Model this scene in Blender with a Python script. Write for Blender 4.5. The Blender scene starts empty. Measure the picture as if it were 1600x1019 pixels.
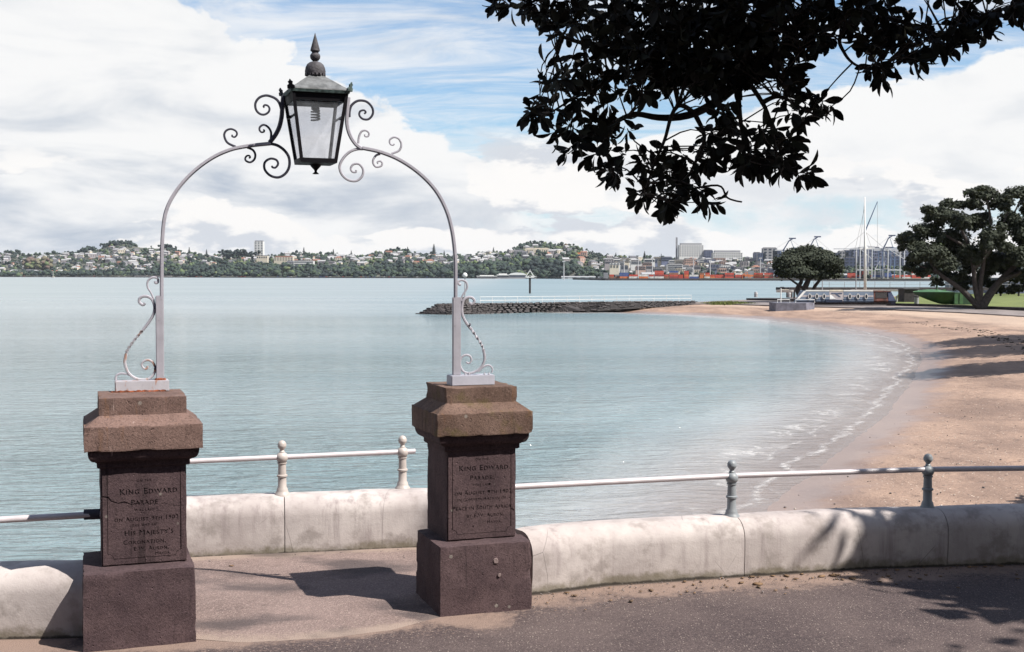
import bpy, bmesh, math, random
import numpy as np
from mathutils import Vector, Matrix, noise

random.seed(7); RNG = np.random.default_rng(7)
SC = bpy.context.scene
COL = SC.collection

# ---------------------------------------------------------------- camera
FPX, PITCH, ROLL, EYE = 1910.0, 0.0405, 0.0018, 1.75
cam_d = bpy.data.cameras.new('camera'); cam = bpy.data.objects.new('camera', cam_d); COL.objects.link(cam)
cam_d.sensor_width = 36.0; cam_d.lens = FPX / 1600 * 36.0
cam_d.clip_start = 0.05; cam_d.clip_end = 30000
cam.matrix_world = Matrix.Translation((0, 0, EYE)) @ Matrix.Rotation(math.pi/2 - PITCH, 4, 'X') @ Matrix.Rotation(ROLL, 4, 'Z')
SC.camera = cam

# ---------------------------------------------------------------- world
SUN = Vector((0.72, -0.33, 1.0)).normalized()
sun_el = math.asin(SUN.z); sun_az = math.atan2(SUN.x, SUN.y)
wd = bpy.data.worlds.new('World'); SC.world = wd; wd.use_nodes = True
def build_world():
    nt = wd.node_tree; N = nt.nodes; L = nt.links; N.clear()
    def nd(t, **k):
        n = N.new(t)
        for a, b in k.items(): setattr(n, a, b)
        return n
    def M(op, a, b=None, c=None, clamp=False):
        n = nd('ShaderNodeMath', operation=op); n.use_clamp = clamp
        for i, v in enumerate((a, b, c)):
            if v is None: continue
            if isinstance(v, (int, float)): n.inputs[i].default_value = v
            else: L.new(v, n.inputs[i])
        return n.outputs[0]
    def ramp(v, a, b):   # smooth 0..1
        n = nd('ShaderNodeMapRange', interpolation_type='SMOOTHSTEP')
        L.new(v, n.inputs[0]); n.inputs[1].default_value = a; n.inputs[2].default_value = b
        return n.outputs[0]
    def vec(x, y, z):
        n = nd('ShaderNodeCombineXYZ')
        for i, v in enumerate((x, y, z)):
            if isinstance(v, (int, float)): n.inputs[i].default_value = v
            else: L.new(v, n.inputs[i])
        return n.outputs[0]
    def noi(v, scale, detail, rough=0.55, lac=2.0, dist=0.0):
        n = nd('ShaderNodeTexNoise'); L.new(v, n.inputs['Vector'])
        n.inputs['Scale'].default_value = scale; n.inputs['Detail'].default_value = detail
        n.inputs['Roughness'].default_value = rough; n.inputs['Distortion'].default_value = dist
        return n.outputs[0]
    sky = nd('ShaderNodeTexSky', sky_type='NISHITA'); sky.sun_disc = False
    sky.sun_elevation = sun_el; sky.sun_rotation = sun_az; sky.air_density = 1.0; sky.dust_density = 0.6; sky.ozone_density = 1.6
    tc = nd('ShaderNodeTexCoord'); sp = nd('ShaderNodeSeparateXYZ'); L.new(tc.outputs['Generated'], sp.inputs[0])
    x, y, z = sp.outputs
    az = M('ARCTAN2', x, y)
    hor = M('SQRT', M('ADD', M('MULTIPLY', x, x), M('MULTIPLY', y, y)))
    el = M('ARCTAN2', z, hor)
    # high thin veil, laid on a plane overhead: long wind-drawn streaks
    zz = M('ADD', M('MAXIMUM', z, 0.0), 0.12)
    px_, py_ = M('DIVIDE', x, zz), M('DIVIDE', y, zz)
    veil_n = noi(vec(M('ADD', M('MULTIPLY', px_, 1.0), M('MULTIPLY', py_, 0.35)), M('MULTIPLY', py_, 2.0), 3.1), 1.7, 11, 0.64, dist=0.9)
    high = ramp(el, 0.28, 0.55)
    warp = noi(vec(az, M('MULTIPLY', el, 1.6), 2.0), 5.0, 7, 0.58, dist=0.3)
    wq = M('SUBTRACT', warp, 0.5)
    fine = noi(vec(az, M('MULTIPLY', el, 2.2), 0.0), 17.0, 9, 0.62, dist=0.4)
    fq = M('SUBTRACT', fine, 0.5)
    # the two cloud banks and the low deck
    bankL = ramp(M('ADD', M('ADD', az, M('MULTIPLY', el, 1.6)), M('ADD', M('MULTIPLY', wq, 0.34), M('MULTIPLY', fq, 0.18))), 0.16, 0.07)
    bankR = M('MULTIPLY', ramp(M('ADD', M('SUBTRACT', el, M('MULTIPLY', az, 0.24)), M('ADD', M('MULTIPLY', wq, 0.10), M('MULTIPLY', fq, 0.05))), 0.100, 0.070), ramp(az, -0.06, 0.05))
    deck = M('MULTIPLY', ramp(el, 0.125, 0.075), 0.62)
    gap = M('MULTIPLY', M('MULTIPLY', ramp(el, 0.078, 0.056), ramp(el, 0.012, 0.040)), ramp(az, -0.16, 0.08))   # pale blue strip over the right horizon
    cov = M('MAXIMUM', M('MAXIMUM', bankL, bankR), deck)
    cov = M('SUBTRACT', cov, M('MULTIPLY', gap, 0.55))
    cov = M('SUBTRACT', cov, M('MULTIPLY', high, 0.7))
    body = ramp(M('ADD', cov, M('ADD', M('MULTIPLY', wq, 1.1), M('MULTIPLY', fq, 0.9))), 0.24, 0.62)
    veil = M('MULTIPLY', M('MULTIPLY', ramp(veil_n, 0.34, 0.70), 0.82), M('SUBTRACT', 1.0, M('MULTIPLY', high, 0.6)))
    m1 = M('MAXIMUM', body, veil)
    # cumulus heads with soft flat bases
    def cumulus(dx, dy):
        big_ = noi(vec(M('ADD', az, dx), M('MULTIPLY', M('ADD', el, dy), 2.5), 1.7), 7.5, 12, 0.56)
        return big_
    c0 = cumulus(0.0, 0.0); c1 = cumulus(-0.010, 0.016)
    row = ramp(el, 0.085, 0.02)
    tow = M('MULTIPLY', ramp(M('ABSOLUTE', M('SUBTRACT', az, 0.02)), 0.09, 0.02), M('MULTIPLY', ramp(el, 0.13, 0.10), ramp(el, 0.06, 0.078)))
    cm = ramp(M('ADD', c0, M('ADD', M('MULTIPLY', row, 0.13), M('MULTIPLY', tow, 0.16))), 0.595, 0.63)
    cm = M('MULTIPLY', cm, M('MAXIMUM', ramp(el, 0.12, 0.07), tow))
    shade = ramp(M('SUBTRACT', c1, c0), -0.03, 0.05)        # thicker above: darker base
    sh2 = noi(vec(az, M('MULTIPLY', el, 3.6), 9.0), 6.0, 10, 0.55, dist=0.4)
    gl = M('MULTIPLY', ramp(az, 0.20, -0.30), ramp(el, 0.19, 0.05))
    g = M('MULTIPLY', ramp(sh2, 0.44, 0.68), M('ADD', 0.42, M('MULTIPLY', gl, 0.75)), clamp=True)
    def mixc(f, a, b):
        n = nd('ShaderNodeMix', data_type='RGBA'); n.clamp_factor = True
        if isinstance(f, (int, float)): n.inputs[0].default_value = f
        else: L.new(f, n.inputs[0])
        for s, v in ((n.inputs[6], a), (n.inputs[7], b)):
            if isinstance(v, tuple): s.default_value = (*v, 1)
            else: L.new(v, s)
        return n.outputs[2]
    tint = nd('ShaderNodeMix', data_type='RGBA', blend_type='MULTIPLY'); tint.inputs[0].default_value = 1.0
    L.new(sky.outputs[0], tint.inputs[6]); tint.inputs[7].default_value = (SKYK[0], SKYK[1], SKYK[2], 1)
    white = (9.5, 9.5, 9.5); gr = (5.2, 5.8, 6.7)
    sheet = mixc(g, white, gr)
    air = mixc(M('MULTIPLY', ramp(el, 0.15, 0.04), 0.75), tint.outputs[2], (6.3, 8.0, 9.0))
    c = mixc(m1, air, sheet)
    cumc = mixc(M('MULTIPLY', shade, 0.85), (10.0, 9.8, 9.6), (6.4, 6.8, 7.5))
    c = mixc(cm, c, cumc)
    # the sky below the horizon: sea-coloured, hardly seen
    below = ramp(z, 0.0, -0.03)
    c = mixc(below, c, (2.2, 2.8, 3.0))
    bg = nd('ShaderNodeBackground'); L.new(c, bg.inputs[0]); bg.inputs[1].default_value = 0.052
    o = nd('ShaderNodeOutputWorld'); L.new(bg.outputs[0], o.inputs[0])
SKYK = (1.15, 1.35, 1.5)
build_world()
sd = bpy.data.lights.new('sun', 'SUN'); sd.energy = 5.0; sd.angle = math.radians(0.5); sd.color = (1.0, 0.95, 0.87)
sun = bpy.data.objects.new('sun', sd); COL.objects.link(sun); sun.rotation_euler = SUN.to_track_quat('Z', 'Y').to_euler(); sun.location = (30, -20, 40)
SC.view_settings.view_transform = 'Standard'; SC.view_settings.look = 'None'
SC.view_settings.exposure = 0.95; SC.view_settings.gamma = 1.0; SC.view_settings.use_curve_mapping = False
SC.cycles.max_bounces = 6; SC.cycles.transparent_max_bounces = 12

# ---------------------------------------------------------------- rays: where the photograph's points lie in the place
_f = Vector((0, math.cos(PITCH), -math.sin(PITCH))); _u = Vector((0, math.sin(PITCH), math.cos(PITCH))); _r = Vector((1, 0, 0))
def ray(px, py):
    a, b = px - 800, py - 509.5
    c, s = math.cos(ROLL), math.sin(ROLL)
    x = c*a + s*b; y = -s*a + c*b
    return _f*FPX + _r*x - _u*y
def W(px, py, z):
    d = ray(px, py); t = (z - EYE) / d.z
    return Vector((d.x*t, d.y*t, z))
def D(px, py, y):
    d = ray(px, py); t = y / d.y
    return Vector((d.x*t, y, EYE + d.z*t))
WATER = -3.25

# ---------------------------------------------------------------- materials
MATS = {}
def new_mat(name):
    m = bpy.data.materials.new(name); m.use_nodes = True
    nt = m.node_tree; nt.nodes.clear()
    o = nt.nodes.new('ShaderNodeOutputMaterial'); b = nt.nodes.new('ShaderNodeBsdfPrincipled')
    nt.links.new(b.outputs[0], o.inputs[0])
    MATS[name] = m
    return m, nt, b, o
class G:
    """tiny node helper"""
    def __init__(s, nt): s.nt = nt; s.N = nt.nodes; s.L = nt.links
    def nd(s, t, **k):
        n = s.N.new(t)
        for a, b in k.items(): setattr(n, a, b)
        return n
    def put(s, sock, v):
        if isinstance(v, tuple): sock.default_value = (*v, 1) if len(v) == 3 and sock.type == 'RGBA' else v
        elif isinstance(v, (int, float)): sock.default_value = v
        else: s.L.new(v, sock)
    def m(s, op, a, b=None, clamp=False):
        n = s.nd('ShaderNodeMath', operation=op); n.use_clamp = clamp
        s.put(n.inputs[0], a)
        if b is not None: s.put(n.inputs[1], b)
        return n.outputs[0]
    def ramp(s, v, a, b, c=0.0, d=1.0):
        n = s.nd('ShaderNodeMapRange', interpolation_type='SMOOTHSTEP')
        s.put(n.inputs[0], v); n.inputs[1].default_value = a; n.inputs[2].default_value = b
        n.inputs[3].default_value = c; n.inputs[4].default_value = d
        return n.outputs[0]
    def co(s, kind='Object', scale=(1, 1, 1), rot=(0, 0, 0)):
        t = s.nd('ShaderNodeTexCoord'); mp = s.nd('ShaderNodeMapping')
        s.L.new(t.outputs[kind], mp.inputs[0]); mp.inputs['Scale'].default_value = scale; mp.inputs['Rotation'].default_value = rot
        return mp.outputs[0]
    def pos(s, scale=(1, 1, 1), rot=(0, 0, 0)):
        t = s.nd('ShaderNodeNewGeometry'); mp = s.nd('ShaderNodeMapping')
        s.L.new(t.outputs['Position'], mp.inputs[0]); mp.inputs['Scale'].default_value = scale; mp.inputs['Rotation'].default_value = rot
        return mp.outputs[0]
    def xyz(s, v):
        n = s.nd('ShaderNodeSeparateXYZ'); s.L.new(v, n.inputs[0]); return n.outputs
    def noise(s, v, scale, detail=5, rough=0.55, dist=0):
        n = s.nd('ShaderNodeTexNoise'); s.L.new(v, n.inputs['Vector'])
        n.inputs['Scale'].default_value = scale; n.inputs['Detail'].default_value = detail
        n.inputs['Roughness'].default_value = rough; n.inputs['Distortion'].default_value = dist
        return n.outputs[0]
    def voro(s, v, scale, feature='F1'):
        n = s.nd('ShaderNodeTexVoronoi', feature=feature); s.L.new(v, n.inputs['Vector']); n.inputs['Scale'].default_value = scale
        return n
    def mix(s, f, a, b, mode='MIX'):
        n = s.nd('ShaderNodeMix', data_type='RGBA', blend_type=mode); n.clamp_factor = True
        s.put(n.inputs[0], f); s.put(n.inputs[6], a); s.put(n.inputs[7], b)
        return n.outputs[2]
    def bump(s, h, strength, dist, normal=None):
        n = s.nd('ShaderNodeBump'); s.put(n.inputs['Height'], h); n.inputs['Strength'].default_value = strength; n.inputs['Distance'].default_value = dist
        if normal is not None: s.L.new(normal, n.inputs['Normal'])
        return n.outputs[0]
    def attr(s, name, out='Fac'):
        n = s.nd('ShaderNodeAttribute'); n.attribute_name = name
        return n.outputs[out]

def simple(name, col, rough=0.7, var=0.25, scale=6.0, metal=0.0, bump=0.0, bscale=60.0, spec=0.5, obj_var=0.0):
    m, nt, b, o = new_mat(name); g = G(nt)
    c = g.co()
    n = g.noise(c, scale, 4)
    dark = tuple(v*(1-var) for v in col); lite = tuple(min(1, v*(1+var)) for v in col)
    cc = g.mix(g.ramp(n, 0.3, 0.7), dark, lite)
    if obj_var:
        oi = g.nd('ShaderNodeObjectInfo')
        cc = g.mix(g.m('MULTIPLY', oi.outputs['Random'], obj_var), cc, (0.02, 0.02, 0.02))
    g.put(b.inputs['Base Color'], cc); b.inputs['Roughness'].default_value = rough; b.inputs['Metallic'].default_value = metal
    b.inputs['Specular IOR Level'].default_value = spec
    if bump:
        g.put(b.inputs['Normal'], g.bump(g.noise(c, bscale, 4), bump, 0.01))
    return m

def stone_mat(name, c1, c2, speck, rust=0.0, algae=0.0):
    m, nt, b, o = new_mat(name); g = G(nt); p = g.pos()
    n1 = g.noise(p, 4.5, 6, 0.6); n2 = g.noise(p, 90, 4, 0.7); n3 = g.noise(p, 260, 2, 0.6)
    c = g.mix(g.ramp(n1, 0.32, 0.68), c1, c2)
    c = g.mix(g.ramp(n2, 0.45, 0.75, 0, 0.8), c, tuple(v*0.35 for v in c1))
    c = g.mix(g.ramp(n3, 0.6, 0.72, 0, 0.55), c, speck)
    n4 = g.noise(p, 11, 5, 0.6)
    c = g.mix(g.ramp(n4, 0.56, 0.72, 0, 0.5), c, tuple(v*0.5 for v in c2))
    if rust:
        pr = g.pos(scale=(9, 9, 1.2)); rn = g.noise(pr, 2.2, 5, 0.6)
        c = g.mix(g.ramp(rn, 0.56, 0.7, 0, rust), c, (0.22, 0.105, 0.04))
    if algae:
        an = g.noise(p, 7, 5, 0.6); c = g.mix(g.ramp(an, 0.52, 0.7, 0, algae), c, (0.11, 0.085, 0.03))
    dr = g.noise(g.pos(scale=(22, 22, 1.6)), 1.0, 6, 0.7)      # rain runs
    c = g.mix(g.m('MULTIPLY', g.ramp(dr, 0.50, 0.70, 0, 0.75), g.ramp(g.noise(p, 3.1, 3), 0.40, 0.60)), c, tuple(v*0.42 for v in c1))
    dr2 = g.noise(g.pos(scale=(30, 30, 2.4)), 1.3, 5, 0.7)
    c = g.mix(g.m('MULTIPLY', g.ramp(dr2, 0.60, 0.72, 0, 0.5), g.ramp(g.noise(p, 4.0, 3), 0.48, 0.62)), c, tuple(v*1.5 for v in speck))
    li = g.voro(p, 13); c = g.mix(g.m('MULTIPLY', g.ramp(li.outputs['Distance'], 0.16, 0.08), g.ramp(g.xyz(li.outputs['Color'])[0], 0.80, 0.84, 0, 0.6)), c, (0.30, 0.27, 0.24))
    g.put(b.inputs['Base Color'], c); b.inputs['Roughness'].default_value = 0.93; b.inputs['Specular IOR Level'].default_value = 0.25
    v = g.voro(p, 55)
    pits = g.ramp(v.outputs['Distance'], 0.05, 0.28)
    pm = g.ramp(g.noise(p, 25, 2), 0.56, 0.64)
    h = g.m('ADD', g.m('MULTIPLY', n2, 0.6), g.m('MULTIPLY', n3, 0.35))
    h = g.m('ADD', h, g.m('MULTIPLY', g.m('MULTIPLY', g.m('SUBTRACT', pits, 1.0), pm), 0.8))
    g.put(b.inputs['Normal'], g.bump(h, 0.9, 0.006))
    return m
stone_mat('pillar_stone', (0.064, 0.040, 0.045), (0.108, 0.070, 0.073), (0.24, 0.17, 0.175))
stone_mat('cap_stone', (0.130, 0.080, 0.068), (0.215, 0.137, 0.117), (0.38, 0.29, 0.26), rust=0.55)
stone_mat('mossy_cap_stone', (0.115, 0.070, 0.054), (0.19, 0.122, 0.098), (0.33, 0.25, 0.20), rust=0.4, algae=0.65)
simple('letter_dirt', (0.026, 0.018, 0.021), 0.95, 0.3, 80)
simple('patch_plaster', (0.20, 0.145, 0.14), 0.9, 0.2, 60, bump=0.4)
simple('rust', (0.22, 0.055, 0.018), 0.9, 0.6, 60, bump=0.8, bscale=150)

def wall_mat():
    m, nt, b, o = new_mat('painted_render'); g = G(nt); p = g.pos()
    z = g.xyz(p)[2]
    n1 = g.noise(p, 2.2, 7, 0.62); n2 = g.noise(p, 28, 5, 0.65)
    c = g.mix(g.ramp(n1, 0.3, 0.7), (0.41, 0.36, 0.35), (0.61, 0.55, 0.53))
    st = g.noise(g.pos(scale=(16, 16, 1.0)), 1.0, 6, 0.65)
    c = g.mix(g.m('MULTIPLY', g.ramp(st, 0.46, 0.72, 0, 0.8), g.ramp(g.noise(p, 1.7, 3), 0.42, 0.62)), c, (0.27, 0.225, 0.225))
    c = g.mix(g.ramp(g.noise(p, 5.5, 6, 0.65), 0.50, 0.68, 0, 0.7), c, (0.27, 0.235, 0.22))
    c = g.mix(g.ramp(n2, 0.58, 0.75, 0, 0.35), c, (0.28, 0.24, 0.23))
    # moss and splash dirt that grows from the ground joint
    mm = g.m('ADD', g.ramp(z, 0.13, -0.01), g.m('MULTIPLY', g.m('SUBTRACT', g.noise(p, 6, 6, 0.7), 0.5), 2.0))
    c = g.mix(g.ramp(mm, 0.45, 1.0, 0, 0.65), c, (0.125, 0.105, 0.05))
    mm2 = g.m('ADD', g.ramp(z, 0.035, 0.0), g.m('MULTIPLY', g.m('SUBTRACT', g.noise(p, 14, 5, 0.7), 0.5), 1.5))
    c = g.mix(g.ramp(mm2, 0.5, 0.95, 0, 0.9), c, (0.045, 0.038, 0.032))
    # seaward face down to the beach: bare dark concrete
    c = g.mix(g.ramp(z, 0.0, -0.35), c, (0.17, 0.15, 0.135))
    # hairline cracks
    cr = g.voro(g.pos(scale=(1, 1, 0.8)), 1.6, 'DISTANCE_TO_EDGE')
    wob = g.ramp(cr.outputs['Distance'], 0.004, 0.0)
    c = g.mix(g.m('MULTIPLY', wob, g.ramp(g.noise(p, 2.5, 2), 0.5, 0.6, 0, 0.6)), c, (0.08, 0.07, 0.07))
    g.put(b.inputs['Base Color'], c); b.inputs['Roughness'].default_value = 0.85; b.inputs['Specular IOR Level'].default_value = 0.25
    h = g.m('ADD', g.m('MULTIPLY', n2, 0.5), g.m('MULTIPLY', g.noise(p, 110, 3), 0.3))
    g.put(b.inputs['Normal'], g.bump(h, 0.5, 0.006))
wall_mat()

def asphalt_mat(name, base, lite, dust, dust_amt):
    m, nt, b, o = new_mat(name); g = G(nt); p = g.pos()
    e = g.attr('edge')
    n1 = g.noise(p, 1.3, 6, 0.6); n2 = g.noise(p, 9, 6, 0.65)
    v = g.voro(p, 150); v2 = g.voro(p, 75)
    c = g.mix(g.ramp(n1, 0.3, 0.7), base, lite)
    c = g.mix(g.ramp(v.outputs['Color'], 0.4, 0.9, 0, 0.5), c, tuple(x*1.9 for x in lite))
    gr = g.m('MULTIPLY', g.ramp(v2.outputs['Distance'], 0.3, 0.12), g.ramp(g.xyz(v2.outputs['Color'])[0], 0.72, 0.8))
    c = g.mix(g.m('MULTIPLY', gr, 0.8), c, (0.50, 0.42, 0.36))
    # washed-up sand and dust along the wall foot
    d = g.m('ADD', g.ramp(e, dust_amt, 0.0), g.m('MULTIPLY', g.m('SUBTRACT', g.noise(p, 2.6, 7, 0.68), 0.5), 2.2))
    c = g.mix(g.ramp(d, 0.35, 0.85, 0, 0.85), c, dust)
    d3 = g.m('ADD', g.ramp(e, dust_amt*1.7, 0.0), g.m('MULTIPLY', g.m('SUBTRACT', g.noise(p, 38, 4, 0.7), 0.5), 3.0))
    c = g.mix(g.ramp(d3, 0.75, 1.1, 0, 0.5), c, dust)
    c = g.mix(g.ramp(n2, 0.58, 0.78, 0, 0.55), c, tuple(x*0.45 for x in base))
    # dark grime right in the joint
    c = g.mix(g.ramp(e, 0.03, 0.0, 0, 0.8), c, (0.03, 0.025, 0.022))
    g.put(b.inputs['Base Color'], c); b.inputs['Roughness'].default_value = 0.88; b.inputs['Specular IOR Level'].default_value = 0.3
    h = g.m('ADD', g.m('MULTIPLY', g.m('SUBTRACT', 1.0, v.outputs['Distance']), 0.5), g.m('MULTIPLY', g.noise(p, 300, 2), 0.4))
    g.put(b.inputs['Normal'], g.bump(h, 0.8, 0.006))
    return m
asphalt_mat('asphalt', (0.052, 0.037, 0.038), (0.100, 0.074, 0.070), (0.27, 0.19, 0.155), 0.55)
asphalt_mat('landing_concrete', (0.150, 0.108, 0.098), (0.225, 0.165, 0.150), (0.32, 0.245, 0.205), 0.22)
# damp blotches on the landing
def blotch(m, scale, amt, col):
    nt = m.node_tree; g = G(nt); b = [n for n in nt.nodes if n.type == 'BSDF_PRINCIPLED'][0]
    old = b.inputs['Base Color'].links[0].from_socket
    n = g.noise(g.pos(scale=(0.8, 1.5, 1)), scale, 4, 0.5)
    g.put(b.inputs['Base Color'], g.mix(g.ramp(n, 0.48, 0.66, 0, amt), old, col))
blotch(MATS['landing_concrete'], 1.7, 0.75, (0.055, 0.045, 0.048))

def sand_mat():
    m, nt, b, o = new_mat('beach_sand'); g = G(nt); p = g.pos()
    s = g.attr('shore'); gz = g.xyz(p)[2]
    n1 = g.noise(g.pos(scale=(1, 0.35, 1), rot=(0, 0, 0.5)), 0.35, 8, 0.62)
    n2 = g.noise(p, 3.0, 7, 0.7)
    c = g.mix(g.ramp(n1, 0.32, 0.68), (0.20, 0.130, 0.10), (0.40, 0.27, 0.20))
    c = g.mix(g.ramp(n2, 0.50, 0.72, 0, 0.6), c, (0.17, 0.105, 0.078))
    c = g.mix(g.ramp(g.noise(p, 14, 5, 0.75), 0.60, 0.70, 0, 0.5), c, (0.60, 0.47, 0.38))
    # shell grit and pebbles
    v = g.voro(p, 3.2); v2 = g.voro(p, 9)
    c = g.mix(g.m('MULTIPLY', g.ramp(v.outputs['Distance'], 0.13, 0.06), g.ramp(g.xyz(v.outputs['Color'])[0], 0.55, 0.62)), c, (0.05, 0.04, 0.04))
    c = g.mix(g.m('MULTIPLY', g.ramp(v2.outputs['Distance'], 0.22, 0.1), g.ramp(g.xyz(v2.outputs['Color'])[1], 0.72, 0.78)), c, (0.78, 0.68, 0.58))
    # drift line of dry weed, wobbling along the beach
    wv = g.m('ADD', s, g.m('MULTIPLY', g.m('SUBTRACT', g.noise(p, 0.25, 4), 0.5), 6.0))
    for at, wdt, am in ((9.0, 0.7, 0.8), (6.4, 0.35, 0.5)):
        dl = g.m('SUBTRACT', 1.0, g.m('DIVIDE', g.m('ABSOLUTE', g.m('SUBTRACT', wv, at)), wdt), clamp=True)
        c = g.mix(g.m('MULTIPLY', g.m('MULTIPLY', dl, g.ramp(g.noise(p, 2.0, 5, 0.7), 0.42, 0.6)), am), c, (0.10, 0.065, 0.045))
    # dry upper beach is paler
    c = g.mix(g.ramp(s, 8, 13, 0, 0.55), c, (0.52, 0.40, 0.31))
    wet = g.ramp(g.m('ADD', s, g.m('MULTIPLY', g.m('SUBTRACT', g.noise(p, 0.5, 4), 0.5), 2.4)), 2.3, 0.6)
    c = g.mix(g.m('MULTIPLY', wet, 0.6), c, (0.27, 0.19, 0.155))  # wet sand kept pale, with reflected sky put into its colour
    g.put(b.inputs['Base Color'], c)
    g.put(b.inputs['Roughness'], g.m('SUBTRACT', 0.92, g.m('MULTIPLY', wet, 0.62)))
    fp = g.voro(p, 1.7)
    h = g.m('ADD', g.m('MULTIPLY', n2, 0.8), g.m('ADD', g.m('MULTIPLY', g.noise(p, 12, 4), 0.25), g.m('MULTIPLY', g.ramp(fp.outputs['Distance'], 0.1, 0.35), 0.5)))
    hb = g.nd('ShaderNodeBump'); g.put(hb.inputs['Height'], h); hb.inputs['Distance'].default_value = 0.08
    g.put(hb.inputs['Strength'], g.m('SUBTRACT', 0.9, g.m('MULTIPLY', wet, 0.75)))
    g.put(b.inputs['Normal'], hb.outputs[0])
sand_mat()

def water_mat():
    m, nt, b, o = new_mat('sea_water'); g = G(nt)
    s = g.attr('shore')                       # metres: negative = out to sea
    p = g.pos(); y = g.xyz(p)[1]; x = g.xyz(p)[0]
    # turbid green-blue harbour water, greener near, light and dark wind streaks painted in
    n1 = g.noise(g.pos(scale=(0.5, 1.8, 1)), 0.02, 5, 0.6)
    c = g.mix(g.ramp(n1, 0.3, 0.7), WC1, WC2)
    wp = g.noise(g.pos(scale=(0.004, 0.035, 1)), 1.0, 6, 0.6)
    c = g.mix(g.ramp(wp, 0.40, 0.68, 0, 0.45), c, (0.30, 0.37, 0.385))
    wp2 = g.noise(g.pos(scale=(0.012, 0.12, 1), rot=(0, 0, 0.06)), 1.0, 6, 0.62)
    c = g.mix(g.ramp(wp2, 0.52, 0.72, 0, 0.35), c, (0.09, 0.15, 0.17))
    c = g.mix(g.ramp(x, 5, -40, 0, 0.65), c, (0.32, 0.35, 0.35))
    c = g.mix(g.ramp(s, -8, -0.5, 0, 0.8), c, (0.46, 0.40, 0.38))  # pale wash: sky reflection put into the shallow water's colour
    # foam
    lace = g.voro(g.pos(scale=(1.0, 0.7, 1), rot=(0, 0, 0.6)), 2.2, 'DISTANCE_TO_EDGE')
    lw = g.ramp(lace.outputs['Distance'], 0.13, 0.02)
    fn = g.noise(p, 0.55, 6, 0.7, 0.8)
    sw = g.m('ADD', s, g.m('MULTIPLY', g.m('SUBTRACT', g.noise(p, 0.16, 4, 0.55), 0.5), 5.0))
    def line(at, w):
        return g.m('SUBTRACT', 1.0, g.m('DIVIDE', g.m('ABSOLUTE', g.m('SUBTRACT', sw, at)), w), clamp=True)
    f = g.m('MULTIPLY', line(-2.2, 0.8), g.ramp(fn, 0.50, 0.62, 0, 0.9))
    s2 = g.m('ADD', s, g.m('MULTIPLY', g.m('SUBTRACT', g.noise(p, 0.35, 5, 0.6), 0.5), 2.2))
    edge = g.m('SUBTRACT', 1.0, g.m('DIVIDE', g.m('ABSOLUTE', g.m('ADD', s2, 0.75)), 0.20), clamp=True)
    edge2 = g.m('SUBTRACT', 1.0, g.m('DIVIDE', g.m('ABSOLUTE', g.m('ADD', s2, 1.7)), 0.14), clamp=True)
    f = g.m('MAXIMUM', f, g.m('MULTIPLY', edge, g.ramp(fn, 0.30, 0.46, 0.1, 1.0)))
    f = g.m('MAXIMUM', f, g.m('MULTIPLY', edge2, g.ramp(fn, 0.48, 0.56, 0, 0.7)))
    f = g.m('MAXIMUM', f, g.m('MULTIPLY', g.m('MULTIPLY', g.ramp(s, -6.0, -1.5), lw), g.ramp(g.noise(p, 0.4, 5, 0.6), 0.52, 0.68, 0, 0.5)))
    f = g.m('MAXIMUM', f, g.m('MULTIPLY', line(-4.2, 0.3), g.ramp(fn, 0.58, 0.66, 0, 0.6)))
    f = g.m('MULTIPLY', f, g.ramp(g.noise(p, 3.0, 6, 0.75), 0.36, 0.64, 0.05, 0.72))
    c = g.mix(f, c, (0.80, 0.78, 0.76))
    g.put(b.inputs['Base Color'], c)
    g.put(b.inputs['Roughness'], g.m('ADD', g.ramp(g.noise(g.pos(scale=(0.3, 1.0, 1)), 0.02, 5, 0.6), 0.35, 0.65, 0.07, 0.12), g.m('ADD', g.m('MULTIPLY', f, 0.5), g.ramp(y, 70, 330, 0, 0.22)))); b.inputs['IOR'].default_value = 1.33
    b.inputs['Specular IOR Level'].default_value = 0.5
    # waves: short wind ripples crossing longer ones
    wa = g.noise(g.pos(scale=(0.50, 1.5, 1), rot=(0, 0, 0.12)), 1.1, 3, 0.5, 0.5)
    wb = g.noise(g.pos(scale=(0.5, 1.3, 1), rot=(0, 0, -0.2)), 0.25, 3, 0.5)
    wc = g.noise(g.pos(scale=(0.6, 1.5, 1), rot=(0, 0, 0.25)), 4.0, 2, 0.5, 0.3)
    wd_ = g.noise(g.pos(scale=(0.55, 1.6, 1), rot=(0, 0, -0.1)), 2.1, 3, 0.5, 0.8)
    h = g.m('ADD', g.m('MULTIPLY', wa, 0.34), g.m('ADD', g.m('MULTIPLY', wb, 0.35), g.m('ADD', g.m('MULTIPLY', wc, 0.07), g.m('MULTIPLY', wd_, 0.20))))
    calm = g.noise(g.pos(scale=(0.35, 1.5, 1)), 0.035, 4, 0.6)
    h = g.m('MULTIPLY', h, g.ramp(calm, 0.35, 0.65, 0.65, 1.15))
    far = g.ramp(y, 70, 330)
    h = g.m('MULTIPLY', h, g.ramp(s, -1.0, -9.0, 0.35, 1.0))
    h = g.m('MULTIPLY', h, g.m('SUBTRACT', 1.0, g.m('MULTIPLY', far, 0.88)))
    h = g.m('ADD', h, g.m('MULTIPLY', f, 0.02))
    g.put(b.inputs['Normal'], g.bump(h, 1.0, 1.3))
    # shallow water lets the sand show
    tr = g.nd('ShaderNodeBsdfTransparent'); mx = g.nd('ShaderNodeMixShader')
    a = g.m('MULTIPLY', g.ramp(s, -4.0, 0.2, 0.0, 0.62), g.m('SUBTRACT', 1.0, f))
    g.put(mx.inputs[0], a); nt.links.new(b.outputs[0], mx.inputs[1]); nt.links.new(tr.outputs[0], mx.inputs[2])
    nt.links.new(mx.outputs[0], o.inputs[0])
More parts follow.
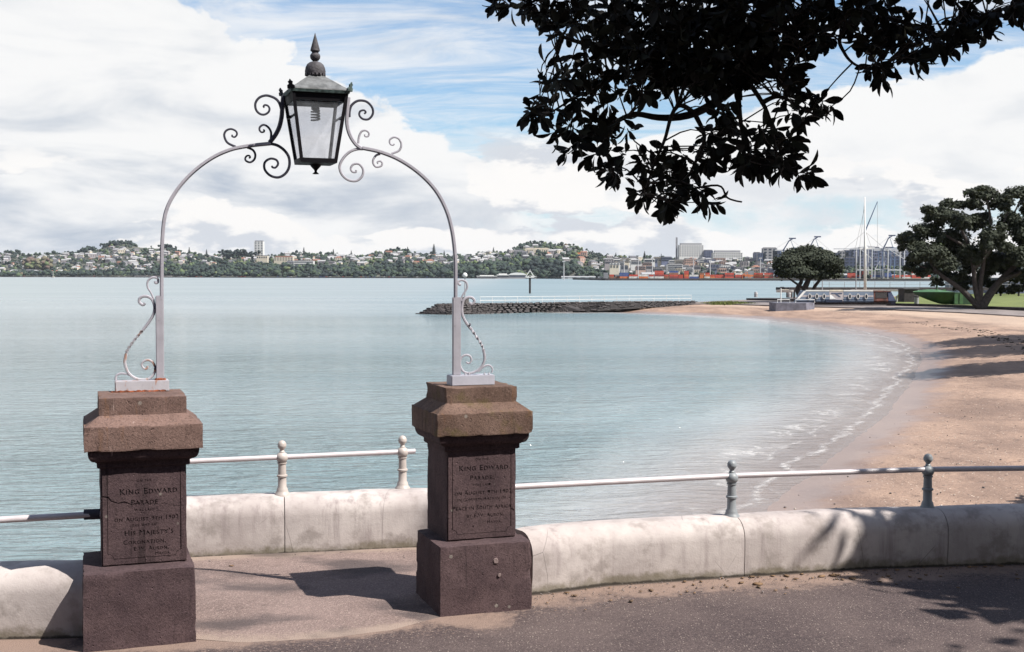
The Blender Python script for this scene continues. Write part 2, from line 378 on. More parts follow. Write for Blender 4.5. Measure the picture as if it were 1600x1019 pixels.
WC1 = (0.15, 0.22, 0.24); WC2 = (0.225, 0.295, 0.315)
water_mat()

def paint_mat(name, col, rust=0.0, rough=0.5, chip=0.2):
    m, nt, b, o = new_mat(name); g = G(nt); p = g.pos()
    c = g.mix(g.ramp(g.noise(p, 12, 5, 0.6), 0.3, 0.7), tuple(v*0.85 for v in col), col)
    c = g.mix(g.ramp(g.noise(p, 60, 5, 0.7), 0.60, 0.70, 0, chip), c, (0.10, 0.08, 0.08))
    if rust:
        z = g.xyz(p)[2]
        rn = g.m('ADD', g.noise(g.pos(scale=(20, 20, 4)), 1.6, 6, 0.65), 0.0)
        c = g.mix(g.ramp(rn, 0.54, 0.63, 0, rust), c, (0.36, 0.13, 0.035))
    g.put(b.inputs['Base Color'], c); b.inputs['Roughness'].default_value = rough; b.inputs['Specular IOR Level'].default_value = 0.15 if max(col) < 0.2 else 0.5
    g.put(b.inputs['Normal'], g.bump(g.noise(p, 130, 3), 0.25, 0.003))
    return m
paint_mat('arch_paint', (0.44, 0.42, 0.47), chip=0.5)
paint_mat('arch_dark_iron', (0.06, 0.058, 0.078), chip=0.3)
paint_mat('rusty_plinth_paint', (0.50, 0.48, 0.52), rust=0.7)
paint_mat('plinth_paint', (0.47, 0.47, 0.54), chip=0.1)
paint_mat('post_paint', (0.50, 0.44, 0.41), chip=0.25)
paint_mat('grey_post_paint', (0.25, 0.27, 0.29), chip=0.3)
paint_mat('rail_paint', (0.62, 0.56, 0.58), chip=0.12, rough=0.32)
paint_mat('lantern_black', (0.010, 0.009, 0.012), chip=0.03, rough=0.6)
simple('lantern_roof_copper', (0.125, 0.13, 0.135), 0.75, 0.35, 25, bump=0.4)
simple('verdigris', (0.075, 0.115, 0.11), 0.8, 0.5, 40, bump=0.3)
simple('finial_iron', (0.055, 0.05, 0.058), 0.75, 0.4, 30, bump=0.5)
def glass_mat():
    m, nt, b, o = new_mat('lantern_glass'); g = G(nt)
    tr = g.nd('ShaderNodeBsdfTransparent'); tr.inputs[0].default_value = (0.97, 0.97, 0.98, 1)
    mx = g.nd('ShaderNodeMixShader'); b.inputs['Base Color'].default_value = (0.40, 0.42, 0.45, 1); b.inputs['Roughness'].default_value = 0.12
    n = g.noise(g.pos(), 9, 4)
    g.put(mx.inputs[0], g.ramp(n, 0.3, 0.7, 0.86, 0.93)); nt.links.new(b.outputs[0], mx.inputs[1]); nt.links.new(tr.outputs[0], mx.inputs[2]); nt.links.new(mx.outputs[0], o.inputs[0])
glass_mat()
simple('bulb_glass', (0.16, 0.16, 0.16), 0.3, 0.05)  # white tube greyed: its backlit look put into the colour
simple('bulb_base', (0.03, 0.03, 0.035), 0.5, 0.1)

def leaf_mat(name, col, back, rough=0.45, trans=0.0):
    m, nt, b, o = new_mat(name); g = G(nt)
    r = g.attr('tone')
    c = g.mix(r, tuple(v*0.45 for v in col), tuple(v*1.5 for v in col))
    ge = g.nd('ShaderNodeNewGeometry')
    c = g.mix(ge.outputs['Backfacing'], c, back)
    g.put(b.inputs['Base Color'], c); b.inputs['Roughness'].default_value = rough; b.inputs['Specular IOR Level'].default_value = 0.3
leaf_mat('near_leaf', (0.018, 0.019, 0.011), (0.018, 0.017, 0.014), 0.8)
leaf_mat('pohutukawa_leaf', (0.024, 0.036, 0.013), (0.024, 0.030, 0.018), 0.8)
leaf_mat('far_leaf', (0.062, 0.085, 0.045), (0.05, 0.06, 0.04), 0.8)
simple('bark', (0.060, 0.048, 0.042), 0.9, 0.4, 14, bump=0.8, bscale=30)
simple('pale_bark', (0.045, 0.037, 0.034), 0.9, 0.4, 3, bump=0.6, bscale=8)
simple('basalt', (0.085, 0.074, 0.076), 0.9, 0.45, 2.2, bump=0.6, bscale=5, obj_var=0.5)
simple('dark_concrete', (0.09, 0.08, 0.078), 0.9, 0.4, 0.8, bump=0.3, bscale=6)
simple('pale_concrete', (0.36, 0.33, 0.34), 0.85, 0.2, 1.5, bump=0.3, bscale=6)
simple('blue_grey_concrete', (0.15, 0.15, 0.19), 0.85, 0.25, 2)
simple('path_grey', (0.20, 0.17, 0.165), 0.9, 0.3, 0.4, bump=0.3, bscale=6)
def grass_mat():
    m, nt, b, o = new_mat('lawn_grass'); g = G(nt); p = g.pos()
    c = g.mix(g.ramp(g.noise(p, 0.3, 6, 0.65), 0.3, 0.7), (0.095, 0.125, 0.03), (0.17, 0.20, 0.045))
    c = g.mix(g.ramp(g.noise(p, 6, 4, 0.7), 0.5, 0.75, 0, 0.5), c, (0.05, 0.07, 0.02))
    g.put(b.inputs['Base Color'], c); b.inputs['Roughness'].default_value = 0.9
    g.put(b.inputs['Normal'], g.bump(g.noise(p, 9, 4), 0.8, 0.1))
grass_mat()
simple('white_paint', (0.72, 0.72, 0.71), 0.6, 0.1, 2)
simple('cream_paint', (0.60, 0.54, 0.44), 0.7, 0.12, 2)
simple('pink_paint', (0.52, 0.36, 0.30), 0.7, 0.12, 2)
simple('grey_paint', (0.30, 0.30, 0.32), 0.7, 0.15, 2)
simple('slate_roof', (0.115, 0.115, 0.13), 0.7, 0.3, 0.5)
simple('terracotta_roof', (0.25, 0.115, 0.08), 0.8, 0.25, 0.5)
simple('pale_roof', (0.36, 0.36, 0.37), 0.6, 0.15, 0.5)
simple('window_dark', (0.035, 0.045, 0.065), 0.25, 0.2, 1)
simple('blue_glass', (0.075, 0.10, 0.18), 0.25, 0.3, 0.1)
simple('blue_tower', (0.14, 0.16, 0.25), 0.6, 0.3, 0.05)
simple('navy', (0.045, 0.06, 0.12), 0.5, 0.3, 1)
simple('boat_blue', (0.13, 0.17, 0.235), 0.55, 0.12, 1.5)
simple('boat_dark_blue', (0.045, 0.07, 0.13), 0.55, 0.15, 1.5)
simple('boat_rust', (0.10, 0.032, 0.024), 0.8, 0.6, 1.4)
simple('boat_green', (0.020, 0.060, 0.026), 0.5, 0.25, 2)  # green darkened: tree shade on the hull put into the colour
simple('boat_pale_green', (0.055, 0.135, 0.055), 0.5, 0.2, 2)
for nm, cc in (('red', (0.50, 0.07, 0.04)), ('orange', (0.60, 0.17, 0.05)), ('maroon', (0.24, 0.045, 0.045)), ('blue', (0.05, 0.09, 0.26)), ('white', (0.62, 0.62, 0.60)), ('grey', (0.24, 0.25, 0.27)), ('brown', (0.28, 0.12, 0.07))):
    simple('container_' + nm, cc, 0.6, 0.2, 0.4)
simple('crane_white', (0.55, 0.55, 0.57), 0.5, 0.1, 1)
simple('crane_blue', (0.10, 0.15, 0.26), 0.5, 0.1, 1)
simple('timber_dark', (0.035, 0.030, 0.032), 0.9, 0.4, 2)
simple('seawall_dark', (0.05, 0.043, 0.045), 0.9, 0.4, 0.02)

# ---------------------------------------------------------------- mesh helpers
class MB:
    def __init__(s): s.v = []; s.f = []; s.mi = []
    def add(s, vs, fs, mi=0):
        n = len(s.v); s.v.extend([tuple(v) for v in vs])
        for f in fs: s.f.append(tuple(i+n for i in f)); s.mi.append(mi)
    def box(s, c, d, rz=0.0, mi=0, taper=1.0):
        x, y, z = d[0]/2, d[1]/2, d[2]/2; t = taper
        P = [(-x, -y, -z), (x, -y, -z), (x, y, -z), (-x, y, -z), (-x*t, -y*t, z), (x*t, -y*t, z), (x*t, y*t, z), (-x*t, y*t, z)]
        cs, sn = math.cos(rz), math.sin(rz)
        s.add([(c[0]+a*cs-b*sn, c[1]+a*sn+b*cs, c[2]+e) for a, b, e in P],
              [(0, 3, 2, 1), (4, 5, 6, 7), (0, 1, 5, 4), (1, 2, 6, 5), (2, 3, 7, 6), (3, 0, 4, 7)], mi)
    def tube(s, pts, rad, sides=8, mi=0, cap=True, flat=1.0, twist=0.0, side_dir=None, closed=False):
        pts = [Vector(p) for p in pts]; n = len(pts)
        if isinstance(rad, (int, float)): rad = [rad]*n
        up = Vector(side_dir) if side_dir is not None else None
        vs = []; ref = None
        for i, p in enumerate(pts):
            t = (pts[min(i+1, n-1)] - pts[max(i-1, 0)])
            if t.length < 1e-9: t = Vector((0, 0, 1))
            t.normalize()
            if up is not None: a = up - t*up.dot(t)
            else:
                if ref is None: ref = Vector((0, 0, 1)) if abs(t.z) < 0.9 else Vector((1, 0, 0))
                a = ref - t*ref.dot(t)
            if a.length < 1e-6: a = t.orthogonal()
            a.normalize(); ref = a; b = t.cross(a)
            for k in range(sides):
                an = 2*math.pi*(k+0.5)/sides
                u, w = math.cos(an)*rad[i]*flat, math.sin(an)*rad[i]
                if twist:
                    tw = twist*i; u, w = u*math.cos(tw)-w*math.sin(tw), u*math.sin(tw)+w*math.cos(tw)
                vs.append(p + a*u + b*w)
        fs = []
        for i in range(n-1):
            for k in range(sides):
                k2 = (k+1) % sides
                fs.append((i*sides+k, i*sides+k2, (i+1)*sides+k2, (i+1)*sides+k))
        if cap:
            fs.append(tuple(range(sides))[::-1]); fs.append(tuple((n-1)*sides+k for k in range(sides)))
        s.add(vs, fs, mi)
    def lathe(s, prof, c=(0, 0, 0), segs=20, mi=0):
        vs = []; fs = []
        for r, z in prof:
            for k in range(segs):
                a = 2*math.pi*k/segs; vs.append((c[0]+r*math.cos(a), c[1]+r*math.sin(a), c[2]+z))
        for i in range(len(prof)-1):
            for k in range(segs):
                k2 = (k+1) % segs; fs.append((i*segs+k, i*segs+k2, (i+1)*segs+k2, (i+1)*segs+k))
        fs.append(tuple(range(segs))[::-1]); fs.append(tuple((len(prof)-1)*segs+k for k in range(segs)))
        s.add(vs, fs, mi)
    def prism(s, poly, z0, z1, mi=0):
        n = len(poly); vs = [(p[0], p[1], z0) for p in poly] + [(p[0], p[1], z1) for p in poly]
        s.add(vs, [tuple(range(n))[::-1], tuple(range(n, 2*n))] + [(i, (i+1) % n, n+(i+1) % n, n+i) for i in range(n)], mi)
    def loft(s, rings, mi=0, cap=True, closed=True):
        n = len(rings[0]); base = []
        for r in rings: base.extend(r)
        fs = []
        for i in range(len(rings)-1):
            for k in range(n if closed else n-1):
                k2 = (k+1) % n; fs.append((i*n+k, i*n+k2, (i+1)*n+k2, (i+1)*n+k))
        if cap: fs.append(tuple(range(n))[::-1]); fs.append(tuple((len(rings)-1)*n+k for k in range(n)))
        s.add(base, fs, mi)
    def build(s, name, mats, parent=None, smooth=False, local=False, fix=True):
        me = bpy.data.meshes.new(name)
        vs = np.array(s.v, dtype=float).reshape(-1, 3)
        if parent is not None and not local:
            vs = to_local(parent, vs)
        me.from_pydata(vs.tolist(), [], s.f)
        if isinstance(mats, str): mats = [mats]
        for m in mats: me.materials.append(MATS[m])
        if len(mats) > 1: me.polygons.foreach_set('material_index', s.mi)
        if smooth is not False:
            me.polygons.foreach_set('use_smooth', [True]*len(me.polygons))
            if smooth is not True:
                try: me.set_sharp_from_angle(angle=math.radians(smooth))
                except Exception: pass
        if fix:
            bm = bmesh.new(); bm.from_mesh(me); bmesh.ops.recalc_face_normals(bm, faces=bm.faces); bm.to_mesh(me); bm.free()
        me.update()
        o = bpy.data.objects.new(name, me); COL.objects.link(o)
        if parent is not None: o.parent = parent
        return o
def to_local(e, vs):
    """world points into the frame of e (or of its parent chain): empties only carry a place and a turn"""
    while e is not None and e.parent is not None and e.type == 'MESH': e = e.parent
    if e.type == 'MESH' and e.parent is None and e.location.length == 0: return vs
    l = np.array(e.location); a = -e.rotation_euler.z; c, s_ = math.cos(a), math.sin(a)
    q = vs - l
    return np.stack([q[:, 0]*c - q[:, 1]*s_, q[:, 0]*s_ + q[:, 1]*c, q[:, 2]], 1)
def tag(o, label=None, cat=None, group=None, kind=None):
    if label: o['label'] = label
    if cat: o['category'] = cat
    if group: o['group'] = group
    if kind: o['kind'] = kind
    return o
def thing(name, label, cat, loc=(0, 0, 0), rz=0.0, group=None):
    e = bpy.data.objects.new(name, None); COL.objects.link(e); e.location = loc; e.rotation_euler = (0, 0, rz)
    e.empty_display_size = 0.3
    return tag(e, label, cat, group)
def structure(o): o['kind'] = 'structure'; return o
def copy_tree(o, parent=None):
    c = o.copy(); COL.objects.link(c); c.parent = parent
    for ch in list(o.children): copy_tree(ch, c)
    return c
def smooth_line(pts, k=6):
    P = [Vector(p) for p in pts]; out = []
    n = len(P)
    for i in range(n-1):
        p0, p1, p2, p3 = P[max(i-1, 0)], P[i], P[i+1], P[min(i+2, n-1)]
        for j in range(k):
            t = j/k
            out.append(0.5*((2*p1) + (p2-p0)*t + (2*p0-5*p1+4*p2-p3)*t*t + (3*p1-p0-3*p2+p3)*t*t*t))
    out.append(P[-1]); return out
def mesh_np(name, V, F, mat, attrs=None, smooth=False, parent=None):
    """quads/tris from numpy arrays, fast"""
    me = bpy.data.meshes.new(name); V = np.asarray(V, dtype=np.float32); F = np.asarray(F, dtype=np.int32)
    k = F.shape[1]
    me.vertices.add(len(V)); me.vertices.foreach_set('co', V.ravel())
    me.loops.add(F.size); me.loops.foreach_set('vertex_index', F.ravel())
    me.polygons.add(len(F)); me.polygons.foreach_set('loop_start', np.arange(0, F.size, k, dtype=np.int32))
    if smooth: me.polygons.foreach_set('use_smooth', np.ones(len(F), dtype=bool))
    for a, vals in (attrs or {}).items():
        at = me.attributes.new(a, 'FLOAT', 'POINT'); at.data.foreach_set('value', np.asarray(vals, dtype=np.float32))
    me.materials.append(MATS[mat]); me.update(calc_edges=True); me.validate()
    o = bpy.data.objects.new(name, me); COL.objects.link(o)
    if parent is not None: o.parent = parent
    return o
def rough_block(name, half, z0, z1, mat, parent, bevel=0.006, amp=0.003, cuts=16, chip=0.012, seed=0, skew=0.0, top_half=None):
    """a worked stone: box in the parent's frame with worn, chipped edges"""
    bm = bmesh.new(); hx, hy = half; tx, ty = top_half or half
    P = [(-hx, -hy, z0), (hx, -hy, z0), (hx, hy, z0), (-hx, hy, z0), (-tx, -ty, z1), (tx, -ty, z1), (tx, ty, z1), (-tx, ty, z1)]
    vv = [bm.verts.new(p) for p in P]
    for f in [(0, 3, 2, 1), (4, 5, 6, 7), (0, 1, 5, 4), (1, 2, 6, 5), (2, 3, 7, 6), (3, 0, 4, 7)]: bm.faces.new([vv[i] for i in f])
    bmesh.ops.subdivide_edges(bm, edges=bm.edges[:], cuts=cuts, use_grid_fill=True)
    c = Vector((0, 0, (z0+z1)/2)); off = Vector((seed*3.1, seed*1.7, seed*0.9))
    H = Vector((max(hx, tx), max(hy, ty), (z1-z0)/2))
    for v in bm.verts:
        q = v.co - c
        near = sorted([max(0, H.x-abs(q.x)), max(0, H.y-abs(q.y)), max(0, H.z-abs(q.z))])
        e = near[1]
        d = noise.fractal(v.co*9 + off, 1.0, 2.0, 4)*amp
        inward = -Vector((q.x/H.x if abs(q.x) > H.x*0.98 else 0, q.y/H.y if abs(q.y) > H.y*0.98 else 0, q.z/H.z if abs(q.z) > H.z*0.98 else 0))
        if inward.length: inward.normalize()
        if e < 0.004:
            ch = max(0.0, noise.noise(v.co*14 + off*2) - 0.12)
            v.co += inward*(0.0012 + (ch*chip*1.6 if ch > 0.12 else 0))
        v.co += inward*d
    me = bpy.data.meshes.new(name); bm.normal_update(); bmesh.ops.recalc_face_normals(bm, faces=bm.faces); bm.to_mesh(me); bm.free()
    me.materials.append(MATS[mat]); me.polygons.foreach_set('use_smooth', [True]*len(me.polygons)); me.set_sharp_from_angle(angle=math.radians(42))
    o = bpy.data.objects.new(name, me); COL.objects.link(o); o.parent = parent
    return o

# ================================================================ TERRAIN, WATER
def interp_poly(pts, x):
    xs = [p[0] for p in pts]; ys = [p[1] for p in pts]
    return float(np.interp(x, xs, ys))
# parapet foot (street side), from the photograph's wall foot line
RW = [W(832, 930, 0), W(950, 915, 0), W(1160, 901.5, 0), W(1350, 890, 0), W(1600, 882, 0)]
RW = [Vector((v.x, v.y, 0)) for v in RW]
RW += [Vector((RW[-1].x+4, RW[-1].y+0.25, 0)), Vector((RW[-1].x+16, RW[-1].y+0.2, 0))]
BW0, BW1 = W(308, 873, 0), W(640, 858, 0)
bdir = (BW1-BW0).normalized(); bnor = Vector((-bdir.y, bdir.x, 0))
LW1 = Vector((-2.10, 5.86, 0)); LW0 = Vector((-10.0, 5.2, 0))

shore_px = [(700, 492), (800, 488), (900, 488), (950, 487), (1030, 490), (1100, 492), (1230, 500), (1320, 511), (1400, 527), (1438, 545), (1443, 565), (1425, 600), (1390, 648), (1335, 690), (1285, 730), (1240, 765), (1200, 800)]
front = [W(a, b, WATER) for a, b in shore_px]
near = [Vector((3.6, 17.5, 0)), Vector((2.2, 13, 0)), Vector((0.6, 10, 0)), Vector((-1.6, 8.8, 0)), Vector((-2, 5, 0)), Vector((-40, -20, 0)), Vector((150, -20, 0)), Vector((330, 150, 0)), Vector((330, 262, 0))]
back = [W(1240, 463, -2.15), W(1165, 467.5, -2.15), W(1090, 471, -2.15), W(1000, 473.2, -2.15)]
back = [Vector((58, 262, 0)), Vector((56, 205, 0))] + [Vector((v.x, v.y, 0)) for v in back]
LAND = np.array([(v.x, v.y) for v in front[2:] + near + back])
def signed(P):
    """+ inside the land polygon, metres"""
    P = np.asarray(P); A = LAND; B = np.roll(LAND, -1, 0)
    best = np.full(len(P), 1e9); inside = np.zeros(len(P), bool)
    for a, b in zip(A, B):
        ab = b-a; t = np.clip(((P-a)@ab)/(ab@ab), 0, 1); d = np.hypot(*(P-(a+t[:, None]*ab)).T)
        best = np.minimum(best, d)
        cond = ((a[1] > P[:, 1]) != (b[1] > P[:, 1]))
        xi = (b[0]-a[0])*(P[:, 1]-a[1])/((b[1]-a[1]) if b[1] != a[1] else 1e-9)+a[0]
        inside ^= cond & (P[:, 0] < xi)
    return np.where(inside, best, -best)
def land_z(sd):
    return WATER + np.where(sd > 0, 1.06*(1-np.exp(-np.maximum(sd, 0)/7.0)), np.maximum(sd*0.07, -3.0))
def grid(xs, ys):
    X, Y = np.meshgrid(xs, ys); P = np.stack([X.ravel(), Y.ravel()], 1)
    nx, ny = len(xs), len(ys); i = np.arange(nx*ny).reshape(ny, nx)
    F = np.stack([i[:-1, :-1].ravel(), i[:-1, 1:].ravel(), i[1:, 1:].ravel(), i[1:, :-1].ravel()], 1)
    return P, F
gx = np.concatenate([np.arange(-12, 40, 0.5), np.arange(40, 120, 1.5), np.arange(120, 340, 12)])
gy = np.concatenate([np.arange(6.9, 40, 0.35), np.arange(40, 110, 0.9), np.arange(110, 275, 1.5)])
P, F = grid(gx, gy)
sd_ = signed(P); fl = np.array([(v.x, v.y) for v in front]); dfront = np.full(len(P), 1e9)
for a, b in zip(fl[:-1], fl[1:]):
    ab = b-a; t = np.clip(((P-a)@ab)/(ab@ab), 0, 1); dfront = np.minimum(dfront, np.hypot(*(P-(a+t[:, None]*ab)).T))
z_ = land_z(np.where((sd_ > 0) & (P[:, 1] > 120), np.minimum(dfront, sd_*4), sd_))
rel = np.array([noise.fractal(Vector((a*0.5, b*0.5, 0)), 1.0, 2.0, 3) for a, b in P])
z_ = z_ + rel*0.035*np.clip(sd_/4+0.3, 0, 1)
keep = sd_[F].max(1) > -45
beach = mesh_np('beach', np.column_stack([P, z_]), F[keep], 'beach_sand', {'shore': sd_}, smooth=True)
structure(beach)

wx = np.concatenate([np.arange(-30, 50, 0.6), np.arange(50, 130, 3)]); wy = np.concatenate([np.arange(7.0, 60, 0.6), np.arange(60, 215, 1.5)])
P, F = grid(wx, wy); sw_ = signed(P)
# small travelling swell that steepens near the beach
hh = 0.035*np.sin(sw_*1.7 + 1.3*np.sin(P[:, 0]*0.21+P[:, 1]*0.17))*np.clip((sw_+12)/10, 0, 1)*np.clip(-sw_/1.5, 0, 1)
fade = np.clip((P[:, 0]+30)/3, 0, 1)*np.clip((P[:, 1]-7)/2, 0, 1)
Vw = np.column_stack([P, WATER + hh*fade])
x0, x1, y0, y1 = wx[0], wx[-1], wy[0], wy[-1]
ext = np.array([(-9000, -60, 0), (9000, -60, 0), (9000, 9000, 0), (-9000, 9000, 0), (x0, y0, 0), (x1, y0, 0), (x1, y1, 0), (x0, y1, 0)], float); ext[:, 2] = WATER
nb = len(Vw); Vw = np.vstack([Vw, ext]); Fw = np.vstack([F, np.array([(0, 1, 5, 4), (1, 2, 6, 5), (2, 3, 7, 6), (3, 0, 4, 7)])+nb])
sea = mesh_np('sea', Vw, Fw, 'sea_water', {'shore': np.concatenate([sw_, np.full(8, -60.0)])}, smooth=True)
structure(sea)
bed = MB(); bed.add([(-9500, -100, -7.5), (9500, -100, -7.5), (9500, 9500, -7.5), (-9500, 9500, -7.5)], [(0, 1, 2, 3)])
structure(bed.build('sea_bed', 'beach_sand'))

# ================================================================ STREET AND LANDING
def ywall(x):
    """line that ends the street on the sea side"""
    pts = [(LW0.x-60, LW0.y), (LW0.x, LW0.y), (LW1.x, LW1.y), (-1.95, 6.0), (-0.1, 6.6), (RW[0].x, RW[0].y)] + [(v.x, v.y) for v in RW[1:]] + [(80, RW[-1].y)]
    return interp_poly(pts, x)
xs = np.concatenate([np.arange(-60, -4, 4), np.arange(-4, 6, 0.08), np.arange(6, 60, 3)])
dd = np.concatenate([[-0.12, 0.0], np.arange(0.03, 3.2, 0.09), np.arange(3.2, 45, 3)])
V = []; E_ = []
for x in xs:
    yw = ywall(x)
    for d in dd: V.append((x, yw-d, 0.0)); E_.append(max(0, d) if (x < LW1.x or x > RW[0].x-0.05) else max(0.0, abs(d-0.35))+0.12)
nd_ = len(dd); i = np.arange(len(xs)*nd_).reshape(len(xs), nd_)
Fs = np.stack([i[:-1, :-1].ravel(), i[:-1, 1:].ravel(), i[1:, 1:].ravel(), i[1:, :-1].ravel()], 1)
V = np.array(V)
V[:, 2] = [0.006*noise.fractal(Vector((a*0.7, b*0.7, 1)), 1, 2, 2) for a, b, _ in V]
street = structure(mesh_np('street', V, Fs[:, ::-1], 'asphalt', {'edge': E_}, smooth=True))
# landing between the pillars
arc = [W(150, 1003, 0), W(250, 1001, 0), W(305, 999, 0), W(370, 1004, 0), W(440, 1003, 0), W(520, 997, 0), W(610, 985, 0), W(690, 966, 0), W(760, 950, 0), W(815, 938, 0)]
arcp = [(v.x, v.y) for v in arc]
L_END = -3.25
def yback(x): return BW0.y + (x-BW0.x)*bdir.y/bdir.x
xs = np.arange(L_END, RW[0].x-0.02, 0.05); V = []; E_ = []; rows = 36
for x in xs:
    ya = interp_poly(arcp, x) if x > arcp[0][0] else max(6.2, interp_poly(arcp, x)); yb = yback(x)+0.02
    if x < -2.0: ya = 6.05
    for r in range(rows):
        y = ya+(yb-ya)*r/(rows-1); V.append((x, y, (0.009 if r > 2 else 0.001+0.0035*r) + 0.004*noise.noise(Vector((x*1.5, y*1.5, 0))))); E_.append(min(yb-y, (y-ya)*0.7+0.05))
i = np.arange(len(xs)*rows).reshape(len(xs), rows)
Fs = np.stack([i[:-1, :-1].ravel(), i[1:, :-1].ravel(), i[1:, 1:].ravel(), i[:-1, 1:].ravel()], 1)
landing = structure(mesh_np('landing', V, Fs, 'landing_concrete', {'edge': E_}, smooth=True))
# solid body under street and landing (sea wall core) and the steps to the beach
mb = MB()
mb.prism([(L_END, 6.1), (RW[0].x+0.3, 6.75), (RW[0].x+0.3, yback(RW[0].x)+0.05), (L_END, yback(L_END)+0.05)], -3.6, -0.006)
structure(mb.build('landing_base', 'dark_concrete'))
mb = MB()
for k in range(11):
    xa = L_END - 0.3*k
    mb.box((xa-0.15, 6.85, (-0.27*(k+1)-3.6)/2), (0.3, 1.15, 3.6-0.27*(k+1)))
tag(mb.build('steps', 'pale_concrete'), 'concrete steps that drop to the water behind the left pillar', 'steps')

# ================================================================ PARAPET WALLS
def profile(h=0.335, t=0.32, r=0.13):
    """(across, up) points; across 0 = street face, growing seaward"""
    pts = [(0.012, -0.05), (0.008, 0.03), (0.0, 0.10)]
    for k in range(7):
        a = math.pi - k*math.pi/2/6
        pts.append((0.0 + r + r*math.cos(a), h - r*0.9 + r*0.9*math.sin(a)))
    for k in range(1, 7):
        a = math.pi/2 - k*math.pi/2/6
        pts.append((t - r + r*math.cos(a), h - r*0.9 + r*0.9*math.sin(a)))
    pts += [(t, 0.05), (t+0.02, -1.0), (t+0.1, -3.8), (0.05, -3.8)]
    return pts
def wall_run(name_parent, line, seams, seed, close_ends=True, h=0.335, t=0.32):
    """line: ground points of the street face; seams: distances where the coping is jointed"""
    pl = [Vector(p) for p in line]; cum = [0]
    for a, b in zip(pl, pl[1:]): cum.append(cum[-1]+(b-a).length)
    def at(s):
        s = min(max(s, 0), cum[-1]-1e-6)
        for i in range(len(pl)-1):
            if s <= cum[i+1]: return pl[i].lerp(pl[i+1], (s-cum[i])/(cum[i+1]-cum[i]))
        return pl[-1]
    def nor(s):
        d = at(s+0.12)-at(s-0.12); d.normalize(); return Vector((-d.y, d.x, 0))
    pr = profile(h, t); cuts = [0]+[x for x in seams if 0 < x < cum[-1]]+[cum[-1]]
    for a, b in zip(cuts, cuts[1:]):
        n = max(2, int((b-a)/0.06)); rings = []
        for k in range(n+1):
            s = a+0.0025+(b-a-0.005)*k/n; p = at(s); q = nor(s)
            sh = 1.0 if 0 < k < n else 0.985
            ring = []
            for u, z in pr:
                w = Vector((p.x, p.y, 0))+q*(t/2+(u-t/2)*sh); zz = z*sh if z > 0 else z
                if z > -0.2:
                    d = noise.fractal(Vector((w.x*3+seed, w.y*3, zz*5)), 1, 2, 3)*0.005
                    w = w+q*d; zz += d*0.6
                ring.append((w.x, w.y, zz))
            rings.append(ring)
        mb = MB(); mb.loft(rings)
        mb.build('wall_segment', 'painted_render', name_parent, smooth=35)
    return at, nor
eR = thing('parapet_wall', 'low round-topped cream parapet running right from the right pillar above the beach', 'wall', tuple(RW[0]))
sR = []
acc = 0
def along_of(line, x):
    s = 0
    for a, b in zip(line, line[1:]):
        if b.x >= x: return s+(b-a).length*(x-a.x)/(b.x-a.x)
        s += (b-a).length
    return s
postR = [W(1143, 806, 0.33), W(1449, 793, 0.33)]
sp1, sp2 = along_of(RW, W(1163, 900, 0).x), along_of(RW, W(1480, 885, 0).x)
RWs = RW
atR, norR = wall_run(eR, RWs, [sp1, sp2, sp2+1.35, sp2+2.7, sp2+4.1, sp2+5.5, sp2+6.9], 1)
# end of the wall that shows beside the pillar
line = [BW0 - bdir*0.50, BW0, BW0.lerp(BW1, 0.5), BW1]
cN = BW1 + bdir*0.02
turn = []
for k in range(1, 7):
    a = k/6*math.radians(97)
    # curves towards the right pillar
    turn.append(cN + bdir*(0.22*math.sin(a)) - bnor*(0.22*(1-math.cos(a))))
lastd = (turn[-1]-turn[-2]).normalized()
line = line + turn + [turn[-1]+lastd*0.22]
eB = thing('parapet_wall', 'low cream parapet curving round the landing behind the two pillars', 'wall', tuple(BW0))
sB = 0.50 + (W(445, 865, 0)-BW0).dot(bdir)
atB, norB = wall_run(eB, line, [sB, sB+1.3*0.9], 7, h=0.36)
eL = thing('parapet_wall', 'low cream parapet left of the left pillar in its shadow', 'wall', tuple(LW1))
LN = [LW0, Vector((-4, 5.72, 0)), Vector((-2.02, 5.84, 0))]
atL, norL = wall_run(eL, LN, [2, 4, 6.0], 12)
# ================================================================ RAILINGS
def post_profile(h=0.33, s=1.0):
    P = [(0.052, 0.0), (0.050, 0.012), (0.040, 0.022), (0.036, 0.034), (0.034, 0.045), (0.0275, 0.055), (0.0265, 0.115), (0.034, 0.120), (0.034, 0.129), (0.0265, 0.133),
         (0.0245, 0.195), (0.030, 0.200), (0.030, 0.207)]
    for k in range(7):
        a = -math.pi/2*0.72 + k*math.pi*0.86/6; P.append((0.0385*math.cos(a), 0.236+0.036*math.sin(a)))
    P += [(0.018, 0.272), (0.0125, 0.280), (0.016, 0.288), (0.026, 0.300), (0.0285, 0.312), (0.0275, 0.314), (0.0280, 0.319), (0.020, 0.334), (0.008, 0.341)]
    return [(r*s, z*s*h/0.341) for r, z in P]
def put_post(parent, p, mat, h=0.33, zb=0.33):
    mb = MB(); mb.lathe(post_profile(h), (p[0], p[1], zb-0.012), 20)
    return mb.build('post', mat, parent, smooth=40)
def rail_bar(parent, pts, r=0.0165, mat='rail_paint'):
    mb = MB(); mb.tube(pts, r, 14)
    return mb.build('rail', mat, parent, smooth=40)
pr = [Vector((p.x, p.y, 0)) for p in postR]
eRR = thing('railing', 'round pipe railing on ball-topped posts above the right parapet', 'railing', (pr[0].x, pr[0].y, 0.33))
put_post(eRR, pr[0], 'grey_post_paint', 0.345); put_post(eRR, pr[1], 'grey_post_paint', 0.345)
p3 = pr[1]+(pr[1]-pr[0])*1.0; p3.y = ywall(p3.x)+0.16; put_post(eRR, p3, 'grey_post_paint', 0.345)
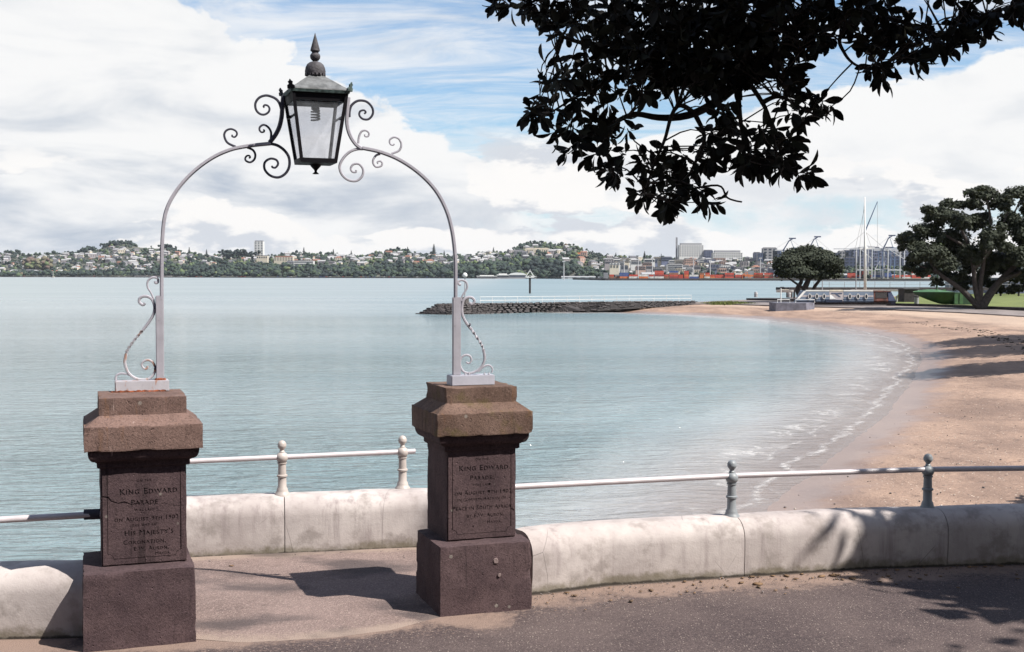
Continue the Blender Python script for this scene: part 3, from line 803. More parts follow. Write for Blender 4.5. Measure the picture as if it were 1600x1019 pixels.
p4 = Vector((p3.x+1.5, ywall(p3.x+1.5)+0.16, 0)); put_post(eRR, p4, 'grey_post_paint', 0.345)
zr = D(1143, 743.5, pr[0].y).z
pS = D(801, 761.0, 6.79)
rail_bar(eRR, [pS, Vector((pr[0].x, pr[0].y, zr))])
zr2 = D(1449, 733.5, pr[1].y).z
rail_bar(eRR, [Vector((pr[0].x, pr[0].y, zr)), Vector((pr[1].x, pr[1].y, zr2))])
rail_bar(eRR, [Vector((pr[1].x, pr[1].y, zr2)), Vector((p3.x, p3.y, zr2)), Vector((p4.x, p4.y, zr2))])
eBR = thing('railing', 'round pipe railing on pale ball-topped posts seen through the arch', 'railing', (BW0.x, BW0.y, 0.36))
pb = [W(441, 773, 0.355), W(629, 763, 0.355)]
for q in pb: put_post(eBR, q, 'post_paint', 0.355, 0.36)
zb1 = D(441, 714.5, pb[0].y).z; zb2 = D(629, 706, pb[1].y).z
dirb = (Vector((pb[1].x, pb[1].y, zb2))-Vector((pb[0].x, pb[0].y, zb1))).normalized()
A0 = Vector((pb[0].x, pb[0].y, zb1)); A1 = Vector((pb[1].x, pb[1].y, zb2))
rail_bar(eBR, [A0-dirb*0.95, A1+dirb*0.085])
q0 = A0-dirb*0.93; put_post(eBR, (q0.x, q0.y), 'post_paint', 0.355, 0.36)
eLR = thing('railing', 'shaded pipe railing joined to the left pillar by a collar', 'railing', (-2.1, 5.95, 0.33))
r0 = D(150, 803, 5.98); r1 = D(0, 812.5, 5.86); dl = (r1-r0)
rail_bar(eLR, [r0+Vector((0.05, 0, 0)), r0+dl*1.0, r0+dl*6])
mb = MB(); mb.tube([r0+Vector((0.02, 0, 0)), r0+dl.normalized()*0.055], 0.026, 14); mb.build('collar', 'arch_dark_iron', eLR, smooth=40)
qq = r0+dl*1.9; put_post(eLR, (qq.x, qq.y), 'grey_post_paint', 0.345)

# ================================================================ PILLARS
LETTER_W = [0.022]
def text_mesh(s, size, sc=0.80, space=1.16):
    cu = bpy.data.curves.new('lettering', 'FONT'); cu.body = s; cu.size = size; cu.align_x = 'CENTER'
    cu.small_caps_scale = sc; cu.space_character = space; cu.resolution_u = 2
    for i_, ch in enumerate(s):
        if ch.islower(): cu.body_format[i_].use_small_caps = True
    cu.offset = size*LETTER_W[0]
    o = bpy.data.objects.new('lettering', cu); COL.objects.link(o)
    return cu, o
def pillar(name, label, c, th, base, off, bh, sh, lines, cracks, capmat, sc=1.0, seed=0, patches=()):
    e = thing(name, label, 'pillar', (c[0], c[1], 0), th)
    e2 = None
    b = rough_block('base', base, -0.03, bh, 'pillar_stone', e, cuts=22, seed=seed, amp=0.004, top_half=(base[0]*0.985, base[1]*0.985))
    b.location = (off[0], off[1], 0)
    s_ = 0.1975*sc; zt = 0.86
    shaft = rough_block('shaft', (s_, s_), bh-0.004, zt, 'pillar_stone', e, cuts=20, seed=seed+1, amp=0.003, chip=0.01)
    for LETTER_W[0] in (0.022, 0.020, 0.024, 0.017, 0.026, 0.012, 0.0):
        # engraved front: a 6 mm skin of the shaft cut with the letters, the frame line and the cracks
        cuts_ = []
        zc0, zc1 = bh+0.004, zt-0.002; W_ = s_*0.985
        y_face = -s_-0.0065
        letters = []
        for (txt, size, x, z) in lines:
            cu, o = text_mesh(txt, size)
            me = bpy.data.meshes.new_from_object(o)
            bpy.data.objects.remove(o)
            # cutter: extruded copy
            bm = bmesh.new(); bm.from_mesh(me); bmesh.ops.remove_doubles(bm, verts=bm.verts, dist=1e-6)
            for v in bm.verts: v.co = Vector((v.co.x+x, y_face-0.004, v.co.y+z))
            xs_ = [v.co.x for v in bm.verts]; wdt = max(xs_)-min(xs_)
            if wdt > 2*W_*0.88:
                k = 2*W_*0.88/wdt
                for v in bm.verts: v.co.x = x+(v.co.x-x)*k
            fl = bm.copy()
            for v in fl.verts: v.co.y = -s_-0.0025
            mf = bpy.data.meshes.new('inscription_line'); fl.to_mesh(mf); fl.free(); letters.append(mf)
            ret = bmesh.ops.extrude_face_region(bm, geom=bm.faces[:])
            for v in [g_ for g_ in ret['geom'] if isinstance(g_, bmesh.types.BMVert)]: v.co.y = -s_-0.0022
            bmesh.ops.recalc_face_normals(bm, faces=bm.faces)
            cuts_.append(bm)
        def ribbon(pts, w):
            bm = bmesh.new(); n = len(pts); q = [Vector((p[0], 0, p[1])) for p in pts]; L_, R_ = [], []
            for i_ in range(n):
                t = q[min(i_+1, n-1)]-q[max(i_-1, 0)]; t.normalize(); nn = Vector((-t.z, 0, t.x))*w*(0.6+0.8*random.random())/2
                L_.append(q[i_]+nn); R_.append(q[i_]-nn)
            A = [bm.verts.new((p.x, y_face-0.004, p.z)) for p in L_]; B = [bm.verts.new((p.x, y_face-0.004, p.z)) for p in R_]
            A2 = [bm.verts.new((p.x, -s_-0.0022, p.z)) for p in L_]; B2 = [bm.verts.new((p.x, -s_-0.0022, p.z)) for p in R_]
            for i_ in range(n-1):
                bm.faces.new((A[i_], A[i_+1], B[i_+1], B[i_])); bm.faces.new((A2[i_], B2[i_], B2[i_+1], A2[i_+1]))
                bm.faces.new((A[i_], A2[i_], A2[i_+1], A[i_+1])); bm.faces.new((B[i_], B[i_+1], B2[i_+1], B2[i_]))
            bm.faces.new((A[0], B[0], B2[0], A2[0])); bm.faces.new((A[-1], A2[-1], B2[-1], B[-1]))
            bmesh.ops.recalc_face_normals(bm, faces=bm.faces); return bm
        fx = W_-0.026; fz0, fz1 = zc0+0.03, zc1-0.03
        k = 0.026
        # frame with scooped corners
        q = [(-fx, fz0+k), (-fx, fz1)]; cuts_.append(ribbon(q, 0.0035))
        q = [(fx, fz0+k), (fx, fz1)]; cuts_.append(ribbon(q, 0.0045))
        cuts_.append(ribbon([(-fx+k, fz0), (fx-k, fz0)], 0.0035))
        for sx in (-1, 1):
            q = [(sx*(fx)-sx*k*(1-math.cos(a_)) , fz0+k*math.sin(a_)) for a_ in (0, 0.4, 0.8, 1.2, 1.5)]
            q = [(sx*(fx-k*math.cos(a_)), fz0+k*math.sin(a_)) for a_ in (0.05, 0.5, 0.9, 1.3, 1.52)]
            cuts_.append(ribbon(q, 0.003))
        for cr, w in cracks: cuts_.append(ribbon(cr, w))
        bmS = bmesh.new(); P = [(-W_, y_face, zc0), (W_, y_face, zc0), (W_, -s_+0.01, zc0), (-W_, -s_+0.01, zc0), (-W_, y_face, zc1), (W_, y_face, zc1), (W_, -s_+0.01, zc1), (-W_, -s_+0.01, zc1)]
        vv = [bmS.verts.new(p) for p in P]
        for f in [(0, 3, 2, 1), (4, 5, 6, 7), (0, 1, 5, 4), (1, 2, 6, 5), (2, 3, 7, 6), (3, 0, 4, 7)]: bmS.faces.new([vv[i_] for i_ in f])
        bmesh.ops.bevel(bmS, geom=bmS.edges[:], offset=0.004, segments=2, affect='EDGES')
        ms = bpy.data.meshes.new('inscribed_face'); bmS.to_mesh(ms); bmS.free()
        slab = bpy.data.objects.new('inscribed_face', ms); COL.objects.link(slab)
        cutters = bpy.data.collections.new('cut')
        tmp = []
        big = bpy.data.meshes.new('cutter'); bmC = bmesh.new()
        for bmx in cuts_[:]:
            m_ = bpy.data.meshes.new('c'); bmx.to_mesh(m_); bmx.free(); bmC.from_mesh(m_)
        bmC.to_mesh(big); bmC.free(); co = bpy.data.objects.new('cutter', big); COL.objects.link(co)
        md = slab.modifiers.new('cut', 'BOOLEAN'); md.operation = 'DIFFERENCE'; md.object = co; md.solver = 'EXACT'; md.use_self = True
        dg = bpy.context.evaluated_depsgraph_get(); dg.update()
        me2 = bpy.data.meshes.new_from_object(slab.evaluated_get(dg))
        slab.modifiers.clear()
        bmv = bmesh.new(); bmv.from_mesh(me2); vol = bmv.calc_volume(signed=True); bmv.free()
        full = (2*W_)*(zc1-zc0)*(-s_+0.01-y_face)
        print('engraving', LETTER_W[0], len(me2.polygons), vol/full)
        if 0.75 < vol/full < 1.0 and len(me2.polygons) > 500: break
        bpy.data.objects.remove(co); bpy.data.objects.remove(slab)
    if len(me2.polygons) > 50: slab.data = me2
    slab.data.name = 'inscribed_face'; slab.data.materials.clear(); slab.data.materials.append(MATS['pillar_stone'])
    print('slab faces', len(me2.polygons))
    bpy.data.objects.remove(co); slab.parent = e
    for mf in letters:
        mf.materials.append(MATS['letter_dirt']); lo = bpy.data.objects.new('inscription_line', mf); COL.objects.link(lo); lo.parent = slab
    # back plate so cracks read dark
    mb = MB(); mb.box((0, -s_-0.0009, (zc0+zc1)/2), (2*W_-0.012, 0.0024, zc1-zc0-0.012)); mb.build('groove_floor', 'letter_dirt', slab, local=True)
    # moulding under the cap
    rings = []
    def sq(h_, z): return [(-h_, -h_, z), (h_, -h_, z), (h_, h_, z), (-h_, h_, z)]
    prof = [(0.207, 0.835), (0.214, 0.84), (0.214, 0.862), (0.222, 0.865)]
    for k_ in range(7):
        a_ = k_/6*math.pi/2; prof.append((0.222+0.033*math.sin(a_), 0.868+0.045*(1-math.cos(a_))))
    prof += [(0.255, 0.9215)]
    mb = MB(); mb.loft([sq(h_*sc, z) for h_, z in prof]); mb.build('cap_moulding', 'pillar_stone', e, local=True, smooth=30)
    rough_block('cap', (0.2715*sc, 0.2715*sc), 0.921, 1.0405, capmat, e, cuts=20, seed=seed+2, amp=0.003, chip=0.014)
    mb = MB(); rr = []
    for t in range(7):
        f_ = t/6; rr.append(sq((0.268-(0.268-0.200)*f_)*sc, 1.036+(1.087-1.036)*f_))
    mb.loft(rr); o_ = mb.build('cap_slope', capmat, e, local=True)
    bmx = bmesh.new(); bmx.from_mesh(o_.data); bmesh.ops.bevel(bmx, geom=[ed for ed in bmx.edges if abs(ed.verts[0].co.z-ed.verts[1].co.z) > 0.003], offset=0.004, segments=2, affect='EDGES'); bmx.to_mesh(o_.data); bmx.free()
    rough_block('top_block', (0.2025*sc, 0.2025*sc), 1.080, 1.168, capmat, e, cuts=16, seed=seed+3, amp=0.003, chip=0.012)
    for (px_, pz_, r_, face) in patches:
        mb = MB(); pts = []
        for k_ in range(16):
            a_ = k_/16*2*math.pi; rr_ = r_*(0.8+0.35*noise.noise(Vector((k_*0.9, px_*40, pz_*30)))); pts.append((px_+rr_*math.cos(a_), pz_+rr_*1.1*math.sin(a_)))
        mb.add([(a_, face, b_) for a_, b_ in pts]+[(a_, face-0.003, b_) for a_, b_ in [(px_+(u-px_)*0.8, pz_+(w-pz_)*0.8) for u, w in pts]],
               [tuple(range(16, 32))]+[(i_, (i_+1) % 16, 16+(i_+1) % 16, 16+i_) for i_ in range(16)])
        mb.build('repair_patch', 'patch_plaster', e, local=True)
    return e
CL = (-1.8343, 6.031); CR = (-0.223, 6.603); TH = 0.339
s0 = 0.1975
linesL = [('ON THE', 0.017, 0.0, 0.762), ('King Edward', 0.040, 0.02, 0.703), ('Parade', 0.036, 0.0, 0.652), ('WAS LAID', 0.018, 0.0, 0.620),
          ('on August 9th 1902', 0.029, 0.01, 0.574), ('THE DAY OF', 0.018, 0.0, 0.547), ("His Majesty's", 0.036, 0.02, 0.505), ('Coronation,', 0.030, 0.0, 0.462), ('E.W. Alison,', 0.026, 0.03, 0.430), ('Mayor.', 0.021, 0.085, 0.404)]
cracksL = [([(-0.195, 0.70), (-0.165, 0.695), (-0.15, 0.675), (-0.12, 0.664), (-0.09, 0.668), (-0.06, 0.655), (-0.02, 0.66)], 0.006),
           ([(0.09, 0.655), (0.12, 0.642), (0.16, 0.636), (0.194, 0.638)], 0.003), ([(0.0, 0.372), (0.004, 0.385), (-0.004, 0.40)], 0.004)]
pL = pillar('stone_pillar', 'left stone pillar whose inscription ends with the coronation, rusty plinth on top', CL, TH, (0.2566, 0.2546), (-0.029, -0.081), 0.3618, s0, linesL, cracksL, 'cap_stone', 1.0, 3)
linesR = [('ON THE', 0.018, 0.0, 0.780), ('King Edward', 0.041, 0.01, 0.728), ('Parade:', 0.035, 0.0, 0.678), ('WAS LAID', 0.019, 0.0, 0.645), ('on August 9th 1902,', 0.031, 0.012, 0.600),
          ('IN COMMEMORATION OF', 0.0205, 0.0, 0.568), ('Peace in South Africa,', 0.033, 0.006, 0.520), ('by E.W. Alison,', 0.027, 0.02, 0.480), ('Mayor.', 0.0235, 0.07, 0.443)]
cracksR = [([(0.165, 0.515), (0.18, 0.505), (0.19, 0.49)], 0.006), ([(-0.05, 0.425), (-0.048, 0.437)], 0.006)]
pR = pillar('stone_pillar', 'right stone pillar whose inscription names peace in South Africa, mossy cap', CR, TH, (0.2522, 0.2407), (-0.0148, -0.0817), 0.3607, s0, linesR, cracksR, 'mossy_cap_stone', 0.968, 11,
            patches=((0.035, 0.27, 0.017, -0.2407-0.0817-0.002), (0.055, 0.195, 0.012, -0.2407-0.0817-0.002)))
# ================================================================ IRON ARCH
aL = W(222, 607, 1.168); aR = W(738, 597, 1.168)
e1 = Vector((math.cos(TH), math.sin(TH), 0)); e2 = Vector((-math.sin(TH), math.cos(TH), 0))
PLo = (W(180, 613.5, 1.168)+W(264.5, 611, 1.168))/2 + e2*0.05; PRo = (W(706, 603.5, 1.168)+W(775, 602, 1.168))/2 + e2*0.05
PLo.z = 0; PRo.z = 0
adir = (PRo-PLo).normalized(); anor = Vector((-adir.y, adir.x, 0))
def A(px, py, off=0.0):
    d = ray(px, py); o_ = Vector((0, 0, EYE)); t = (PLo + anor*off - o_).dot(anor)/d.dot(anor)
    return o_+d*t
eA = thing('lamp_arch', 'pale iron arch with scrolls rising from both pillars to hold the lantern', 'arch', tuple((Vector((CL[0], CL[1], 1.168))+Vector((CR[0], CR[1], 1.168)))/2))
def bar(name, px, r, mat='arch_paint', flat=1.0, k=5, sides=6, parent=None, off=0.0, twist=0.0, conv=None, fade=True):
    P = [A(*(conv(*p) if conv else p), off) for p in px]
    S = smooth_line(P, k); n = len(S)
    rr = r if not fade else [r*(1.0-0.35*i_/n) for i_ in range(n)]
    mb = MB(); mb.tube(S, rr, sides, flat=flat, side_dir=anor, twist=twist)
    return mb.build(name, mat, parent or eA, smooth=40)
for (bx, lab, mat_, pil) in (([(180, 613.5), (264.5, 611)], 'L', 'rusty_plinth_paint', CL), ([(706, 603.5), (775, 602)], 'R', 'plinth_paint', CR)):
    w0, w1 = W(*bx[0], 1.168), W(*bx[1], 1.168)
    ln = (w1-w0).dot(e1); mid = w0+e1*ln/2+e2*0.05
    bm = bmesh.new(); bmesh.ops.create_cube(bm, size=1.0)
    for v in bm.verts: v.co = Vector((v.co.x*ln, v.co.y*0.10, v.co.z*0.054))
    bmesh.ops.bevel(bm, geom=bm.edges[:], offset=0.003, segments=2, affect='EDGES')
    me = bpy.data.meshes.new('plinth'); bm.to_mesh(me); bm.free(); me.materials.append(MATS[mat_])
    o = bpy.data.objects.new('plinth', me); COL.objects.link(o); o.parent = eA
    q = mid+Vector((0, 0, 1.168+0.0275-mid.z)); q = Vector((mid.x, mid.y, 1.1955)); o.location = q - Vector(eA.location); o.rotation_euler = (0, 0, TH)
    # rust crust at the joint
    if lab == 'L':
        mb = MB(); rings = []
        for k_ in range(30):
            f_ = k_/29; h_ = 0.006+0.012*abs(noise.noise(Vector((f_*9, 2, 0)))); d_ = 0.004+0.012*abs(noise.noise(Vector((f_*7, 5, 1))))
            p = w0+e1*(ln*(f_*1.02-0.08))+e2*0.001
            rings.append([tuple(p-e2*d_+Vector((0, 0, 0.0005))), tuple(p-e2*0.0035+Vector((0, 0, h_))), tuple(p+e2*0.01+Vector((0, 0, h_*0.8))), tuple(p+e2*0.01+Vector((0, 0, 0.0005)))])
        mb.loft(rings); mb.build('rust_crust', 'rust', eA)
        mb = MB(); cpt = A(250.5, 592); mb.lathe([(0.030, 0), (0.028, 0.006), (0.022, 0.010), (0.012, 0.012)], (cpt.x, cpt.y, 1.2225), 12); mb.build('rust_crust', 'rust', eA)
    else:
        for bx_ in (727, 733, 757, 764):
            cpt = A(bx_, 583, -0.01); mb = MB(); mb.lathe([(0.006, 0), (0.006, 0.006), (0.003, 0.008), (0.003, 0.014)], (cpt.x, cpt.y, 1.222), 6); mb.build('bolt', 'arch_paint', eA)
# uprights: outer box post and inner bar that runs on into the arch
def upright(x0, x1, ytop, ybot, y0b):
    a, b = A(x0, ybot), A(x1, ybot); w = (b-a).length; m_ = (a+b)/2
    ta, tb = A(x0, ytop), A(x1, ytop); zt = (ta.z+tb.z)/2
    mb = MB(); mb.box((m_.x, m_.y, (1.222+zt)/2), (w, 0.034, zt-1.222), math.atan2(adir.y, adir.x))
    o = mb.build('upright', 'arch_paint', eA); bmx = bmesh.new(); bmx.from_mesh(o.data); bmesh.ops.bevel(bmx, geom=bmx.edges[:], offset=0.003, segments=2, affect='EDGES'); bmx.to_mesh(o.data); bmx.free()
upright(244.3, 256.5, 462, 588, 0); upright(707.0, 719.3, 464.5, 583, 0)
archL = [(253.4, 585), (253.0, 500), (252.7, 430), (254, 370), (259.5, 330), (274.5, 300), (299, 271.5), (329, 248.5), (359, 234.5), (390, 228), (423, 224.5)]
archR = [(566, 231.5), (595, 238), (625, 250.5), (655, 271), (680, 297), (697, 328), (706.5, 362), (711, 400), (711.8, 430), (711.6, 500), (711.2, 583)]
def arch_bar(px):
    S = smooth_line([A(*p) for p in px], 6)
    mb = MB(); mb.tube(S, 0.0125, 4, flat=1.25, side_dir=anor); o = mb.build('arch_bar', 'arch_paint', eA)
    mb = MB(); mb.tube([p - anor*0.013 for p in S], 0.0062, 4, flat=1.0, side_dir=anor); mb.build('arch_rib', 'arch_paint', eA)
arch_bar(archL); arch_bar(archR)
cz = lambda x, y: (380+x/6.37, 130+y/6.37)
cw = lambda x, y: (330+x/3.92, 30+y/3.92)
SC_ = 'scroll'
bar('bracket', [(400, 125), (392, 200), (388, 270), (380, 350), (358, 440), (318, 520), (262, 592)], 0.0115, 'arch_dark_iron', conv=cz, fade=False, flat=1.3)
bar(SC_, [(378, 255), (362, 205), (335, 165), (290, 138), (225, 123), (160, 145), (122, 200), (128, 265), (165, 305), (210, 313), (250, 290), (262, 255), (245, 225), (215, 218), (202, 233), (212, 243)], 0.0072, conv=cz, mat='arch_dark_iron')
bar(SC_, [(275, 560), (277, 490), (250, 440), (205, 415), (168, 435), (162, 465), (180, 488), (205, 485), (210, 470), (197, 465)], 0.0062, 'arch_dark_iron', conv=cz)
bar(SC_, [(255, 600), (340, 620), (410, 670), (455, 740), (458, 830), (420, 900), (350, 938), (270, 920), (215, 860), (215, 790), (270, 752), (330, 765), (347, 805), (322, 840), (292, 838), (287, 822)], 0.0078, 'arch_dark_iron', conv=cz)
bar(SC_, [(40, 640), (95, 665), (120, 710), (110, 760), (70, 788), (30, 775), (20, 750), (35, 725), (60, 722), (70, 740), (55, 745)], 0.0062, 'arch_dark_iron', conv=cz)
bar(SC_, [(150, 782), (100, 757), (80, 715), (90, 685), (120, 673), (150, 685), (158, 705), (145, 722), (128, 718), (130, 708)], 0.0062, conv=cw, mat='arch_dark_iron')
bar('bracket', [(842, 480), (835, 560), (832, 640), (850, 710), (885, 765), (925, 795)], 0.0105, conv=cw, fade=False, flat=1.3)
bar(SC_, [(846, 600), (848, 560), (862, 525), (900, 500), (950, 505), (985, 540), (990, 580), (965, 612), (930, 612), (908, 590), (912, 565), (935, 558), (947, 570), (937, 580)], 0.0072, conv=cw, mat='arch_dark_iron')
bar(SC_, [(902, 760), (903, 735), (910, 707), (925, 685), (950, 683), (967, 700), (960, 718), (943, 718), (940, 706)], 0.0062, conv=cw)
bar(SC_, [(930, 795), (895, 796), (850, 812), (810, 850), (787, 900), (800, 950), (840, 985), (890, 990), (925, 960), (930, 920), (905, 888), (870, 890), (855, 915), (865, 935), (885, 937), (888, 925)], 0.0078, conv=cw)
bar(SC_, [(1035, 826), (1010, 835), (993, 860), (993, 885), (1010, 905), (1040, 900), (1048, 882), (1035, 870), (1018, 875), (1022, 887)], 0.0062, conv=cw)
bar(SC_, [(1105, 824), (1150, 805), (1165, 770), (1150, 735), (1120, 723), (1095, 738), (1095, 762), (1110, 772), (1122, 765)], 0.0062, conv=cw)
c4 = lambda x, y: (150+x/4.245, 400+y/4.245)
c5 = lambda x, y: (640+x/4.245, 400+y/4.245)
bar(SC_, [(392, 168), (395, 180), (410, 175), (408, 150), (375, 143), (345, 165), (342, 205), (365, 245), (380, 280), (385, 305)], 0.0062, conv=c4)
bar(SC_, [(325, 312), (310, 325), (287, 305), (292, 280), (320, 267), (355, 275), (378, 300), (388, 345), (380, 390), (350, 440), (312, 490)], 0.0072, conv=c4, fade=False)
bar('twisted_scroll', [(318, 482), (290, 516), (260, 550), (232, 588), (210, 622), (198, 655)], 0.0105, 'rusty_plinth_paint', conv=c4, fade=False, flat=0.35, sides=4, twist=0.55, k=8)
bar(SC_, [(200, 650), (192, 690), (194, 725), (215, 775), (255, 808), (300, 820), (350, 815), (385, 780), (392, 740), (375, 705), (345, 690), (315, 700), (303, 725), (320, 748), (340, 745), (340, 730)], 0.0075, conv=c4, mat='rusty_plinth_paint')
bar(SC_, [(130, 824), (135, 795), (160, 780), (195, 782), (222, 792)], 0.006, conv=c4)
bar(SC_, [(340, 192), (328, 188), (322, 172), (345, 160), (375, 175), (382, 210), (365, 240), (345, 275), (345, 300)], 0.0066, conv=c5)
bar(SC_, [(395, 308), (412, 320), (430, 300), (415, 278), (385, 275), (358, 295), (347, 340), (352, 395), (380, 450), (412, 490)], 0.0075, conv=c5, fade=False)
bar('twisted_scroll', [(405, 478), (432, 520), (465, 568), (482, 600), (492, 632)], 0.0105, 'arch_paint', conv=c5, fade=False, flat=0.35, sides=4, twist=0.55, k=8)
bar(SC_, [(490, 625), (498, 680), (480, 730), (440, 765), (395, 778), (355, 765), (335, 725), (340, 680), (370, 657), (400, 665), (410, 690), (395, 712), (375, 705)], 0.0075, conv=c5)
bar(SC_, [(455, 768), (490, 735), (525, 725), (548, 745), (545, 776)], 0.006, conv=c5)
for conv, pts in ((c4, ((385, 342, 403, 342), (385, 742, 403, 742))), (c5, ((335, 470, 402, 462),))):
    for a_, b_, c_, d_ in pts:
        if conv is c5: a_, b_ = 392, 455
        mb = MB(); mb.tube([A(*conv(a_, b_)), A(*conv(c_, d_))], 0.011, 6); mb.build('clamp', 'arch_dark_iron', eA)

# ================================================================ LANTERN
LC = A(493, 200); lx, ly = LC.x, LC.y
def zl(py): return D(493, py, ly).z
eN = thing('street_lantern', 'black four-sided glass lantern with spiked finial at the crown of the arch', 'lantern', (lx, ly, zl(272)), TH)
z0 = zl(272)
def zz(py): return zl(py)-z0
zb_, zt_ = zz(252), zz(150); hb, ht = 0.088, 0.136
def corner(h_, z, sx, sy): return Vector((sx*h_, sy*h_, z))
for sx, sy in ((-1, -1), (1, -1), (1, 1), (-1, 1)):
    mb = MB(); mb.tube([corner(hb, zb_, sx, sy), corner(ht, zt_, sx, sy)], 0.011, 4); mb.build('corner_bar', 'lantern_black', eN, local=True)
def ringsq(name, h0, h1, za, zb__, th_, mat='lantern_black'):
    mb = MB()
    def s4(h_, z): return [(-h_, -h_, z), (h_, -h_, z), (h_, h_, z), (-h_, h_, z)]
    mb.loft([s4(h0, za), s4(h1, zb__), s4(h1-th_, zb__), s4(h0-th_, za), s4(h0, za)], cap=False)
    return mb.build(name, mat, eN, local=True)
ringsq('bottom_frame', hb+0.006, hb+0.009, zb_-0.014, zb_+0.008, 0.018)
mb = MB(); mb.box((0, 0, zb_-0.012), (2*hb-0.02, 2*hb-0.02, 0.006)); mb.build('floor_plate', 'lantern_black', eN, local=True)
ringsq('top_frame', ht-0.005, ht+0.004, zz(162), zt_+0.008, 0.016)
for ax in range(4):
    a_ = ax*math.pi/2; mb = MB(); i0, i1 = hb-0.004, ht-0.010
    P = [(-i0, -i0, zb_), (i0, -i0, zb_), (i1, -i1, zt_-0.03), (-i1, -i1, zt_-0.03)]
    cs, sn = math.cos(a_), math.sin(a_); P = [Vector((x*cs-y*sn, x*sn+y*cs, z)) for x, y, z in P]
    nn = (P[1]-P[0]).cross(P[3]-P[0]).normalized()*0.003
    mb.add(P+[p+nn for p in P], [(0, 3, 2, 1), (4, 5, 6, 7), (0, 1, 5, 4), (1, 2, 6, 5), (2, 3, 7, 6), (3, 0, 4, 7)]); mb.build('pane', 'lantern_glass', eN, local=True)
# side straps that tie the brackets to the cage
for sx in (-1, 1):
    zc = zz(184); hh_ = hb+(ht-hb)*(zc-zb_)/(zt_-zb_)
    mb = MB(); mb.tube([(sx*(hh_+0.03), -0.0, zc-0.004), (sx*(hh_+0.004), 0, zc)], 0.008, 6)
    mb.tube([(sx*(hh_+0.004), -hh_, zc), (sx*(hh_+0.004), hh_, zc)], 0.006, 4); mb.build('strap', 'lantern_black', eN, local=True)
# roof
def s4(h_, z): return [(-h_, -h_, z), (h_, -h_, z), (h_, h_, z), (-h_, h_, z)]
mb = MB(); mb.loft([s4(0.147, zz(149)), s4(0.152, zz(146)), s4(0.150, zz(144)), s4(0.118, zz(138)), s4(0.075, zz(128)), s4(0.036, zz(119.5)), s4(0.034, zz(117))])
mb.build('roof', 'lantern_roof_copper', eN, local=True)
ringsq('eave_band', 0.148, 0.153, zz(150.5), zz(146.5), 0.012, 'verdigris')
for sx in (-1, 1):
    for sy in (-1, 1):
        mb = MB(); c_ = Vector((sx*0.146, sy*0.146, zz(147)))
        o_ = Vector((sx, sy, 0)).normalized(); t_ = Vector((-o_.y, o_.x, 0)); H_ = 0.046
        sil = [(-0.022, 0), (-0.020, 0.016), (-0.009, 0.022), (-0.013, 0.034), (-0.004, 0.038), (0, H_), (0.006, 0.038), (0.013, 0.034), (0.009, 0.022), (0.02, 0.016), (0.022, 0)]
        fr = [c_+t_*u+o_*(0.006+w*0.28)+Vector((0, 0, w)) for u, w in sil]; bk = [p-o_*0.008 for p in fr]; n = len(sil)
        mb.add(fr+bk, [tuple(range(n)), tuple(range(n, 2*n))[::-1]]+[(i_, n+i_, n+(i_+1) % n, (i_+1) % n) for i_ in range(n)])
        mb.build('corner_leaf', 'verdigris' if (sx > 0) else 'lantern_black', eN, local=True)
mb = MB(); mb.lathe([(0.036, zz(120)), (0.034, zz(116.5)), (0.040, zz(116)), (0.052, zz(116)), (0.0535, zz(112)), (0.050, zz(106)), (0.042, zz(101)), (0.030, zz(98)), (0.016, zz(96.5)), (0.013, zz(96))], segs=24)
dome = mb.build('dome', 'finial_iron', eN, local=True, smooth=50)
mb = MB()
for k_ in range(16):
    a_ = k_/16*2*math.pi; mb.box((0.050*math.cos(a_), 0.050*math.sin(a_), zz(117)), (0.006, 0.012, 0.012), a_)
mb.build('scallop_skirt', 'finial_iron', dome, local=True)
mb = MB(); mb.lathe([(0.012, zz(97)), (0.012, zz(95.5)), (0.018, zz(94.5)), (0.0255, zz(91)), (0.0265, zz(88.5)), (0.0265, zz(87)), (0.022, zz(84.5)), (0.015, zz(82.5)), (0.019, zz(81.5)), (0.019, zz(80.5)), (0.025, zz(79.8)), (0.0245, zz(78)), (0.012, zz(64)), (0.003, zz(54)), (0.001, zz(51.5))], segs=20)
mb.build('finial', 'finial_iron', eN, local=True, smooth=50)
mb = MB(); mb.lathe([(0.004, zz(272.5)), (0.018, zz(272)), (0.006, zz(268.5)), (0.008, zz(266)), (0.017, zz(263)), (0.026, zz(260)), (0.030, zz(257.5)), (0.042, zz(256.5)), (0.042, zz(254.5))], segs=20)
mb.build('pendant', 'lantern_black', eN, local=True, smooth=40)
# spiral energy-saving bulb hanging from the roof
eU = thing('light_bulb', 'small spiral energy-saving bulb hanging inside the lantern', 'light bulb', (lx, ly, zl(160)), TH)
zq = lambda py: zl(py)-zl(160)
mb = MB(); mb.lathe([(0.012, zq(148)), (0.012, zq(162)), (0.020, zq(164)), (0.022, zq(171)), (0.014, zq(173))], segs=14); mb.build('socket', 'bulb_base', eU, local=True, smooth=40)
pts = []
for k_ in range(72):
    a_ = k_/72*2*math.pi*3.5; pts.append((0.021*math.cos(a_), 0.021*math.sin(a_), zq(173)+(zq(188)-zq(173))*k_/71))
mb = MB(); mb.tube(pts, 0.0046, 8); mb.build('spiral_tube', 'bulb_glass', eU, local=True, smooth=60)
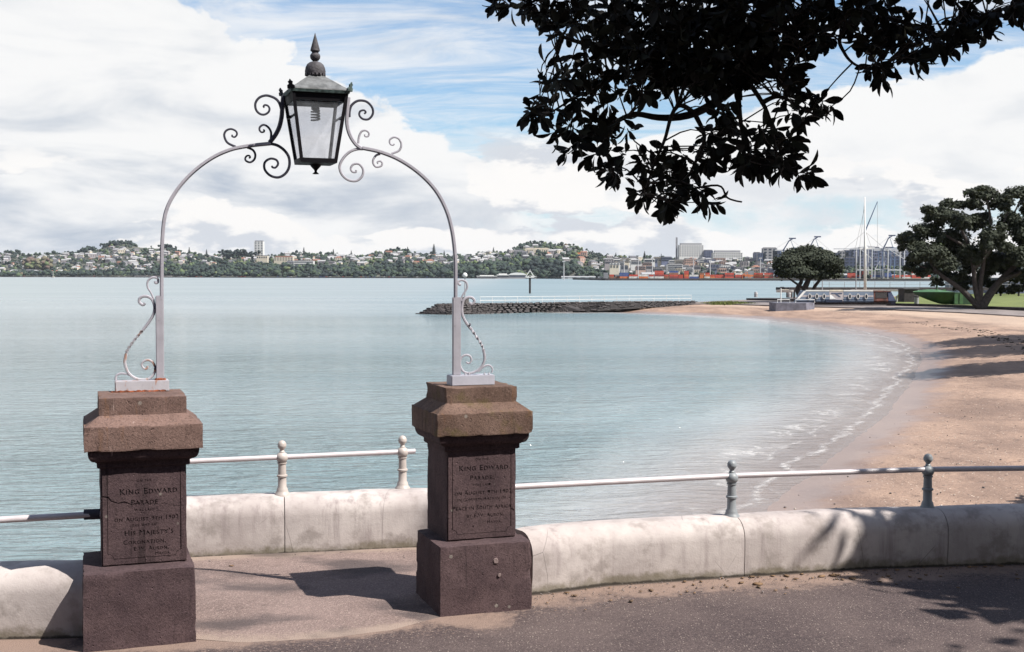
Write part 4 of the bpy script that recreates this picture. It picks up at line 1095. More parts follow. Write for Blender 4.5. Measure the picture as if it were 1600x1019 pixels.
# ================================================================ OVERHANGING TREE (near)
def leaf_geo(n):
    """unit leaf outline along +x, cupped a little: verts, tris"""
    pr_ = [(0.0, 0.0), (0.14, 0.045), (0.32, 0.145), (0.55, 0.20), (0.76, 0.165), (0.91, 0.085), (1.0, 0.0)]
    V = [(x, 0, 0.10*math.sin(x*2.6)) for x, w in pr_]; m = len(pr_)
    V += [(x, w, 0.10*math.sin(x*2.6)+w*0.35) for x, w in pr_[1:-1]] + [(x, -w, 0.10*math.sin(x*2.6)+w*0.35) for x, w in pr_[1:-1]]
    F = []
    for sgn, b in ((1, m), (-1, m+m-2)):
        for i_ in range(m-1):
            a0, a1 = i_, i_+1; c0 = b+i_-1 if i_ > 0 else None; c1 = b+i_ if i_+1 < m-1 else None
            if c0 is None: t = [(a0, a1, c1)]
            elif c1 is None: t = [(a0, a1, c0)]
            else: t = [(a0, a1, c1), (a0, c1, c0)]
            F += [x if sgn > 0 else (x[0], x[2], x[1]) for x in t]
    return np.array(V, float), np.array(F)
LV, LF = leaf_geo(0)
tree = thing('overhanging_tree', 'dark broad-leaved tree whose leafy boughs hang in from the top right', 'tree', (6.2, 2.2, 0))
YD = 3.85
clusters = [(765, 3, 12, 3, 2), (790, 8, 30, 8, 4), (828, 20, 26, 15, 5), (848, 10, 25, 14, 5), (868, 45, 22, 15, 4), (890, 20, 30, 20, 9), (915, 40, 30, 28, 9), (940, 70, 30, 25, 9),
            (863, 118, 18, 20, 5), (885, 105, 14, 16, 3), (915, 112, 30, 24, 9), (855, 180, 36, 22, 10), (838, 192, 12, 12, 3), (905, 165, 25, 15, 6), (880, 205, 30, 12, 6), (915, 222, 42, 26, 13), (905, 250, 22, 10, 4),
            (960, 282, 20, 20, 6), (950, 255, 20, 20, 5), (965, 205, 42, 20, 10), (1010, 262, 28, 18, 7), (1008, 308, 16, 22, 6), (1060, 300, 42, 30, 16), (1050, 335, 22, 16, 6), (1045, 265, 35, 20, 9), (1100, 322, 16, 20, 4),
            (1118, 225, 40, 38, 16), (1100, 275, 20, 15, 5), (1135, 190, 25, 20, 8), (1170, 240, 26, 26, 9), (1168, 275, 15, 15, 4), (1205, 225, 35, 22, 11), (1215, 260, 26, 22, 9), (1195, 280, 15, 18, 5), (1258, 280, 14, 18, 5), (1245, 250, 15, 14, 3),
            (1248, 165, 34, 28, 12), (1285, 180, 16, 14, 5), (1225, 130, 20, 14, 5), (1260, 200, 20, 10, 3), (1205, 100, 32, 26, 12), (1250, 82, 24, 22, 7), (1270, 60, 20, 16, 5),
            (1225, 40, 55, 42, 34), (1285, 25, 45, 30, 18), (1160, 60, 50, 60, 52), (1100, 50, 55, 50, 40), (1100, 110, 45, 35, 26), (1040, 30, 50, 35, 26), (1040, 90, 50, 30, 24), (1000, 120, 45, 26, 18),
            (985, 60, 45, 35, 20), (970, 20, 45, 22, 16), (1050, 135, 40, 18, 12), (1150, 115, 30, 20, 12), (1170, 20, 60, 25, 24), (960, 145, 35, 16, 8), (1330, 22, 40, 20, 11), (1370, 105, 26, 24, 8), (1345, 55, 20, 14, 3),
            (1385, 30, 40, 26, 14), (1375, 60, 25, 16, 5), (1425, 55, 32, 26, 12), (1440, 90, 12, 12, 3), (1465, 65, 30, 20, 9), (1490, 35, 36, 20, 11), (1495, 68, 16, 14, 4), (1535, 20, 26, 16, 8), (1550, 35, 12, 12, 3), (1592, 10, 12, 12, 4),
            (1180, -40, 260, 40, 90), (1000, -30, 200, 25, 40), (1400, -35, 200, 30, 40), (1620, -10, 60, 30, 14)]
boughs = [[(1750, -420, 3.3), (1500, -240, 3.5), (1300, -110, 3.7), (1215, -30, 3.8), (1178, 50, 3.85), (1160, 110, 3.85), (1130, 150, 3.86), (1085, 178, 3.86), (1030, 185, 3.85), (985, 182, 3.83), (945, 200, 3.82), (905, 222, 3.8)],
          [(1178, 50, 3.85), (1155, 130, 3.9), (1155, 180, 3.92), (1160, 230, 3.95)],
          [(1300, -110, 3.7), (1200, -20, 3.9), (1110, 20, 3.95), (1010, 50, 4.0), (940, 70, 4.02), (880, 60, 4.03), (850, 30, 4.0)],
          [(1110, 20, 3.95), (1040, 80, 3.9), (960, 120, 3.87), (900, 150, 3.85), (860, 175, 3.84)],
          [(1085, 178, 3.86), (1060, 165, 3.8), (1040, 215, 3.78), (1020, 255, 3.76), (1008, 300, 3.75)],
          [(1085, 178, 3.86), (1100, 215, 3.88), (1085, 255, 3.9), (1065, 300, 3.9), (1050, 335, 3.9)],
          [(1160, 110, 3.85), (1190, 160, 3.8), (1205, 200, 3.78), (1215, 250, 3.76), (1225, 275, 3.75)],
          [(1190, 160, 3.8), (1215, 150, 3.75), (1250, 165, 3.72), (1288, 182, 3.7)],
          [(1215, -30, 3.8), (1240, 30, 3.75), (1250, 80, 3.72)],
          [(1500, -240, 3.5), (1380, -60, 3.7), (1345, 10, 3.8), (1400, 30, 3.85), (1450, 55, 3.9), (1480, 60, 3.95)],
          [(1345, 10, 3.8), (1310, 55, 3.78), (1316, 80, 3.78), (1335, 100, 3.78), (1370, 110, 3.78)],
          [(1500, -240, 3.5), (1460, -60, 3.7), (1500, 10, 3.8), (1540, 20, 3.85)],
          [(1460, -60, 3.7), (1560, -20, 3.7), (1600, 8, 3.7)],
          [(1065, 300, 3.9), (1120, 290, 3.9), (1135, 310, 3.9), (1148, 316, 3.9), (1160, 318, 3.9)],
          [(945, 200, 3.82), (950, 240, 3.8), (960, 280, 3.8)],
          [(880, 60, 4.03), (820, 15, 4.02), (780, 5, 4.0), (758, -4, 4.0)]]
nodes = []
tb = MB()
for b_i, b in enumerate(boughs):
    S = smooth_line([D(x, y, d) for x, y, d in b], 5); n = len(S)
    r0_ = (0.034 if b_i == 0 else 0.018 if b_i in (1, 2, 9) else 0.009); r1_ = 0.0045 if b_i < 3 else 0.003
    if b_i == 13: r0_, r1_ = 0.004, 0.0028
    S = [p+Vector((noise.noise(p*6), noise.noise(p*6+Vector((9, 0, 0))), noise.noise(p*6+Vector((0, 9, 0)))))*0.012*(1 if i_ else 0) for i_, p in enumerate(S)]
    rad = [r0_+(r1_-r0_)*(i_/(n-1))**0.7 for i_ in range(n)]
    mb = MB(); mb.tube(S, rad, 8); mb.build('bough', 'bark', tree, smooth=True)
    nodes += S if b_i != 13 else []
NODE = np.array([tuple(p) for p in nodes])
rng = np.random.default_rng(11)
leaves = []   # (matrix 3x3, origin, length, tone)
tw = MB()
def rosette(c, tip_dir, n, L0):
    t = tip_dir.normalized(); a = t.orthogonal().normalized(); b = t.cross(a)
    ph = rng.uniform(0, 6.28)
    for k_ in range(n):
        an = ph+k_*2.4+rng.uniform(-0.3, 0.3); op = rng.uniform(0.55, 1.35)
        d = (t*math.cos(op)+(a*math.cos(an)+b*math.sin(an))*math.sin(op)); d += Vector((0, 0, -rng.uniform(0.0, 0.75))); d.normalize()
        w = Vector((rng.normal(), rng.normal(), rng.normal()*0.6)); w = (w-d*w.dot(d)).normalized(); u = w.cross(d)
        L = L0*rng.uniform(0.75, 1.2)
        o_ = c - t*rng.uniform(0, 0.035)+d*0.006
        leaves.append((np.array([d, w, u]).T, np.array(o_), L, rng.uniform(0, 1)))
for cx_, cy_, rx_, ry_, n in clusters:
    if cy_ > 130: cy_ -= 11
    for k_ in range(max(1, int(n*(0.62 if cy_ > 130 else 0.72)+0.5))):
        for _t in range(20):
            a_, r_ = rng.uniform(0, 6.283), math.sqrt(rng.uniform(0, 1))
            px_, py_ = cx_+rx_*r_*math.cos(a_), cy_+ry_*r_*math.sin(a_)
            break
        y_ = YD+rng.uniform(-0.28, 0.28)
        c = D(px_, py_, y_); d2 = ((NODE-np.array(c))**2).sum(1); j = int(d2.argmin()); q = Vector(NODE[j])
        ln = (c-q).length
        if ln > 0.02 and ln < 0.75:
            mid = q.lerp(c, 0.55)+Vector((rng.uniform(-1, 1), rng.uniform(-1, 1), rng.uniform(-0.3, 1)))*ln*0.13
            tw.tube(smooth_line([q, mid, c], 3), [0.0028, 0.0026, 0.0025, 0.0022, 0.002, 0.0018, 0.0016], 4, cap=False)
        dirv = (c-q) if ln > 0.02 else Vector((rng.normal(), rng.normal(), -0.5))
        dirv = dirv.normalized()+Vector((rng.uniform(-.4, .4), rng.uniform(-.4, .4), rng.uniform(-.5, .3)))
        rosette(c, dirv, int(rng.integers(6, 10)), 0.057)
tag(tw.build('twigs', 'bark', tree, smooth=True, fix=False), kind='stuff')
# the 300 leaves that hang lowest and show best are leaves of their own
order = sorted(range(len(leaves)), key=lambda i_: leaves[i_][1][2] - 0.15*leaves[i_][2])
tloc = np.array(tree.location)
lm = mesh_np('leaf', LV, LF, 'near_leaf', {'tone': np.full(len(LV), 0.5)}); leaf_me = lm.data; bpy.data.objects.remove(lm)
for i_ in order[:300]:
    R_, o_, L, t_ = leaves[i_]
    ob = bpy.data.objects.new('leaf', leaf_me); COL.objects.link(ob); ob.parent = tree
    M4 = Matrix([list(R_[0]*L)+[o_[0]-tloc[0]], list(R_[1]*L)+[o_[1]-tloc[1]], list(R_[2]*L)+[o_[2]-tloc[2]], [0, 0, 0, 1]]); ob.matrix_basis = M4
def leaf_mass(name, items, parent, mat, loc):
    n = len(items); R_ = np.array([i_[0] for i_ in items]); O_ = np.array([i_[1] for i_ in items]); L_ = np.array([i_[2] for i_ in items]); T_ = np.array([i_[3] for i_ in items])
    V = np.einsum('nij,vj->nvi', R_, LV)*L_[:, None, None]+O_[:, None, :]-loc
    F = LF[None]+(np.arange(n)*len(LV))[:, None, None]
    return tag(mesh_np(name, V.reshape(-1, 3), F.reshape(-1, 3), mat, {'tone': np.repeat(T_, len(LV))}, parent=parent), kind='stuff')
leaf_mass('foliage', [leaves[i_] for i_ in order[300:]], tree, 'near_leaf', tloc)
print('near leaves', len(leaves))
# the rest of the crown, above and right of the picture: it shades the hanging boughs and throws the dappled shade on the right
def crown_cards(centres, n, size, seed, zmin=None, spread=1.0, flat=0.75, fold=0.5):
    """many small bent leaf clumps filling ellipsoidal masses; centres = (x,y,z,rx,ry,rz)"""
    r = np.random.default_rng(seed); C_ = np.array(centres, float)
    vol = (C_[:, 3]*C_[:, 4]*C_[:, 5])**0.75; idx = r.choice(len(C_), n, p=vol/vol.sum())
    d = r.normal(size=(n, 3)); d /= np.linalg.norm(d, axis=1)[:, None]
    rad = (r.uniform(0, 1, n)**(1/3.0)*0.95+np.abs(r.normal(0, 0.16, n)))*spread
    # lumpy outline: the radius swells and shrinks with direction
    for q_ in range(3):
        ph_ = r.uniform(0, 6.28, (len(C_), 3)); fr_ = r.uniform(2.0, 5.5, (len(C_), 3))
        rad = rad*(1+0.11*np.sin(d[:, 0]*fr_[idx, 0]+ph_[idx, 0])*np.sin(d[:, 1]*fr_[idx, 1]+ph_[idx, 1]+d[:, 2]*fr_[idx, 2]))
    P_ = C_[idx, :3]+d*rad[:, None]*C_[idx, 3:]
    # leaf clump frame: roughly facing outward and up
    nrm = d*0.8+np.array([0, 0, 0.7])+r.normal(size=(n, 3))*0.55; nrm /= np.linalg.norm(nrm, axis=1)[:, None]
    t = np.cross(nrm, r.normal(size=(n, 3))); t /= np.linalg.norm(t, axis=1)[:, None]; b = np.cross(nrm, t)
    s = size*r.uniform(0.5, 1.35, n)[:, None]
    V = np.stack([P_-t*s*0.6, P_+b*s*0.42-nrm*s*fold*0.3, P_+t*s*0.7+nrm*s*0.1, P_-b*s*0.42-nrm*s*fold*0.3], 1)
    F = np.arange(n*4).reshape(n, 4)
    tone = np.clip(r.normal(0.5, 0.22, n)+0.12*np.sin(idx*1.7), 0, 1)
    return V.reshape(-1, 3), F, np.repeat(tone, 4)
top = [(2.3, 3.2, 3.7, 1.8, 0.7, 0.42), (0.9, 3.1, 3.55, 1.1, 0.6, 0.36), (4.4, 2.7, 4.1, 2.0, 0.9, 0.7), (5.6, 1.6, 5.0, 2.4, 1.5, 1.1), (4.2, -0.6, 5.0, 3.5, 1.8, 1.2), (6.5, 1.2, 6.4, 4.0, 1.8, 1.0), (8.5, 2.6, 5.6, 3.0, 1.4, 0.9), (1.2, -0.8, 4.6, 2.4, 1.6, 0.8)]
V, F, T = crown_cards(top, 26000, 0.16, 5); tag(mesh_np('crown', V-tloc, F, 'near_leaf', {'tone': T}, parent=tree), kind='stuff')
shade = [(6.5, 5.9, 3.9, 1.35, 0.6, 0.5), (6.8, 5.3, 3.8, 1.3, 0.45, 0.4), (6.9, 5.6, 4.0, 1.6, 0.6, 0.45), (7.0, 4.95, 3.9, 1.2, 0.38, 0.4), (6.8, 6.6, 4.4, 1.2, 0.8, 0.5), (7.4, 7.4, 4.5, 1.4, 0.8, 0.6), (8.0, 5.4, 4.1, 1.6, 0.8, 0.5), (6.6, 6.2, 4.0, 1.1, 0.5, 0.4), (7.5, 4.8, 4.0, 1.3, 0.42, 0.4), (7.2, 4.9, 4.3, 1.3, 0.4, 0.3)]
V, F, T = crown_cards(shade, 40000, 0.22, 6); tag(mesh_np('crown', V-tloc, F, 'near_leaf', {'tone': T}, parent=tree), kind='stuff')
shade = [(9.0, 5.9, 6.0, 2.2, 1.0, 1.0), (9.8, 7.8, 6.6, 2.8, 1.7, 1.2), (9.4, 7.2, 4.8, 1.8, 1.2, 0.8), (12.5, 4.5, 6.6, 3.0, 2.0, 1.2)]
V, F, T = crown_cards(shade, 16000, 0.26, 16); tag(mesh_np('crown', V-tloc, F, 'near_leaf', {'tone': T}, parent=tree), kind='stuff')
def limb(parent, pts, r0_, r1_, mat='bark', name='limb', sides=9):
    S = smooth_line(pts, 6); n = len(S)
    mb = MB(); mb.tube(S, [r0_+(r1_-r0_)*i_/(n-1) for i_ in range(n)], sides); return mb.build(name, mat, parent, smooth=True)
limb(tree, [Vector((6.2, 2.2, -0.1)), Vector((6.1, 2.2, 1.4)), Vector((5.7, 2.3, 2.8)), Vector((5.2, 2.4, 4.0))], 0.32, 0.16, name='trunk', sides=14)
limb(tree, [Vector((5.9, 2.25, 2.2)), Vector((4.9, 2.8, 3.0)), D(1750, -420, 3.3)], 0.16, 0.05)
limb(tree, [Vector((6.1, 2.2, 1.6)), Vector((6.8, 3.6, 2.9)), Vector((7.2, 5.2, 3.8)), Vector((7.4, 5.9, 4.2))], 0.15, 0.04)
# unseen trees added behind the camera to block sky and deepen shade
for k_, (x_, y_, r_, h_) in enumerate(((-16, -9, 5.5, 8), (-7, -11, 5.5, 9), (2.5, -10, 5.5, 8.5), (12, -12, 6, 10), (-25, -7, 5, 7.5))):
    e_ = thing('street_tree', ['leafy street tree behind the viewer, second from the left', 'leafy street tree behind the viewer, middle of the row', 'leafy street tree directly behind the viewer across the road', 'tallest leafy street tree behind the viewer on the right', 'leftmost leafy street tree behind the viewer'][k_], 'tree', (x_, y_, 0), group='street trees behind the viewer')
    ms_ = [(x_+r_*0.5*math.cos(a_), y_+r_*0.4*math.sin(a_), h_*0.5+0.9*math.sin(a_*2), r_*0.6, r_*0.5, h_*0.36) for a_ in np.linspace(0, 6.28, 6)[:-1]]
    V_, F_, T_ = crown_cards(ms_, 5000, 0.5, 90+k_); tag(mesh_np('crown', V_-np.array([x_, y_, 0]), F_, 'pohutukawa_leaf', {'tone': T_}, parent=e_), kind='stuff')
    limb(e_, [Vector((x_, y_, -0.1)), Vector((x_+0.2, y_, h_*0.4)), Vector((x_, y_, h_*0.7))], 0.35, 0.12, 'pale_bark', 'trunk', 9)
limb(tree, [Vector((5.2, 2.4, 4.0)), Vector((3.4, 2.6, 4.5)), Vector((1.2, 2.5, 4.5))], 0.14, 0.03)

# ================================================================ MIDDLE DISTANCE
LAWN = -2.0
# grey promenade path along the top of the beach
def sheet(name, poly, z, mat, kind='structure'):
    mb = MB(); n = len(poly); mb.add([(p[0], p[1], z) for p in poly], [tuple(range(n))]); return tag(mb.build(name, mat), kind=kind)
def W2(px, py, z): v = W(px, py, z); return (v.x, v.y)
pa = [W2(1000, 474.2, -2.17), W2(1130, 474.6, -2.17), W2(1240, 478, -2.17), W2(1330, 480.5, -2.17), W2(1420, 484.5, -2.17), W2(1500, 488, -2.17), W2(1600, 494, -2.17), W2(1750, 503, -2.17),
      W2(1750, 490, -2.17), W2(1560, 481, -2.17), W2(1389, 475, -2.17), W2(1240, 468, -2.17), W2(1165, 468.5, -2.17), W2(1090, 471.6, -2.17)]
mb = MB(); mb.prism(pa, -2.7, -2.16); structure(mb.build('promenade', 'path_grey'))
# weed tuft bank on the spit
rg = np.random.default_rng(3); pts = []
n = 2600; u = rg.uniform(0, 1, n)
bx = np.array([W2(1092+90*t, 473.8+1.2*math.sin(t*3.1), -2.2) for t in u]); bx += rg.normal(0, 0.8, bx.shape)*np.array([0.6, 1.2])
hh_ = rg.uniform(0.15, 0.55, n)*np.sin(np.clip(u, 0.05, 0.95)*3.14)
an = rg.uniform(0, 3.14, n); w_ = 0.09
V = np.zeros((n, 3, 3)); V[:, 0] = np.column_stack([bx[:, 0]-w_*np.cos(an), bx[:, 1]-w_*np.sin(an), np.full(n, -2.35)]); V[:, 1] = np.column_stack([bx[:, 0]+w_*np.cos(an), bx[:, 1]+w_*np.sin(an), np.full(n, -2.35)])
V[:, 2] = np.column_stack([bx[:, 0]+rg.normal(0, .12, n), bx[:, 1]+rg.normal(0, .12, n), -2.2+hh_])
o = mesh_np('grass_tufts', V.reshape(-1, 3), np.arange(n*3).reshape(n, 3), 'lawn_grass'); tag(o, 'green grass tufts growing where the breakwater meets the sand', 'grass', kind='stuff')
# lawn behind its dark retaining kerb
lf = [W2(1386, 475.5, LAWN), W2(1480, 478, LAWN), W2(1560, 481.5, LAWN), W2(1760, 491, LAWN)]
lb = [W2(1760, 458, LAWN), W2(1560, 458, LAWN), W2(1405, 458.5, LAWN)]
mb = MB(); mb.prism(lf+lb, -2.9, LAWN); structure(mb.build('lawn', 'lawn_grass'))
eK = thing('low_wall', 'low dark retaining wall between the lawn and the grey promenade', 'wall', (lf[0][0], lf[0][1], -1.8))
for a, b in zip(lf, lf[1:]):
    L_ = math.hypot(b[0]-a[0], b[1]-a[1]); an = math.atan2(b[1]-a[1], b[0]-a[0]); mb = MB(); mb.box(((a[0]+b[0])/2, (a[1]+b[1])/2-0.25, -2.12), (L_-0.05, 0.5, 0.60), an); mb.build('wall_segment', 'timber_dark', eK)
q = W2(1240, 475.5, -1.765)

# ---------------- stone breakwater
wl = [W(648, 490.5, WATER), W(700, 492, WATER), W(760, 490.5, WATER), W(850, 488.0, WATER), W(930, 483.5, -2.8), W(1000, 479.5, -2.5), W(1080, 475, -2.22)]
tp = [W(684, 476, -2.0), W(720, 475.5, -2.0), W(790, 474.5, -1.97), W(870, 473.5, -1.95), W(950, 472.3, -1.93), W(1010, 471.8, -1.9), W(1085, 471.2, -1.9)]
eG = thing('breakwater', 'dark basalt block breakwater running out from the beach into the bay', 'breakwater', tuple(wl[2]))
# core
fr = [Vector((p.x, p.y, -3.9)) for p in wl]; bk = [p+Vector((0, 4.5, 0)) for p in tp]
mb = MB(); n = len(wl)
wlc = [Vector((p.x, p.y+0.35, -3.6)) for p in wl]; tpc = [Vector((p.x, p.y+0.25, p.z-0.10)) for p in tp]; bkt = [Vector((p.x, p.y+2.6, p.z-0.10)) for p in tp]; bkb = [Vector((p.x, p.y+5.5, -3.9)) for p in tp]
mb.loft([[tuple(a), tuple(b), tuple(c), tuple(d)] for a, b, c, d in zip(wlc, tpc, bkt, bkb)]); mb.build('core', 'timber_dark', eG)
def lerp_list(L_, t):
    f = t*(len(L_)-1); i_ = min(int(f), len(L_)-2); return L_[i_].lerp(L_[i_+1], f-i_)
def stone_mesh(seed):
    r = random.Random(seed); bm = bmesh.new(); bmesh.ops.create_cube(bm, size=1.0)
    bmesh.ops.bevel(bm, geom=bm.edges[:], offset=0.14, segments=1, affect='EDGES')
    for v in bm.verts: v.co += Vector((r.uniform(-.06, .06), r.uniform(-.05, .05), r.uniform(-.07, .07)))
    me = bpy.data.meshes.new('stone'); bm.to_mesh(me); bm.free(); me.materials.append(MATS['basalt']); return me
SM = [stone_mesh(i_) for i_ in range(8)]
rs = random.Random(4); stones = []
rows_ = 6
for r_ in range(rows_+1):
    t = 0.0+rs.random()*0.01
    while t < 0.995:
        a, b = lerp_list(wl, t), lerp_list(tp, t); hgt = (b-a).length
        step = rs.uniform(0.7, 1.3)/56.0
        tm = min(t+step/2, 1); a, b = lerp_list(wl, tm), lerp_list(tp, tm)
        a = Vector((a.x, a.y, min(-3.42, a.z-0.2) if tm < 0.6 else a.z-0.2)); nx = lerp_list(wl, min(1, tm+0.01)); pv = lerp_list(wl, max(0, tm-0.01)); ang = math.atan2(nx.y-pv.y, nx.x-pv.x)
        if r_ < rows_: p = a.lerp(b, (r_+0.5)/rows_); hz = max(0.15, (b.z-a.z)/rows_)
        else: p = b+Vector((0, 0.45, -0.06)); hz = 0.25
        if p.z < -1.6: stones.append((p, ang, step*44*0.97, hz*0.98))
        t += step*(0.55 if t < 0.12 else 1)
print('stones', len(stones))
stones.sort(key=lambda s_: -s_[2]*s_[3])
loc = Vector(eG.location); rest = MB()
for k_, (p, ang, w_, h_) in enumerate(stones):
    sc_ = (w_, 0.75, h_)
    if k_ < 300:
        ob = bpy.data.objects.new('stone', SM[k_ % 8]); COL.objects.link(ob); ob.parent = eG; ob.location = p-loc+Vector((0, rs.uniform(-.06, .06), 0)); ob.rotation_euler = (rs.uniform(-.1, .1)-0.25, rs.uniform(-.04, .04), ang); ob.scale = sc_
    else: rest.box(p, (w_, 0.7, h_*0.95), ang)
if rest.v: tag(rest.build('stones', 'basalt', eG), kind='stuff')
eGR = thing('breakwater_railing', 'thin white two-bar railing along the top of the stone breakwater', 'railing', tuple(W(750, 475, -1.95)))
gp = [(W(750+ (1081-750)*k_/17, 475.0-3.8*k_/17, -1.95)) for k_ in range(18)]
gp = [Vector((p.x, p.y+0.6, -2.0)) for p in gp]
for p in gp:
    mb = MB(); mb.tube([p, p+Vector((0, 0, 1.0))], 0.034, 5); mb.build('post', 'white_paint', eGR)
for h_ in (0.99, 0.5):
    mb = MB(); mb.tube([p+Vector((0, 0, h_)) for p in gp], 0.036, 5); mb.build('rail', 'white_paint', eGR)
lp = W(726, 475.5, -2.0); lp.y += 1.0
eLP = thing('lamp_post', 'white globe lamp on a short post at the end of the breakwater', 'lamp', tuple(lp))
mb = MB(); mb.lathe([(0.55, 0), (0.55, 0.75), (0.3, 0.95)], lp, 10); mb.build('base', 'dark_concrete', eLP)
mb = MB(); mb.tube([lp+Vector((0, 0, .9)), lp+Vector((0, 0, 3.6))], 0.07, 8); mb.build('pole', 'pale_concrete', eLP)
mb = MB(); mb.lathe([(0.1, 3.55), (0.25, 3.65), (0.36, 3.9), (0.25, 4.15), (0.1, 4.25)], lp, 12); mb.build('globe', 'white_paint', eLP, smooth=True)
# channel beacon
bp = W(828, 458.5, WATER)
eBc = thing('channel_beacon', 'wooden pile beacon with a white triangular top standing in the water', 'beacon', tuple(bp))
s_ = bp.y/FPX
mb = MB(); mb.tube([bp+Vector((0, 0, -1)), bp+Vector((0, 0, 27*s_))], 1.7*s_, 8); mb.build('pile', 'timber_dark', eBc)
mb = MB(); t_ = bp+Vector((0, 0, 25*s_)); w_ = 7*s_
for a, b in (((-w_, 0), (0, 11*s_)), ((0, 11*s_), (w_, 0)), ((-w_, 0), (w_, 0))):
    mb.tube([t_+Vector((a[0], -0.4, a[1])), t_+Vector((b[0], -0.4, b[1]))], 0.9*s_, 4)
mb.build('triangle_daymark', 'white_paint', eBc)
mb = MB(); mb.tube([t_+Vector((0, 0, 9*s_)), t_+Vector((0, 0, 13*s_))], 0.8*s_, 6); mb.build('light', 'grey_paint', eBc)
# ---------------- landing stage, bollards, jetty
a, b = W(1166, 469, -2.16), W(1262, 471, -2.16)
eQ = thing('quay_edge', 'low dark timber quay edge beyond the sand with two bollards on it', 'quay', tuple(a))
mb = MB(); d_ = (b-a).normalized(); n_ = Vector((-d_.y, d_.x, 0))
mb.prism([tuple(a)[:2], tuple(b)[:2], tuple(b+n_*6)[:2], tuple(a+n_*6)[:2]], -3.6, a.z+0.32); mb.build('deck', 'timber_dark', eQ)
for px_, lab in ((1181, 'dark rounded bollard at the far left of the timber quay'), (1233, 'dark rounded bollard on the quay beside the round tree')):
    p = W(px_, 464.5, a.z+0.32); e = thing('bollard', lab, 'bollard', tuple(p), group='bollards on the quay'); s_ = p.y/FPX
    mb = MB(); mb.lathe([(2.7*s_, 0), (2.7*s_, 6.5*s_), (2.2*s_, 8*s_), (1*s_, 8.8*s_)], p, 12); mb.build('body', 'grey_paint', e, smooth=40)
    mb = MB(); mb.lathe([(2.9*s_, 5.0*s_), (2.9*s_, 5.8*s_)], p, 12); mb.build('band', 'white_paint', e)
# long jetty behind
JY = 236.0
j0, j1 = D(1226, 449, JY), D(1900, 449, JY+18)
eJ = thing('jetty', 'long dark piled jetty with a thin handrail behind the trees and the blue boat', 'jetty', (j0.x, j0.y, WATER))
zj = j0.z; dj = Vector((j1.x-j0.x, j1.y-j0.y, 0)); Lj = dj.length; dj.normalize(); nj = Vector((-dj.y, dj.x, 0)); aj = math.atan2(dj.y, dj.x)
mb = MB(); c = j0+dj*Lj/2+nj*2; mb.box((c.x, c.y, zj-0.30), (Lj, 4.5, 0.55), aj); mb.build('deck', 'timber_dark', eJ)
for k_ in range(int(Lj/4)):
    p = j0+dj*(2+k_*4); mb = MB(); mb.tube([Vector((p.x, p.y, zj-0.5)), Vector((p.x, p.y, -4))], 0.2, 6); mb.build('pile', 'timber_dark', eJ)
mb = MB(); p = j0+dj*1; mb.box((p.x, p.y, zj-1.0), (0.8, 1.2, 2.0), aj)
mb.build('ladder_frame', 'timber_dark', eJ)
for k_ in range(int(Lj/3.2)):
    p = j0+dj*(6+k_*3.2); mb = MB(); mb.tube([Vector((p.x, p.y, zj)), Vector((p.x, p.y, zj+1.15))], 0.055, 4); mb.build('rail_post', 'grey_paint', eJ)
for h_ in (1.12, 0.6):
    mb = MB(); a_ = j0+dj*6; b_ = j0+dj*(Lj-2); mb.tube([Vector((a_.x, a_.y, zj+h_)), Vector((b_.x, b_.y, zj+h_))], 0.05, 4); mb.build('rail', 'grey_paint', eJ)
# white low sea wall and moored hulls seen under the jetty
for px0, px1, py0, py1, y_, lab in ((1330, 1412, 452.5, 455.5, 225, 'long white low wall section under the jetty right of the flagpole'), (1213, 1240, 453, 457, 212, 'small white dinghy hull beside the trunk of the round tree')):
    a_, b_ = D(px0, py1, y_), D(px1, py0, y_); w_ = b_.x-a_.x; h_ = b_.z-a_.z
    if px0 > 1300:
        e = thing('white_wall', lab, 'wall', (a_.x, y_, a_.z))
        mb = MB(); mb.box(((a_.x+b_.x)/2, y_, a_.z+h_*0.42), (w_, 0.6, h_*0.84)); mb.build('wall_body', 'white_paint', e)
        mb = MB(); mb.box(((a_.x+b_.x)/2, y_, a_.z+h_*0.92), (w_+0.2, 0.8, h_*0.16)); mb.build('coping', 'pale_concrete', e)
    else:
        e = thing('dinghy', lab, 'boat', (a_.x, y_, a_.z)); mb = MB(); rings = []
        for k_ in range(9):
            f = k_/8; hw = 0.75*math.sin(math.pi*min(1, f*0.9+0.12)); x_ = a_.x+w_*f
            rings.append([(x_, y_-hw, a_.z+h_), (x_, y_-hw*0.6, a_.z+h_*0.3), (x_, y_, a_.z), (x_, y_+hw*0.6, a_.z+h_*0.3), (x_, y_+hw, a_.z+h_)])
        mb.loft(rings); mb.build('hull', 'white_paint', e, smooth=40)
        mb = MB(); mb.box((a_.x+w_*0.45, y_, a_.z+h_*1.02), (w_*0.5, 0.9, 0.12)); mb.build('deck', 'cream_paint', e)
# concrete outfall box with its rails and post
a, b = W(1212, 484, -2.42), W(1253, 481.5, -2.42)
eO = thing('outfall_box', 'pale blue-grey concrete box with low hoop rails on the beach below the boat', 'concrete box', tuple(a))
s_ = a.y/FPX; w_ = b.x-a.x
mb = MB(); mb.prism([(a.x, a.y), (a.x+w_*0.72, a.y-0.3), (b.x, a.y+1.5), (b.x, a.y+4), (a.x, a.y+4)], -3.0, a.z+10.5*s_); mb.build('box_body', 'blue_grey_concrete', eO)
for k_, (u0, u1) in enumerate(((0.08, 0.38), (0.52, 0.98))):
    z_ = a.z+10.5*s_; x_0, x_1 = a.x+w_*u0, a.x+w_*u1
    mb = MB(); mb.tube([(x_0, a.y+1, z_), (x_0, a.y+1, z_+0.4), (x_1, a.y+1, z_+0.4), (x_1, a.y+1, z_)], 0.05, 5); mb.build('hoop_rail', 'white_paint', eO)
